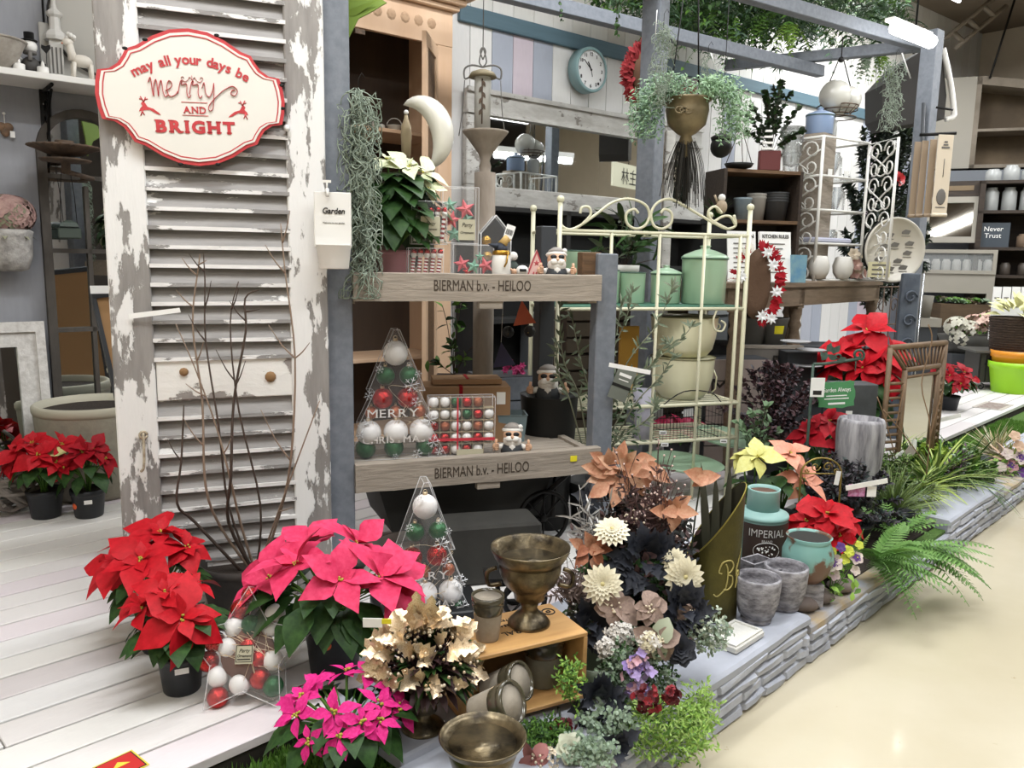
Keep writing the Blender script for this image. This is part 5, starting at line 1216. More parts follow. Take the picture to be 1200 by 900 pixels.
# ================================================================== PINE CABINET AND WALL THINGS
a0 = wallp(532, 60, .5); cz0 = wallp(532, 14, .5).z
ct = (a0 - WP).dot(WU)
t = T('pine_cabinet', 'tall antique pine cabinet with open door and dark inside', 'cabinet', tuple(wallx(ct, DECK, .0)), WRZ)
CW_, CD_, CH_ = 1.0, .46, cz0 - DECK
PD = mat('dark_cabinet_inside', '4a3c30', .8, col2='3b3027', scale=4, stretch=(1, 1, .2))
MB().box(-CW_, -CW_ + .03, -CD_, -.02, 0, CH_, PINE).build('side_panel', t); MB().box(-.03, 0, -CD_, -.02, 0, CH_, PINE).build('side_panel', t)
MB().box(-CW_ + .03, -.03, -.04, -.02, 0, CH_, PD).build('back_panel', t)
for x0_ in (-CW_, -.11): MB().cbox((x0_ + .055, -CD_ - .012, CH_ / 2), (.11, .024, CH_), PINE, ch=.003).build('front_stile', t)
MB().cbox((-CW_ / 2, -CD_ - .014, CH_ - .1), (CW_, .026, .2), PINE, ch=.003).build('frieze', t)
cn = MB(); 
for k, (o1, z1, z2) in enumerate(((.03, .02, .05), (.06, .05, .085), (.1, .085, .14))): cn.cbox((-CW_ / 2, -CD_ / 2 - .03 - o1 / 2, CH_ + (z1 + z2) / 2 - .02), (CW_ + o1 * 2, CD_ + o1, z2 - z1), PINE, ch=.006)
cn.build('cornice', t)
cv = MB()
for k in range(9): cv.lathe([(.0, .008), (.02, .006), (.034, 0)], 8, mat('faded_carving', 'b89a7c', .8, col2='a5866a', scale=40), tr(-CW_ + .13 + k * .09, -CD_ - .026, CH_ - .09) @ rot(90, 'X'), smooth=False)
cv.build('carved_ornament', t)
shz = [wallp(440, 152, .4).z - DECK, .62, .1, .3 + 1.28]
for z_ in (shz[0], .55, .08): MB().cbox((-CW_ / 2, -CD_ / 2, z_), (CW_ - .06, CD_ - .05, .022), PINE, ch=.002).build('shelf', t)
dr = MB(); dm = rot(78, 'Z'); dr.ring([(0, .05), (.36, .05), (.36, CH_ - .22), (0, CH_ - .22)], [(.06, .12), (.3, .12), (.3, CH_ - .29), (.06, CH_ - .29)], -.012, .012, PINE, tr(-.12, -CD_ - .03, 0) @ rot(-134, 'Z'))
o = dr.build('door', t); MB().box(.06, .3, -.003, .003, .12, CH_ - .29, WOODB, tr(-.12, -CD_ - .03, 0) @ rot(-134, 'Z')).build('door_panel', o)
MB().cbox((-CW_ * .62, -CD_ - .028, CH_ - .22), (.06, .01, .025), RUST).build('catch', t)
def oncab(px_, off=.2): p = wallp(px_, 138, off); return (p.x, p.y, DECK + shz[0] + .0115)
CHN = mat('white_china', 'c8c4bb', .4)
for (x_, r_, h_, lab, nm, ct_) in ((440, .022, .05, 'small white salt pot left on the pine cabinet shelf', 'china_pot', 'pot'), (462, .045, .05, 'white lace-edged china basket with handle on cabinet shelf', 'china_basket', 'basket'), (447, .02, .035, 'tiny white jar between pots on pine cabinet shelf', 'china_jar', 'jar')):
 t = T(nm, lab, ct_, oncab(x_, .36), 0)
 MB().lathe([(r_ * .6, 0), (r_ * .65, .004), (r_, h_ * .6), (r_ * 1.05, h_ * .65), (r_ * .9, h_ * .65), (0, h_ * .5)] if r_ > .04 else [(r_, 0), (r_, h_ * .7), (r_ * .8, h_ * .8), (r_ * .2, h_ * .95), (0, h_)], 20, CHN).build('body', t)
 if r_ > .04: MB().tube([(r_ * math.cos(a), 0, h_ * .6 + .045 * math.sin(a)) for a in [i * math.pi / 8 for i in range(9)]], .003, 5, CHN).build('handle', t)
p = P(476, 158, 3.3); t = T('beige_bottle', 'small beige bottle with white ball top beside crescent moon', 'bottle', tuple(p), 0); t.scale = (.62, .62, .62); s_ = px(3.3)
MB().lathe([(8 * s_, -.14), (10 * s_, 0), (9 * s_, 14 * s_), (4 * s_, 28 * s_), (3 * s_, 34 * s_), (0, 35 * s_)], 16, mat('beige_ceramic', 'b7a686', .5)).ball((0, 0, 39 * s_), 4.5 * s_, WHITE, 10, 6).build('body', t)
p = P(500, 163, 3.2); s_ = px(3.2); t = T('crescent_moon', 'pearly white crescent moon ornament in front of pine cabinet', 'ornament', tuple(p), 0)
pts = []; rs = []
for i in range(19):
 a = rad(112 - 172 * i / 18); pts.append(V((-14 * s_ + 34 * s_ * math.cos(a) * .95, 0, 1 * s_ + 38 * s_ * math.sin(a)))); rs.append(max(.0006, 19 * s_ * math.sin(math.pi * (i + .02) / 18.04) ** .75))
MB().tube(pts, rs, 14, mat('pearl_ceramic', 'e6e3d8', .3, coat=.4), flat=.7).build('moon', t)
MB().tube([(8 * s_, 0, -44 * s_), (8 * s_, 0, -30 * s_)], .004, 6, IRON).build('stand', t)
p = P(418, 22, 2.9); s_ = px(2.9); t = T('green_paper_star', 'green paper star poinsettia decoration at top behind the left post', 'decoration', tuple(p), 0)
GP = mat('olive_green_paper', '7f9a3c', .6)
poly = [(-30, 40), (20, 40), (28, 20), (33, 17), (14, 6), (2, 0), (-8, -18), (-18, -36), (-22, 4)]
MB().prism([(x * s_, z * s_) for x, z in poly][::-1], -.004, .004, GP).raw([(-22 * s_, -.005, 4 * s_), (28 * s_, -.02, 20 * s_), (-2 * s_, -.005, 2 * s_)], [(0, 1, 2)], GP).build('paper', t)
p = P(568, 236, 3.5); s_ = px(3.5); t = T('wooden_candle_stand', 'turned pale wood candle stand with wide cup top, before the mirror', 'candle stand', (p.x, p.y, DECK), 0)
zt_ = P(566, 154, 3.5).z - DECK; DWD = mat('distressed_pale_wood', '9b9185', .85, col2='7c7063', scale=8, stretch=(1, 1, .3), bump=.4)
MB().lathe([(26 * s_, 0), (26 * s_, .04), (10 * s_, .1), (12 * s_, .3), (12 * s_, zt_ - 45 * s_), (6 * s_, zt_ - 44 * s_), (7 * s_, zt_ - 38 * s_), (5 * s_, zt_ - 32 * s_), (8 * s_, zt_ - 24 * s_), (20 * s_, zt_ - 8 * s_), (25 * s_, zt_ - 2 * s_), (26 * s_, zt_), (0, zt_)], 28, DWD).build('column', t)
p = P(565, 152, 3.5); t = T('hanging_lantern', 'grey candle lantern with scroll top and dark metal leaf, on wooden stand', 'lantern', tuple(p + V((0, 0, .003))), 0)
MB().lathe([(9 * s_, 0), (9 * s_, 60 * s_)], 16, mat('pale_grey_glass', 'c2c2be', .4, col2='adada8', scale=5)).build('candle_sleeve', t)
MB().lathe([(14 * s_, 55 * s_), (16 * s_, 55 * s_), (13 * s_, 60 * s_), (5 * s_, 63 * s_), (0, 63 * s_)], 20, mat('dull_brass', '8a8068', .6, .5)).build('lid', t)
ir = MB(); RIR = mat('grey_iron_scroll', '6f6d6a', .6, .5)
for sg in (-1, 1):
 ir.tube(smooth_path([(0, 0, 66 * s_), (sg * 12 * s_, 0, 68 * s_), (sg * 20 * s_, 0, 64 * s_), (sg * 20 * s_, 0, 54 * s_), (sg * 15 * s_, 0, 55 * s_)], 4), .004, 5, RIR)
 ir.tube(smooth_path([(0, 0, 66 * s_), (sg * 4 * s_, 0, 72 * s_), (0, 0, 86 * s_), (-sg * 3 * s_, 0, 82 * s_), (0, 0, 74 * s_)], 4), .003, 5, RIR)
 ir.tube(smooth_path([(sg * 20 * s_, 0, 52 * s_), (sg * 22 * s_, -.01, 20 * s_), (sg * 26 * s_, 0, -8 * s_)], 4), .002, 4, RIR)
ir.tube([(0, 0, 84 * s_), (0, 0, 3.9 - p.z - .5)], .002, 4, RIR); ir.build('scroll_hanger', t)
lf_ = MB(); lf_.tube([(0, -.035, 52 * s_), (0, -.035, 4 * s_)], .003, 5, RUST)
for k in range(6): lf_.leaf((0, -.037, (50 - k * 6) * s_), (.5 * (-1) ** k, -.1, -1), (0, -1, 0), .03, .014, .1, .2, LEAF, RUST)
lf_.build('metal_leaf', t)
m0 = wallp(556, 98, .03); m1 = wallp(752, 150, .03); zl = wallp(585, 235, .03).z; zh = (wallp(560, 101, .03).z + wallp(750, 145, .03).z) / 2
tx = (m0 - WP).dot(WU); Lm = 2.5
t = T('wall_mirror', 'wide horizontal wall mirror in flaking white frame below the clock', 'mirror', tuple(wallx(tx - .1, zl - .06, .06)), WRZ)
Hm = zh - zl + .06; fw = .165; FLK = peeling('flaking_mirror_frame', 'd0cfca', 'bab8b2', '8f8a83', .60, (1, 3, 3), 5)
for (x0_, x1_, z0_, z1_) in ((0, Lm, Hm - fw, Hm), (0, Lm, 0, fw * .9), (0, .13, fw * .9, Hm - fw), (Lm - .13, Lm, fw * .9, Hm - fw)):
 MB().cbox(((x0_ + x1_) / 2, 0, (z0_ + z1_) / 2), (x1_ - x0_, .05, z1_ - z0_), FLK, ch=.006).build('frame_rail', t)
MB().cbox((Lm / 2, -.032, Hm - .01), (Lm, .02, .03), FLK).cbox((Lm / 2, -.03, Hm - fw + .012), (Lm, .02, .02), FLK).cbox((Lm / 2, -.03, .02), (Lm, .02, .035), FLK).build('moulding', t)
MB().box(.1, Lm - .1, .0, .006, .08, Hm - .1, MIRROR).build('mirror_glass', t)
def refl(p):
 d = (V(p) - wallx(0, 0, .06)).dot(WN); return V(p) - WN * (2 * d)
q0, q1_ = refl(P(580, 180, 9.6)), refl(P(669, 190, 10.1))
dq = q1_ - q0; mdp = (q0 + q1_) / 2
t = T('fluorescent_light', 'bright strip light across the aisle, seen only in the wall mirror', 'light', tuple(mdp), math.atan2(dq.y, dq.x))
EM2 = mat('bright_tube', 'ffffff', .3, emit=14)
MB().tube([(-dq.length / 2, 0, 0), (dq.length / 2, 0, 0)], .035, 8, EM2).build('tube', t); MB().cbox((0, 0, .06), (dq.length, .14, .06), WHITE).build('housing', t)
MB().tube([(0, 0, .09), (0, 0, CEIL - mdp.z)], .008, 6, IRON).build('hanger', t)
q = refl(P(737, 207, 10.8)); qn = refl(P(747, 205, 11.0)); dq = q - qn
t = T('shop_sign', 'white sign with black characters, seen reversed in the wall mirror', 'sign', tuple(q), math.atan2(dq.y, dq.x))
MB().cbox((0, .01, 0), (.9, .02, .3), mat('cream_sign', 'e3dfc6', .5)).build('board', t)
text('主林', t, INK, -.0, -.003, -.09, .22)
MB().tube([(0, .01, .1), (0, .01, CEIL - q.z)], .006, 5, IRON).build('hanger', t)
p = wallp(690, 84, .0); pr3 = wallp(690, 106, .0); rc = .162
t = T('wall_clock', 'round blue-green rimmed white wall clock on pastel planks', 'clock', tuple(wallp(684, 84, .05)), WRZ + .0)
TEAL = mat('teal_metal', '87a6a8', .4, 0)
MB().lathe([(rc * .98, .0), (rc, -.0), (rc, .085), (rc * .96, .095), (rc * .86, .09)], 40, TEAL, rot(90, 'X')).build('case', t)
FM = mat('clock_face', 'e9eaea', .4); MB().lathe([(0, .078), (rc * .92, .078)], 40, FM, rot(90, 'X')).build('dial', t)
o = None
nu = MB()
for k in range(12):
 a = rad(90 - 30 * (k + 1)); me = textmesh(str(k + 1), .034, .001); nu.raw([v.co for v in me.vertices], [tuple(pp.vertices) for pp in me.polygons], INK, False, tr(rc * .7 * math.cos(a), -.0795, rc * .7 * math.sin(a) - .012) @ rot(90, 'X')); bpy.data.meshes.remove(me)
nu.build('numerals', t)
hd = MB()
for (a, l_, w_) in ((124, .062, .006), (140, .1, .004), (-75, .05, .0025)):
 hd.tube([(0, -.083, 0), (l_ * math.cos(rad(a)), -.083, l_ * math.sin(rad(a)))], w_, 5, INK, flat=.3)
hd.ball((0, -.083, 0), .008, INK, 8, 5).ball((rc * .48, -.082, -rc * .55), .011, INK, 8, 5, sy=.3); hd.build('hands', t)
p = P(758, 88, 4.85); s_ = px(4.45); t = T('red_wreath', 'red petalled half-hidden wreath hung on tall grey middle post', 'wreath', tuple(p), .35); t.scale = (1.2,) * 3
wr = MB(); RWM = mat('dull_red_petal', '83171f', .8, col2='a02a2e', scale=20)
for k in range(420):
 a = rad(R.uniform(95, 265)); r_ = R.uniform(.1, .14); c = V((r_ * math.cos(a) * .75, R.uniform(-.02, .02), r_ * math.sin(a)))
 wr.leaf(c, V((math.cos(a), R.uniform(-.8, .5), math.sin(a))) + V((R.gauss(0, .4), 0, R.gauss(0, .4))), (0, -1, .2), .04, .018, .2, .3, LEAF, RWM)
o = wr.build('petals', t); o['kind'] = 'stuff'
MB().lathe([(0, 0), (.12, 0), (.115, .02), (0, .025)], 24, mat('brown_moss_board', '6a4c39', .9), rot(90, 'X') @ M.Diagonal((.7, 1, 1, 1))).build('backing', t)
t = T('white_lath', 'rough white twisted wooden lath beside the grey middle post', 'board', (P(784, 230, 4.7).x, 4.75, DECK), .3)
MB().cbox((0, 0, .95), (.06, .03, 1.9), FLK, ch=.004).build('board', t)
p = P(422, 106, 2.78); tillandsia('long grey-green Spanish moss beside left post and white poinsettia', (p.x, p.y - .03, p.z), P(422, 106, 2.78).z - P(422, 350, 2.78).z, .075, 3, 420)
p = P(413, 350, 2.7); 
p = P(778, 25, 3.6); tillandsia('Spanish moss clump with white tag hanging on the middle post', (p.x, p.y, p.z), .36, .06, 4, 130)
p = P(830, 62, 3.9); tillandsia('small wispy Spanish moss right of the brass hanging planter', (p.x, p.y, p.z), .19, .04, 5, 60)
p = P(1050, 68, 5.1); tillandsia('Spanish moss hanging under the strip light on the right post', (p.x, p.y, p.z), .43, .085, 6, 120)
p = P(1045, 108, 5.6); tillandsia('lower Spanish moss tuft before the black lamp shade', (p.x, p.y, p.z), .2, .09, 7, 60)
for i, (a, b_) in enumerate((((770, 12, 3.55), (768, 42, 3.55)), ((833, 62, 3.85), (841, 86, 3.85)), ((1057, 62, 5.0), (1067, 92, 5.0)))):
 a, b_ = P(*a), P(*b_); t = T('plant_price_strip', ('white paper strip tag hanging on Spanish moss at middle post', 'white paper strip tag right of small Spanish moss', 'white paper strip tag beside black lamp shade on right')[i], 'price tag', tuple((a + b_) / 2), 0, 'price strips on the air plants')
 MB().tube([a - (a + b_) / 2, b_ - (a + b_) / 2], .008, 4, PAPER, flat=.2).build('strip', t)
p = P(806, 118, 3.8); s_ = px(3.8); t = T('hanging_brass_planter', 'brass embossed hanging urn on chains with trailing pale greenery', 'planter', tuple(p), 0)
DB_ = mat('dull_gold_metal', '8d7f62', .5, .6, col2='6b5f47', scale=9, bump=.2)
MB().lathe([(0, -62 * s_), (3 * s_, -60 * s_), (2.5 * s_, -48 * s_), (8 * s_, -44 * s_), (6 * s_, -38 * s_), (11 * s_, -35 * s_), (21 * s_, -26 * s_), (24 * s_, -10 * s_), (23 * s_, -2 * s_), (26 * s_, 0), (26 * s_, 2 * s_), (22 * s_, 1 * s_), (0, -4 * s_)], 36, DB_).build('urn', t)
em = MB()
for sg in (-1, 1):
 for (cx_, r0) in ((8, 5), (3, 3)): em.tube([V((-8 * s_ + sg * cx_ * s_ * .6, -22.5 * s_, -14 * s_)) + V((r0 * s_ * math.cos(a), 0, r0 * .7 * s_ * math.sin(a))) for a in [i * .7 for i in range(9)]], .004, 5, DB_)
em.build('embossed_scroll', t)
chn = MB()
for (x_, y_) in ((-20, 0), (14, 10), (10, -10)):
 chn.tube([(x_ * s_, y_ * s_, 0), (x_ * .3 * s_, y_ * .3 * s_, 95 * s_ + .25)], .0028, 4, IRON)
chn.build('chain', t)
MB().box(-.12, .06, .1, .13, .0, .09, mat('dark_red_wood', '6a4334', .7)).build('wood_block', t)
GR2 = mat('pale_trailing_green', '7fa07a', .6, col2='95b28c', scale=30); GR3 = mat('grey_trailing_green', '5f7d62', .6, col2='76937a', scale=30)
for (dx, n_, m_, nm) in ((-34, 2600, [GR2, GR3], 0), (36, 2400, [GR2, GR2], 1)):
 f = MB()
 for k in range(n_):
  u = R.random(); a = R.uniform(0, 6.28); c = V((dx * s_ * (.3 + 1.1 * min(1, u * 1.6)) + math.cos(a) * .085 * R.random(), math.sin(a) * .1 * R.random() - .03, .04 + .05 * math.sin(u * 3) - .26 * max(0, u - .25) ** 1.0 + R.uniform(-.05, .04)))
  f.leaf(c, (R.gauss(0, 1) + dx * .01, R.gauss(0, 1), R.gauss(-.3, .8)), (R.gauss(0, 1), -1, 1), R.uniform(.014, .03), .007, .2, .2, LEAF, R.choice(m_))
 o = f.build('trailing_foliage', t); o['kind'] = 'stuff'
rt = MB()
for k in range(110): 
 x_, y_ = R.gauss(0, .04), R.gauss(0, .03); rt.tube(smooth_path([(x_ * .5, y_ * .5, -44 * s_), (x_, y_, -70 * s_), (x_ * 1.3, y_, -R.uniform(85, 118) * s_)], 3), .0018, 3, mat('dark_dried_stem', '2f2c26', .9))
o = rt.build('dark_dried_fringe', t); o['kind'] = 'stuff'
p = P(845, 172, 4.2); t = T('black_lantern_globe', 'black round cast iron lantern hanging right of brass planter', 'lantern', tuple(p), 0)
MB().ball((0, 0, 0), .055, IRON, 14, 9).tube([(0, 0, .05), (0, 0, .9)], .002, 4, IRON).lathe([(.05, .03), (.055, .045), (.03, .06), (0, .07)], 14, IRON).build('globe', t)
t = T('hanging_foliage_rack', 'mass of green ivy and fern foliage spread over top bars, upper right', 'hanging foliage', tuple(PZ(920, 10, 3.15)), 0)
f = MB(); base_ = V(t.location); GI = [GREENM, GREENL, mat('dull_sage_leaf', '55705a', .7), mat('ivy_mid_green', '48683a', .6), mat('deep_ivy_green', '2f4a2c', .6, col2='436040', scale=20)]
for k in range(280):
 x_, y_ = R.uniform(700, 1060), 0
 YY = 5.6 + (x_ - 700) / 360 * 1.6 + R.uniform(-.2, .5); top = P(x_, R.uniform(-25, 18 if x_ > 780 else -10), YY) - base_
 ln = R.uniform(.1, .36) * (1.15 if 780 < x_ < 1030 else .6); m_ = R.choice(GI); fr_ = R.random() < .5
 pts = [top + V((R.gauss(0, .02) * i, R.gauss(0, .02) * i, -ln * i / 6)) for i in range(7)]; f.tube(pts, .0015, 3, m_)
 for i in range(26 if fr_ else 14):
  u = R.random() * 5.99; q_ = pts[int(u)].lerp(pts[int(u) + 1], u % 1)
  l_ = R.uniform(.03, .05) if not fr_ else R.uniform(.04, .08)
  f.leaf(q_, (R.gauss(0, 1), R.gauss(0, 1), R.gauss(-.3, .6)), (R.gauss(0, .5), -1, 1), l_, l_ * (.7 if not fr_ else .22), .5, .2, LEAF if not fr_ else F3, m_)
o = f.build('foliage', t); o['kind'] = 'stuff'
fd = MB()
for k in range(420):
 c = P(R.uniform(800, 1055), R.uniform(-22, 30), R.uniform(6.0, 7.2)) - base_; d_ = (R.gauss(0, 1), R.gauss(0, 1), R.gauss(-.2, .5))
 fernfrond(fd, c, d_, R.uniform(.15, .32), R.choice(GI), .3, .6, 8)
o = fd.build('fern_fronds', t); o['kind'] = 'stuff'
fd = MB()
for (x_, y_, m_) in ((1031, 62, GREENB), (1018, 62, GREENS), (925, 30, GREENB), (893, 20, GREENM), (855, 22, GREENM)):
 for k in range(16):
  c = P(x_ + R.uniform(-8, 8), y_ - 4, 6.2) - base_; fernfrond(fd, c, (R.gauss(0, .4), R.gauss(0, .3), -1), R.uniform(.12, .25), m_, .2, .2, 8)
o = fd.build('trailing_sprigs', t); o['kind'] = 'stuff'
tw = MB()
for (x_, y0_, y1_) in ((656, 0, 24), (712, -5, 8), (722, 0, 42), (726, 0, 44)):
 a, b_ = P(x_, y0_, 4.4) - base_, P(x_ + R.uniform(-3, 3), y1_, 4.4) - base_; tw.tube([a, b_], .001, 3, TWIG)
 for k in range(12): tw.leaf(a.lerp(b_, R.random()), (R.gauss(0, 1), R.gauss(0, 1), -.4), (0, -1, .4), .02, .014, .2, .2, ROUND, GREENL)
o = tw.build('thin_trailers', t); o['kind'] = 'stuff'
p = P(1069, 40, 5.3); t = T('fluorescent_light', 'short bright fluorescent tube on top of the right grey post', 'light', tuple(p), math.atan2(-.5, .75) * .0 + WRZ)
MB().tube([(-.22, 0, 0), (.26, 0, 0)], .042, 10, mat('glowing_tube', 'ffffff', .3, emit=12)).build('tube', t); MB().cbox((0.02, .03, .05), (.52, .06, .02), WHITE).build('housing', t)
# ================================================================== ETAGERE
ea = P(650, 500, 3.62); eb = P(864, 500, 3.92); ed = math.degrees(math.atan2(eb.x - ea.x, eb.y - ea.y)); EA = V((ea.x, ea.y, 0)); EW = (V((eb.x, eb.y, 0)) - EA).length; ERZ = rad(90 - ed)
EBK = .36
def ez(x, y, b=0): return PP(x, y, EA, ed, b).z - DECK
t = T('metal_etagere', 'cream wire etagere with scrolled top holding mint and cream enamelware', 'shelving', (EA.x, EA.y, DECK), ERZ)
zt_ = ez(660, 270); zs1 = ez(756, 362); zs2 = ez(770, 476)
def up(x, y, h, r=.011, fin=True):
 MB().tube([(x, y, 0), (x, y, h)], r, 8, CREAM).build('upright', t)
 if fin: MB().ball((x, y, h + .01), .018, CREAM, 10, 6).build('finial', t)
htop = ez(652, 236)
up(0, 0, htop); up(EW, 0, htop); up(0, EBK, htop - .02); up(EW, EBK, htop - .02); up(EW - .045, 0, zt_, .009, False)
for f_ in (.26, .51, .755): up(EW * f_, 0, zt_, .008, False)
for (z_) in (zt_, zs1, zs2, .3):
 MB().tube([(0, 0, z_), (EW, 0, z_)], .009, 6, CREAM).tube([(0, EBK, z_), (EW, EBK, z_)], .008, 6, CREAM).tube([(0, 0, z_), (0, EBK, z_)], .008, 6, CREAM).tube([(EW, 0, z_), (EW, EBK, z_)], .008, 6, CREAM).build('shelf_rim', t)
 if z_ < zt_: 
  w_ = MB()
  for k in range(1, 9): w_.tube([(0, EBK * k / 9, z_), (EW, EBK * k / 9, z_)], .0035, 4, CREAM)
  w_.build('shelf_wires', t)
MB().cbox((EW / 2, EBK / 2, zs1 + .008), (EW - .03, EBK - .02, .014), mat('dark_green_tray', '3f6f5c', .4), ch=.003).build('green_shelf_panel', t)
s3 = MB()
def ex(x, y): p = PP(x, y, EA, ed); return ((V((p.x, p.y, 0)) - EA).dot(du(ed)), 0, p.z - DECK)
for path in ([(655, 252), (658, 264), (668, 269), (682, 263), (700, 250), (718, 237), (738, 233), (756, 240), (761, 252), (756, 264), (745, 268), (735, 262), (734, 250), (743, 245), (748, 250)],
             [(860, 252), (862, 264), (852, 268), (838, 262), (820, 252), (800, 240), (784, 233), (770, 238), (763, 250), (766, 264), (776, 268), (786, 262), (787, 250), (779, 245), (774, 250)],
             [(682, 263), (692, 252), (690, 243), (682, 243), (680, 250)], [(852, 268), (834, 258), (830, 248), (838, 242), (846, 250)],
             [(862, 264), (856, 254), (846, 254), (834, 262)]):
 s3.tube(smooth_path([ex(*q) for q in path], 4), .0065, 6, CREAM)
s3.build('scrollwork', t)
s4 = MB()
for path in ([(840, 363), (836, 375), (838, 386), (846, 388), (850, 380), (845, 376)],): s4.tube(smooth_path([ex(*q) for q in path], 4), .005, 6, CREAM)
s4.build('lower_scroll', t)
def one(px_, back, z_):
 p = PP(px_, 400, EA, ed, back); return (p.x, p.y, DECK + z_)
MINT = mat('mint_enamel', 'a5c3a6', .28, coat=.5); MINTD = mat('mint_rim_dark', '3c5a4c', .3); ECR = mat('cream_enamel', 'e3dfbf', .28, coat=.5); LI = mat('dark_inside_enamel', '5e5c48', .5)
def canister(label, loc, r, h, lid=True, m=MINT, group='mint green enamel canisters', open_in=LI, taper=1.0):
 t = T('enamel_canister', label, 'canister', loc, 0, group)
 MB().lathe([(r * .94 * taper, 0), (r * .97 * taper, .004), (r, h), ], 32, m).build('body', t)
 if lid:
  MB().lathe([(r * 1.04, h - .004), (r * 1.04, h + .008), (r * .9, h + r * .18), (r * .45, h + r * .36), (r * .2, h + r * .42), (r * .2, h + r * .5), (r * .26, h + r * .56), (0, h + r * .6)], 32, m).lathe([(r * 1.045, h - .003), (r * 1.055, h), (r * 1.045, h + .003)], 32, MINTD).build('lid', t)
 else:
  MB().lathe([(r, h - .003), (r * 1.05, h), (r, h + .003), (r * .96, h)], 32, MINTD).build('rim', t); MB().lathe([(r * .96, h), (r * .9 * taper, .02), (0, .02)], 28, open_in).build('inside', t)
 return t
s_ = px(4.05)
canister('largest mint green lidded enamel canister on the etagere', one(821, .17, zs1 + .016), 25.5 * s_, 50 * s_ * 1.02)
canister('small mint green lidded canister left of the largest one', one(777, .2, zs1 + .016), 17 * s_, 33 * s_)
canister('open mint green enamel mug tucked behind the olive branches', one(738, .22, zs1 + .016), 15 * s_, 34 * s_, False)
canister('narrow open mint green enamel mug just right of grey rack post', one(712, .22, zs1 + .016), 11 * s_, 36 * s_, False)
canister('open mint green enamel mug just right of the top shelf gnome', one(671, .2, zs1 + .016 + .09), 17 * s_, 36 * s_, False)
t = T('mug_riser', 'brown box under the left open mint mug on etagere', 'box', one(671, .2, zs1 + .016), ERZ); MB().cbox((0, 0, .044), (.14, .12, .088), WOODB, ch=.003).build('box', t)
p = one(735, .25, zs1 + .2); bush('leafy_plant', 'broad leaved dark green plant in white pot behind the etagere scrolls', 'plant', (p[0], p[1] + .22, DECK + zs1 + .02), 60, .19, .42, .17, .2, [GREENL, mat('olive_strap_leaf', '4f6040', .5)], STRAP, seed=5, pot=(.08, .18, WHITE), up=.5, droop=.5, leafname='leaves')
def bowlpot(label, loc, r, h, rim=True, ring=True):
 t = T('enamel_bowl', label, 'enamel bowl', loc, 0, 'cream enamel bowls stacked on the etagere')
 MB().lathe([(r * .62, 0), (r * .7, .006), (r * .86, h * .2), (r * .95, h * .5), (r, h)], 40, ECR).build('body', t)
 MB().lathe([(r, h - .003), (r * 1.03, h), (r, h + .004), (r * .97, h)], 40, mat('olive_rim', '7a7656', .4)).build('rim', t); MB().lathe([(r * .97, h), (r * .85, h * .3), (0, h * .15)], 36, mat('cream_inside', 'a5a27f', .4)).build('inside', t)
 MB().tube([V((r * 1.0, 0, h * .8)) + V((.014 * math.cos(a), 0, .014 * math.sin(a) - .01)) for a in [i * .7 for i in range(10)]] if ring else [(r * .98, 0, h * .7), (r * 1.1, 0, h * .5), (r * 1.08, 0, h * .2), (r * .95, 0, h * .1)], .004, 5, ECR).build('handle', t)
p = one(801, .2, zs2 + .006); bowlpot('cream enamel bowl, lower of the stacked pair on etagere', p, 37 * s_, 47 * s_, ring=False)
bowlpot('cream enamel bowl, upper of the stacked pair on etagere', (p[0] - .0, p[1], p[2] + 47 * s_ + .005), 38.5 * s_, 46 * s_)
p = one(737, .3, zs2 + .02); t = T('yellow_sign', 'mustard yellow board standing behind the olive branches', 'sign', p, ERZ)
MB().cbox((0, 0, .17), (.105, .02, .34), mat('mustard_paint', 'cf9c43', .6), ch=.003).build('board', t)
p = P(729, 450, 3.08); t = T('slate_plant_tag', 'grey-green printed plant tag on olive branches right of rack post', 'tag', tuple(p), .1)
MB().cbox((0, 0, 0), (.075, .003, .13), mat('grey_green_card', '6f746b', .7), rot(20, 'Y')).cbox((0, -.002, -.01), (.075, .002, .012), BLACK, rot(20, 'Y')).build('card', t)
MB().cbox((0, -.0025, .035), (.05, .001, .012), PAPER, rot(20, 'Y')).cbox((0, -.0025, .015), (.04, .001, .004), PAPER, rot(20, 'Y')).build('text_line', t)
p = P(738, 432, 3.0); t = T('paper_price_strip', 'white paper strip between grey rack post and etagere upright', 'price tag', tuple(p), 0)
MB().cbox((0, 0, 0), (.16, .002, .016), PAPER, rot(10, 'Y')).build('strip', t)
OL = mat('olive_leaf', '57634c', .6, col2='6f7a62', scale=20)
p = V((P(692, 640, 3.42).x, 3.44, DECK)); t = T('olive_tree', 'olive tree with long sparse silvery branches in front of the etagere', 'olive tree', tuple(p), 0)
nursery_pot(t, .11, .2, DB)
f = MB(); st_ = MB()
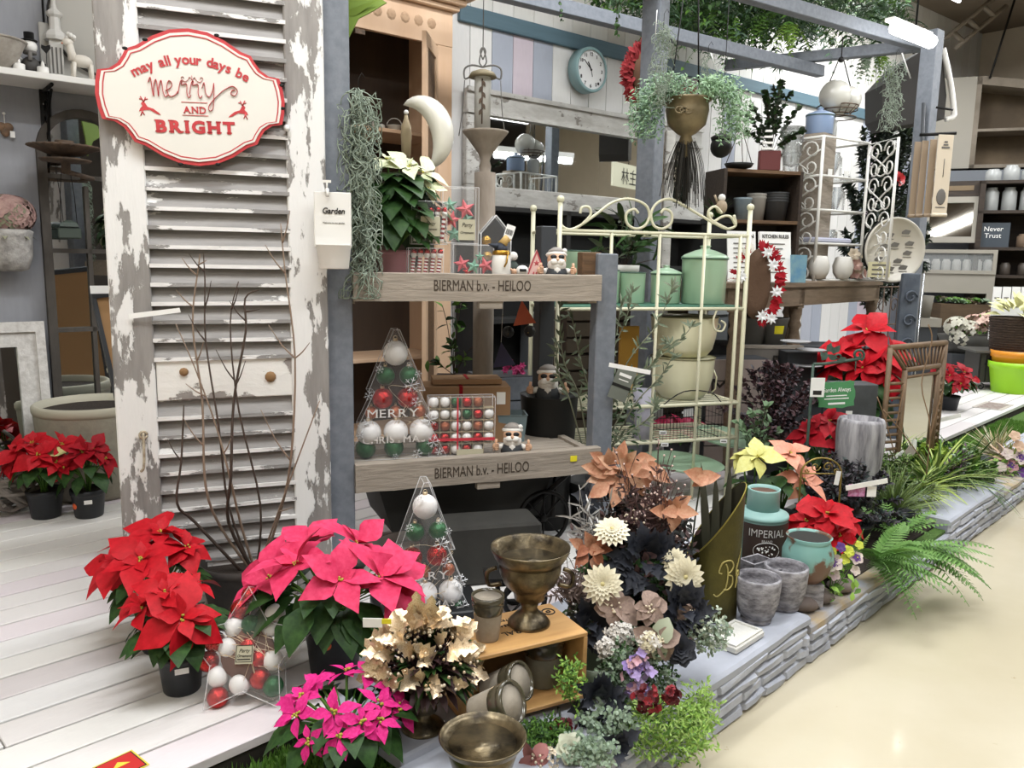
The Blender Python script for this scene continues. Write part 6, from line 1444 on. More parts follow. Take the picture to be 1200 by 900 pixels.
for path in ([(690, 600), (700, 480), (715, 420), (735, 370), (742, 330)], [(690, 600), (720, 470), (760, 430), (800, 395), (812, 380)], [(690, 600), (728, 440), (770, 380), (790, 330)], [(690, 600), (680, 470), (660, 420), (655, 350)], [(690, 600), (668, 470), (655, 440), (652, 400)], [(690, 600), (740, 480), (775, 440), (790, 410), (780, 400)], [(690, 600), (700, 500), (680, 420), (670, 370)], [(690, 600), (710, 520), (735, 470), (745, 440)], [(690, 600), (720, 520), (760, 490), (768, 470)], [(690, 600), (700, 460), (722, 390), (728, 350)]):
 YY = 3.22 + R.uniform(-.05, .12); w_ = [P(a, b_, YY if i else 3.44) - p for i, (a, b_) in enumerate(path)]; w_[0] = V((0, 0, .18)); w_ = smooth_path(w_, 6); n = len(w_)
 st_.tube(w_, [.004 - .0028 * i / n for i in range(n)], 5, mat('olive_stem', '7d8069', .7))
 for k in range(30):
  u = R.uniform(.35, .999) * (n - 1); q_ = w_[int(u)].lerp(w_[min(int(u) + 1, n - 1)], u % 1); tg = (w_[min(int(u) + 1, n - 1)] - w_[int(u)]).normalized()
  f.leaf(q_, tg * .8 + V((R.gauss(0, .8), R.gauss(0, .5), R.gauss(0, .5))), (R.gauss(0, .6), -1, .5), R.uniform(.03, .06), .011, .15, .2, LEAF, OL)
for k in range(300):
 c = P(R.uniform(685, 750), R.uniform(430, 535), 3.35) - p; f.leaf(c, (R.gauss(0, 1), R.gauss(0, 1), R.gauss(.2, .8)), (R.gauss(0, 1), -1, 1), .035, .012, .2, .2, LEAF, OL if k % 2 else GREENL)
st_.build('branches', t); o = f.build('leaves', t); o['kind'] = 'stuff'
def oval(label, x, y, Y, rx, rz_, tilt=8):
 p = P(x, y, Y); s_ = px(Y); t = T('oval_tray', label, 'tray', (p.x, p.y, p.z), 0, 'mint green oval trays')
 MB().lathe([(0, 0), (rx * s_ * .8, 0), (rx * s_, .02), (rx * s_ * .97, .022), (rx * s_ * .8, .008), (0, .006)], 36, MINT, rot(tilt, 'X') @ rot(tilt * .6, 'Y'), sy=rz_).build('tray', t); return t
oval('mint green oval tray in wire basket, upper right on low shelf', 852, 515, 4.05, 42, .7, 12)
oval('mint green oval tray, larger and lower, in wire basket', 800, 545, 3.9, 50, .6, 10)
t = T('wire_basket', 'dark wire mesh basket holding trays under the cream bowls', 'basket', (one(800, .12, .302)), ERZ)
w_ = MB()
for k in range(19):
 x_ = -.17 + .34 * k / 18; w_.tube([(x_, -.12, 0), (x_, -.12, .17)], .0013, 3, IRON).tube([(x_, .12, 0), (x_, .12, .17)], .0013, 3, IRON)
for z_ in (0.002, .06, .115, .17): w_.tube([(-.17, -.12, z_), (.17, -.12, z_), (.17, .12, z_), (-.17, .12, z_), (-.17, -.12, z_)], .002 if z_ in (.002, .17) else .0013, 4, IRON)
o = w_.build('mesh', t)
MB().tube(smooth_path([(-.17, -.12, .17), (-.05, -.12, .24), (.1, -.12, .23), (.17, -.12, .17)], 4), .003, 5, IRON).build('handle', t)
for (x_, y_) in ((777, 507), (779, 521), (848, 517), (779, 560)):
 p = P(x_, y_, 3.7 if x_ < 800 else 3.86); t = T('shelf_price_tag', {(777, 507): 'upper left', (779, 521): 'middle left', (848, 517): 'right hand', (779, 560): 'lowest'}[(x_, y_)] + ' small white price tag on etagere or wire basket', 'price tag', tuple(p), 0, 'small white price tags on the etagere'); MB().cbox((0, 0, 0), (.035, .002, .018), PAPER).build('tag', t)
 MB().cbox((0, -.0015, -.001), (.024, .001, .006), INKG).build('barcode', t)
p = V((P(792, 540, 4.5).x, 4.5, DECK)); poinsettia('magenta poinsettia seen through the etagere below the cream bowls', tuple(p), .08, .16, P(790, 490, 4.45).z - DECK, .13, 0, .1, mat('magenta_bract', 'b3224f', .5), seed=51, headlist=HD([(-90, .7, 1), (-150, .6, 1), (-30, .6, 1), (-60, .3, .9), (-120, .3, .9)]), nleaf=16, leafL=.1)
t = T('white_jug', 'pale lilac tall pot inside the wire baskets, left', 'pot', (one(757, .1, .302)), 0); MB().lathe([(.05, 0), (.04, .1), (.055, .24), (.05, .24), (0, .1)], 20, mat('pale_lilac', 'b0aebc', .5)).build('body', t)
p = P(845, 250, 3.9); t = T('bird_figurine', 'small pale brown bird figurine with star perched on etagere scroll', 'figurine', tuple(p), 0)
MB().ball((0, 0, .03), .028, mat('pale_brown_bird', 'a6957f', .8), 12, 7, sz=1.2).ball((.0, 0, .072), .018, WHITE, 10, 6).tube([(-.02, 0, .05), (-.035, 0, .085)], .006, 5, _mats['pale_brown_bird']).build('body', t)
# ================================================================== CONSOLE TABLE AND WHAT STANDS ON IT
ta, tb = P(868, 342, 4.35), P(1036, 325, 6.0); TZ = (P(900, 336, 4.5).z + tb.z) / 2 + .0
TD = math.degrees(math.atan2(tb.x - ta.x, tb.y - ta.y)); TA = V((ta.x, ta.y, 0)); TL = (V((tb.x, tb.y, 0)) - TA).length; TRZ = rad(90 - TD); TDEP = .75
TWD = mat('worn_oak_table', '7f6d5a', .6, col2='6a5947', scale=5, stretch=(1, 9, 9), bump=.25)
t = T('console_table', 'long worn oak console table with turned legs, display on top', 'table', (TA.x, TA.y, DECK), TRZ); TH = TZ - DECK
MB().cbox((TL / 2, TDEP / 2, TH - .018), (TL, TDEP, .036), TWD, ch=.004).build('tabletop', t)
MB().cbox((TL / 2, .03, TH - .09), (TL - .08, .03, .11), TWD, ch=.002).cbox((TL / 2, .014, TH - .14), (TL - .08, .01, .012), TWD).cbox((TL / 2, TDEP - .03, TH - .09), (TL - .08, .03, .11), TWD).cbox((.05, TDEP / 2, TH - .09), (.03, TDEP - .1, .11), TWD).cbox((TL - .05, TDEP / 2, TH - .09), (.03, TDEP - .1, .11), TWD).build('apron', t)
def tx_(x, b=0): p = PP(x, 330, TA, TD, b); return (V((p.x, p.y, 0)) - TA).dot(du(TD))
lg = tx_(944)
for (x_, y_) in ((.06, .05), (lg, .05), (TL - .07, .05), (.06, TDEP - .06), (lg, TDEP - .06), (TL - .07, TDEP - .06)):
 MB().cbox((x_, y_, TH - .1), (.085, .07, .13), TWD, ch=.003).lathe([(.02, 0), (.03, .03), (.025, .06), (.036, .3), (.04, TH - .36), (.028, TH - .3), (.042, TH - .27), (.03, TH - .24), (.04, TH - .2), (.04, TH - .16)], 18, TWD, tr(x_, y_, 0)).build('leg', t)
def ontab(px_, back, up=0): p = PP(px_, 330, TA, TD, back); return V((p.x, p.y, TZ + up))
ca, cb_ = PP(842, 330, TA, TD, .42), PP(933, 330, TA, TD, .12)
BKW = mat('black_stained_wood', '25221f', .7, col2='2f2b27', scale=5, stretch=(1, 8, 8))
cw2 = (V((cb_.x, cb_.y, 0)) - V((ca.x, ca.y, 0))).length; crz2 = math.atan2(cb_.y - ca.y, cb_.x - ca.x)
t = T('crate_shelf', 'black stained two-tier wooden crate shelf standing on the console table', 'shelf', (ca.x, ca.y, TZ), crz2)
def cz_(x, y, Y): return P(x, y, Y).z - TZ
ch_h = cz_(885, 199, (ca.y + cb_.y) / 2); mid_h = cz_(900, 262, (ca.y + cb_.y) / 2); dd_ = .25
MB().box(0, .02, 0, dd_, 0, ch_h, WOODD).build('side_board', t); MB().box(cw2 - .02, cw2, 0, dd_, 0, ch_h, WOODD).build('side_board', t)
MB().box(.02, cw2 - .02, dd_ - .015, dd_, 0, ch_h, BKW).build('back_board', t)
for z_ in (.0, mid_h, ch_h - .02): MB().box(.02, cw2 - .02, 0, dd_ - .015, z_, z_ + .02, WOODB if z_ else BKW).build('shelf_board', t)
def incr(x, up, back=.1): 
 p = PP(x, 260, V((ca.x, ca.y, 0)), 90 - math.degrees(crz2), back); return (p.x, p.y, TZ + up)
s_ = px(4.75); BLU = mat('pale_blue_zinc', '7c8b93', .6, col2='8d999e', scale=12)
def bucket(label, loc, r, h, m, n=1, nm='bucket', group=None):
 t = T(nm, label, 'bucket', loc, 0, group)
 for k in range(n):
  z = k * h * .12
  MB().lathe([(r * .78, z), (r * .98, z + h * .9), (r * 1.04, z + h * .93), (r * 1.0, z + h)] + ([(r * .9, z + h * .98), (r * .75, z + .02), (0, z + .02)] if k == n - 1 else []), 26, m).build('stacked_bucket' if n > 1 else 'body', t)
 return t
bucket('pale blue zinc bucket inside the black crate shelf', incr(869, mid_h + .021), 11 * s_, 27 * s_, BLU)
bucket('two nested off-white buckets inside the black crate shelf', incr(885, mid_h + .021, .14), 12 * s_, 30 * s_, mat('offwhite_zinc', 'a09d96', .6), 2)
bucket('stack of dark grey nested buckets inside the black crate shelf', incr(908, mid_h + .021, .12), 15 * s_, 26 * s_, mat('charcoal_zinc', '38393a', .6), 4)
p = incr(833, .0, .1); t = T('black_pot_plant', 'spiky dark plant in a square black pot left of the crate shelf', 'plant', tuple(ontab(836, .35)), 0)
MB().box(-.07, .07, -.07, .07, 0, .33, BLACK).box(-.08, .08, -.08, .08, .33, .36, BLACK).build('pot', t); f = MB()
for k in range(26): f.leaf((0, 0, .35), sph(R.uniform(0, 6.3), R.uniform(.3, 1.4)), (0, 0, 1), .16, .012, .3, .3, STRAP, GREENL)
f.build('leaves', t)
p = ontab(896, .02); t = T('kitchen_rules_board', 'white lettered boards headed kitchen rules leaning under crate shelf', 'sign', tuple(ontab(855, .1)), crz2)
p0 = PP(855, 330, TA, TD, .1)
wb_, hb2 = 62 * s_, 56 * s_
t.location = (P(853, 325, 4.5).x, 4.5, TZ + .002)
for k, (x_, w_) in enumerate(((0, 34 * s_), (38 * s_, 38 * s_))):
 b_ = MB().box(x_, x_ + w_, -.004 - .01 * k, .004, 0, 55 * s_, PAPER, rot(-8, 'X')).build('board', t)
 text('KITCHEN RULES' if k else 'KITCHEN', b_, INK, x_ + w_ / 2, -.006 - .01 * k, 48 * s_, .028, w_ * .85, rot(-8, 'X'), .0006)
 for j in range(7): MB().box(x_ + w_ * .2, x_ + w_ * (.8 - .07 * (j % 3)), -.0065 - .01 * k, -.005 - .01 * k, (41 - 5.2 * j) * s_, (42.2 - 5.2 * j) * s_, INKG, rot(-8, 'X')).build('text_line', b_)
p = P(886, 333, 3.95); s_ = px(3.95); t = T('christmas_wreath', 'brown backed wreath with red leaves and white pinecones on etagere side', 'wreath', tuple(p), -.2)
MB().lathe([(.0, 0), (16 * s_ * 1.0, 0), (24 * s_, .0), (25 * s_, .03), (15 * s_, .03), (0, .02)], 30, mat('brown_burlap', '5a4434', .9, bump=.4, scale=80), rot(90, 'X') @ M.Diagonal((.62, 1.6, 1, 1))).build('backing', t)
wr = MB()
for k in range(60):
 a = rad(R.uniform(-80, 85)); c = V((24 * s_ * math.cos(a) * .85, R.uniform(-.05, .0), 38 * s_ * math.sin(a)))
 wr.leaf(c, V((math.cos(a), R.uniform(-.5, .2), math.sin(a))) + V((R.gauss(0, .4), 0, R.gauss(0, .5))), (0, -1, .2), .06, .03, .2, .3, LOBED, REDD)
for k in range(16):
 a = rad(R.uniform(100, 175)); c = V((22 * s_ * math.cos(a), -.03, 38 * s_ * math.sin(a))); wr.leaf(c, V((math.cos(a), -.2, math.sin(a))), (0, -1, .2), .05, .02, .2, .3, LOBED, REDD if k % 2 else WHITE)
o = wr.build('red_leaves', t); o['kind'] = 'stuff'
for (x_, z_) in ((17, 22), (22, -8), (18, -38), (10, 36), (-17, 8), (8, -36)):
 pc = MB(); c = (x_ * s_, -.05, z_ * s_); flower(pc, c, (0.2, -1, 0), .034, SNOW, 3, 8, .1, F3, .4); pc.build('white_pinecone', t)
p0 = ontab(905, .25, ch_h + .001); 
IVY = mat('dark_ivy', '2c3527', .6, col2='3a4a33', scale=20)
q0 = incr(898, ch_h + .001, .12); bush('ivy_plant', 'tall dark small-leaved ivy behind glass vase, on black crate shelf', 'plant', q0, 620, .2, .56, .034, .9, [IVY, IVY, GREENL], ROUND, seed=8, pot=(.07, .11, RUST), up=.3, droop=.1)
t = T('glass_vase', 'tall flared clear embossed glass vase on black crate shelf', 'vase', incr(922, ch_h + .001, .06), 0); s_ = px(4.7)
MB().lathe([(8 * s_, 0), (9 * s_, .006), (10 * s_, 10 * s_), (14.5 * s_, 54 * s_), (13.5 * s_, 54 * s_), (9 * s_, 10 * s_), (0, 6 * s_)], 30, GLASS).build('body', t)
e = MB()
for z_ in (20, 36, 48): e.lathe([(( 10.6 + z_ * .08) * s_, z_ * s_), ((11 + z_ * .08) * s_, (z_ + 1.5) * s_), ((10.8 + z_ * .08) * s_, (z_ + 3) * s_)], 24, GLASS, wob=lambda a, z: 1 + .03 * math.cos(9 * a))
e.build('embossed_band', t)
t = T('red_book_scale', 'dark red box and stacked metal plates beneath ivy on crate shelf', 'ornament', incr(893, ch_h + .001, .04), 0)
MB().cbox((.02, 0, .06), (.13, .05, .12), mat('dark_red_tin', '5e2a28', .5), ch=.004).build('red_box', t)
for k in range(4): MB().cbox((.0, -.02, .13 + .035 * k), (.075 - .012 * k, .02, .012), WHITE).build('white_bar', t)
t = T('balance_dish', 'small black hanging balance dish left on the black crate shelf', 'scale', incr(862, ch_h + .001, .05), 0)
MB().lathe([(.03, 0), (.075, .012), (.09, .035), (0, .02)], 20, IRON).tube([(.08, 0, .035), (.0, 0, .26)], .0025, 4, RUST).tube([(-.08, 0, .035), (0, 0, .26)], .0025, 4, RUST).tube([(0, -.08, .035), (0, 0, .26)], .0025, 4, RUST).build('dish', t)
BCN = mat('pale_blue_enamel', '8ea3c4', .3, coat=.5)
p = ontab(947, .2); zc1 = P(950, 158, p.y).z - TZ; zc2 = P(950, 136, p.y).z - TZ; s_ = px(p.y)
t = T('white_jar_stand', 'grey wooden upright box behind the white wire cabinet under blue canister', 'box', tuple(p), TRZ); MB().box(-.1, .1, -.08, .08, 0, zc1 - .002, WOODG).build('body', t)
canister('pale blue enamel canister standing high left of the wire cabinet', (p.x, p.y, TZ + zc1), 15 * s_, zc2 - zc1, True, BCN, None)
wa, wb2 = PP(953, 330, TA, TD, .1), PP(1006, 330, TA, TD, -.02); WW = (V((wb2.x, wb2.y, 0)) - V((wa.x, wa.y, 0))).length; wrz = math.atan2(wb2.y - wa.y, wb2.x - wa.x)
t = T('wire_cabinet', 'white wire display cabinet with scroll door open, holding glass jars', 'cabinet', (wa.x, wa.y, TZ), wrz); WM = mat('white_wire', 'dddcd6', .4)
wh = (P(955, 161, wa.y).z + P(1006, 166, wb2.y).z) / 2 - TZ; wd_ = .34
for (x_, y_) in ((0, 0), (WW, 0), (0, wd_), (WW, wd_)): MB().tube([(x_, y_, 0), (x_, y_, wh)], .011, 6, WM).build('upright', t)
zsv = [0.004, wh * .265, wh * .5, wh * .735, wh]
for z_ in zsv:
 w_ = MB().tube([(0, 0, z_), (WW, 0, z_), (WW, wd_, z_), (0, wd_, z_), (0, 0, z_)], .008, 5, WM); w_.build('shelf_rim', t)
 if 0.01 < z_ < wh: MB().box(.01, WW - .01, .01, wd_ - .01, z_ - .002, z_ + .002, GLASS).build('glass_shelf', t)
w_ = MB()
for k in range(1, 8): w_.tube([(WW * k / 8, wd_, 0), (WW * k / 8, wd_, wh)], .004, 4, WM)
w_.build('back_wires', t)
def scrollpanel(parent, W_, H_, mx, name):
 fr = MB().tube([(0, 0, 0), (W_, 0, 0), (W_, 0, H_), (0, 0, H_), (0, 0, 0)], .01, 5, WM, mx); fr.build(name, parent)
 sc2 = MB(); n = 4; hh = H_ / n
 for k in range(n):
  z0 = k * hh
  for sg in (-1, 1):
   cx = W_ / 2 + sg * W_ * .25
   sc2.tube([v for v in spiral(cx, z0 + hh * .72, W_ * .2, W_ * .07, 90 + sg * 90, 90 + sg * 90 - sg * 420)], .0055, 5, WM, mx)
   sc2.tube(smooth_path([(W_ / 2 + sg * W_ * .45, 0, z0 + hh * .72), (W_ / 2, 0, z0 + hh * .35), (W_ / 2 - sg * W_ * .2, 0, z0 + hh * .12), (W_ / 2, 0, z0)], 4), .0055, 5, WM, mx)
   sc2.tube([v for v in spiral(cx, z0 + hh * .25, W_ * .17, W_ * .06, 270 - sg * 90, 270 - sg * 90 + sg * 400)], .0055, 5, WM, mx)
 sc2.build('scrollwork', parent)
pd = P(1046, 243, wb2.y - .32); dv = V((pd.x - wb2.x, pd.y - wb2.y, 0)); 
scrollpanel(t, dv.length, wh * .98, tr(WW, 0, .01) @ M.Rotation(math.atan2(dv.y, dv.x) - wrz, 4, 'Z'), 'door')
scrollpanel(t, wd_ * .9, wh * .98, rot(100, 'Z'), 'side_panel')
fl_ = MB(); flower(fl_, (WW + dv.length * .35, -.16, wh * .74), (0, -1, .2), .055, mat('red_enamel_flower', 'b02a2e', .4), 2, 5, .3, ROUND, .9); fl_.build('red_flower', t)
def inwc(f_, z_, b_=.15): v = M.Rotation(wrz, 3, 'Z') @ V((WW * f_, b_, 0)); return (wa.x + v.x, wa.y + v.y, TZ + z_)
def jar(label, loc, r, h, group, m=GLASS, lid=None, nm='glass_jar', cat='glass jar'):
 t = T(nm, label, cat, loc, 0, group)
 MB().lathe([(r * .9, 0), (r, .005), (r, h * .8), (r * .7, h * .92), (r * .75, h), (r * .65, h), (r * .6, h * .92), (r * .9, h * .78), (0, .01)], 18, m).build('body', t)
 if lid: MB().lathe([(r * .78, h), (r * .78, h * 1.06), (0, h * 1.1)], 16, lid).build('lid', t)
 return t
for k, (f_, zi, r_, h_) in enumerate(((.3, 3, .05, .17), (.68, 3, .05, .18), (.22, 2, .055, .16), (.5, 2, .05, .15), (.8, 2, .05, .17), (.3, 1, .05, .1), (.7, 1, .05, .1))):
 jar(('left tall clear jar on top glass shelf', 'right tall clear jar on top glass shelf', 'left clear jar on middle glass shelf', 'centre clear jar on middle glass shelf', 'right clear jar on middle glass shelf', 'left low clear jar beside the lilac tray', 'right low clear jar beside the lilac tray')[k] + ' of wire cabinet', inwc(f_, zsv[zi] + .0025), r_, h_, 'clear glass jars in the wire cabinet')
 if zi == 3: pass
for f_ in (.3, .65):
 t = T('price_card', ('left' if f_ < .5 else 'right') + ' small white price card before glass jars in wire cabinet', 'price card', inwc(f_, zsv[3] + .003, .04), wrz, 'price cards in the wire cabinet'); MB().box(-.022, .022, 0, .003, 0, .05, PAPER).build('card', t)
t = T('lilac_tray', 'pale lilac flat tray on lowest glass shelf of wire cabinet', 'tray', inwc(.4, zsv[1] + .003, .08), wrz); MB().cbox((0, 0, .02), (.4, .14, .035), mat('pale_lilac_tray', 'c3c5d8', .5), ch=.01).build('tray', t)
RBW = mat('ribbed_white_ceramic', 'cfccc4', .5)
for f_, lab in ((.1, 'white ribbed ceramic vase beneath wire cabinet, left'), (.62, 'white ribbed ceramic vase beneath wire cabinet, beside pink roses')):
 t = T('ribbed_vase', lab, 'vase', inwc(f_, .0125, -.0), 0, None); MB().lathe([(.035, 0), (.06, .04), (.065, .09), (.05, .14), (.04, .15), (.035, .14), (0, .05)], 36, RBW, wob=lambda a, z: 1 + .04 * math.cos(18 * a)).build('body', t)
p = inwc(.93, .012, .0); t = T('pink_roses', 'bunch of pale pink artificial roses at the foot of wire cabinet', 'artificial flowers', p, 0); f = MB(); PKR = mat('pale_pink_petal', 'cfa39a', .7, col2='dcbcb0', scale=20)
for k in range(9): flower(f, (R.uniform(-.06, .05), R.uniform(-.05, .03), .03 + R.uniform(0, .15)), (R.uniform(-.5, .5), -1, R.uniform(0, .7)), .05, PKR if k % 3 else mat('cream_petal', 'd6c9b4', .7), 3, 6, .5, ROUND, .8)
f.build('petals', t)
p = ontab(934, -.0); p = P(934, 320, 4.6); t = T('blue_frame_card', 'small blue picture block beside the kitchen rules boards', 'ornament', (p.x, p.y, TZ + .001), .2); MB().box(-.045, .045, -.02, .02, 0, .155, mat('blue_print', '5f8fae', .6, col2='7fa3ad', scale=20)).build('block', t)
p = P(981, 134, 5.6); s_ = px(5.6); t = T('hanging_scale_basket', 'hanging wire basket filled with large pale glass balls', 'basket', tuple(p), 0)
w_ = MB()
for z_, r_ in ((0, 14), (-4, 20), (4, 21), (8, 22)): w_.tube([V((r_ * s_ * math.cos(a), r_ * s_ * math.sin(a), z_ * s_)) for a in [i * math.pi / 10 for i in range(21)]], .004, 4, RUST)
for k in range(14): a = k * math.pi / 7; w_.tube([(14 * s_ * math.cos(a), 14 * s_ * math.sin(a), 0), (22 * s_ * math.cos(a), 22 * s_ * math.sin(a), 8 * s_)], .003, 3, RUST)
w_.build('wire_bowl', t)
for sg in (-1, 1): MB().tube([(sg * 20 * s_, 0, 8 * s_), (sg * 2 * s_, 0, 60 * s_)], .004, 4, IRON).build('chain', t)
MB().tube([(0, 0, 60 * s_), (0, 0, 82 * s_)], .004, 4, IRON).ball((0, 0, 58 * s_), .02, IRON, 8, 5).build('hook', t)
for i, (x_, z_, r_) in enumerate(((-7, 18, 17), (11, 16, 14), (2, 12, 13))):
 c = p + V((x_ * s_, (i - 1) * .05, z_ * s_)); tt = T('glass_ball', ('large milky ball on the left', 'milky ball on the right', 'milky ball in the middle')[i] + ' in the hanging wire basket', 'ball', tuple(c), 0); MB().ball((0, 0, 0), r_ * s_, mat('milky_glass', 'c9c8c0', .25, coat=.3), 18, 10).build('ball', tt)
p = ontab(980, .3, wh + .02); jar('tall clear glass jar lantern on top of the wire cabinet', inwc(.62, wh + .009, .2), .06, .17, None, mat('hazy_glass', 'c4c6c4', .2, alpha=.7), WOODD)
bush('dark_fern_screen', 'dark frilly foliage hanging behind wire cabinet and hanging wood scrolls', 'hanging foliage', tuple(P(1028, 290, 7.2)), 9000, .42, 1.2, .07, .35, [IVY, mat('blackish_green', '27332b', .7)], F3, seed=13, stems_n=50, z0=-.6, up=.1)
p = P(1046, 293, 5.45); s_ = px(5.45); t = T('round_bird_sign', 'large round white metal sign printed with garden pictures, leaning at table end', 'sign', tuple(p), WRZ - .55)
r_ = 36 * s_ * 1.0
MB().lathe([(0, 0), (r_ * .97, 0), (r_, .012), (r_ * 1.02, .03), (r_ * .98, .04), (r_ * .94, .018), (0, .016)], 48, mat('ivory_enamel', 'cdc8bb', .4), rot(90, 'X')).build('plate', t)
MB().tube([V((r_ * 1.02 * math.cos(a), -.015, r_ * 1.02 * math.sin(a))) for a in [i * math.pi / 24 for i in range(49)]], .008, 5, IRON).build('rim', t)
pr_ = MB(); GI_ = mat('grey_print', '6d6a64', .7)
for (x_, z_) in ((.35, .55), (.5, .2), (.45, -.1), (-.2, .45), (-.35, .1), (.15, -.35), (-.1, -.6), (.35, -.55), (0, .15), (-.5, -.3)):
 pr_.prism([(x_ * r_ - .03, z_ * r_ - .01), (x_ * r_ + .02, z_ * r_ - .012), (x_ * r_ + .034, z_ * r_ + .012), (x_ * r_ - .005, z_ * r_ + .02), (x_ * r_ - .03, z_ * r_ + .004)], -.02, -.018, GI_).box(x_ * r_ - .03, x_ * r_ + .03, -.02, -.018, z_ * r_ - .026, z_ * r_ - .022, GI_)
pr_.build('printed_picture', t)
p = P(1030, 316, 5.35); t = T('small_cream_plaque', 'small cream plaque lettered faintly at foot of wire cabinet door', 'sign', tuple(p), .2); MB().cbox((0, 0, 0), (.16, .008, .1), mat('cream_card', 'cfc9a4', .6)).build('board', t)
for k in range(3): MB().cbox((0, -.005, .03 - .03 * k), (.11, .002, .01), INKG).build('text_line', t)
p = P(1100, 252, 4.9); s_ = px(4.9)
t = T('hanging_calendar_panels', 'cream hanging wall panels printed with emblem, hooked on right post', 'panel', tuple(p), .1)
CP = mat('cream_panel', 'd6c9b4', .6); CPB = mat('tan_panel_back', '9a8872', .7)
for k, x_ in enumerate((0, -8, -12, -15)):
 hgt = (88 if k == 0 else 84) * s_
 w_ = (18 if k == 0 else 8) * s_
 b_ = MB().cbox((x_ * s_, k * .05, 24 * s_ * .0 + hgt / 2), (w_, .008, hgt), CP if k == 0 else CPB, ch=.002).tube([(x_ * s_ - w_ / 2, k * .05, 0), (x_ * s_ + w_ / 2, k * .05, 0)], .012, 6, CP if k == 0 else CPB).build('panel', t)
 if k == 0: 
  MB().cbox((0, -.006, 80 * s_), (.02, .001, .01), INKG).cbox((0, -.006, 77 * s_), (.03, .001, .008), INKG).cbox((0, -.006, 74 * s_), (.05, .001, .01), INKG).build('text_line', b_); MB().tube([(0, -.006, 42 * s_), (0, -.006, 62 * s_)], .002, 4, INKG).ball((0, -.006, 20 * s_), .03, INKG, 10, 6, sy=.1, sz=1.6).box(-.03, .03, -.0065, -.005, 8 * s_, 9 * s_, INKG).build('emblem', b_)
MB().tube([(-20 * s_, .1, 90 * s_), (12 * s_, .0, 90 * s_)], .01, 6, IRON).build('hook_rail', t)
p = P(1078, 106, 6.2); s_ = px(6.2); t = T('black_lamp_shade', 'large black cone shade with pale rim hanging behind right post', 'lamp shade', tuple(p), 0)
SHD = mat('black_brown_shade', '2a2622', .6)
mxs2 = rot(0, 'Y')
MB().prism([(-42 * s_, 5 * s_), (-39 * s_, -30 * s_), (-30 * s_, -40 * s_), (30 * s_, -30 * s_), (30 * s_, -5 * s_), (22 * s_, 34 * s_), (5 * s_, 46 * s_), (-20 * s_, 30 * s_)], 0, .3, SHD).build('shade', t)
MB().tube(smooth_path([(20 * s_, -.02, 44 * s_), (31 * s_, -.02, 10 * s_), (38 * s_, -.02, -20 * s_), (38 * s_, -.02, -28 * s_), (30 * s_, -.02, -31 * s_)], 4), .02, 6, WHITE).build('rim', t)
MB().tube([(0, .15, 44 * s_), (0, .15, CEIL - p.z)], .008, 5, IRON).build('cord', t)
# ================================================================== RIGHT BACKGROUND
KF = 1.3
def cab(nm, label, cat, x0, x1, ytop, ybot, Y, D, m, group=None, rz=0, base=None, K=1):
 Y *= K; a, b_ = P(x0, ytop, Y), P(x1, ytop, Y); zb = P((x0 + x1) / 2, ybot, Y).z if base is None else base
 t = T(nm, label, cat, (a.x, a.y, zb), rz, group); t.scale = (K, K, K); return t, (b_.x - a.x) / K, (a.z - zb) / K
t, w_, h_ = cab('open_oak_cabinet', 'large grey-brown cabinet with open dark interior, upper right wall', 'cabinet', 1100, 1300, 92, 200, 7.3, .5, None, rz=-.35, K=KF)
GBW = mat('grey_brown_wood', '83796c', .7, col2='6d6355', scale=5, bump=.1); PGC = mat('pale_grey_cabinet', '989388', .6)
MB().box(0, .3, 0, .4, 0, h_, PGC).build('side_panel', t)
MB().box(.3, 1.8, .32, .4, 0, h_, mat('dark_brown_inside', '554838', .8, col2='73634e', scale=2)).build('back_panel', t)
MB().prism([(.3, h_), (.36, h_), (1.8, h_ * .7), (1.8, h_ * .62), (.3, h_ * .92)], 0, .32, GBW).build('sloping_hood', t)
MB().box(.3, .34, 0, .32, 0, h_, GBW).box(.34, 1.8, 0, .32, h_ * .4, h_ * .43, GBW).box(.3, 1.8, 0, .32, 0, .03, GBW).build('shelf', t)
MB().box(-.02, 1.8, -.02, .4, -(t.location.z - DECK) / KF + .002, -.02, mat('grey_lower_unit', '6f7379', .7)).build('lower_unit', t)
for i, (a, b_) in enumerate((((1160, 92, 9.5), (1190, 5, 9.5)), )):
 t = T('wall_cable', 'dark cable running diagonally down the beige end wall', 'cable', tuple(P(1160, 92, 9.3)), 0); MB().tube([(0, 0, 0), P(1189, 0, 9.3) - P(1160, 92, 9.3)], .012, 5, IRON).build('cable', t)
t = T('roof_brace', 'grey ladder-like metal roof brace on ceiling at upper right', 'brace', tuple(P(1108, 45, 9.2)), 0)
v = P(1168, -5, 9.2) - P(1108, 45, 9.2); sv = V((.12, 0, -.1))
MB().tube([(0, 0, 0), v], .025, 4, GBW).tube([sv, v + sv], .025, 4, GBW).build('rail', t)
for f_ in (.15, .45, .75): MB().tube([v * f_, v * f_ + sv], .03, 4, GBW).build('rung', t)
t, w_, h_ = cab('picture_mirror', 'white wooden framed mirror reflecting a strip light, right background', 'mirror', 1084, 1140, 231, 285, 7.0, .05, None, rz=-.35, K=KF)
w_ *= 1.04
MB().ring([(0, 0), (w_, 0), (w_, h_), (0, h_)], [(.05, .05), (w_ - .05, .05), (w_ - .05, h_ - .05), (.05, h_ - .05)], -.02, .02, PGC).build('frame', t); MB().box(.04, w_ - .04, 0, .006, .04, h_ - .04, mat('smoky_mirror', '8a857c', .04, 1)).build('glass', t)
t.rotation_euler = (rad(-5.7), 0, -.454)
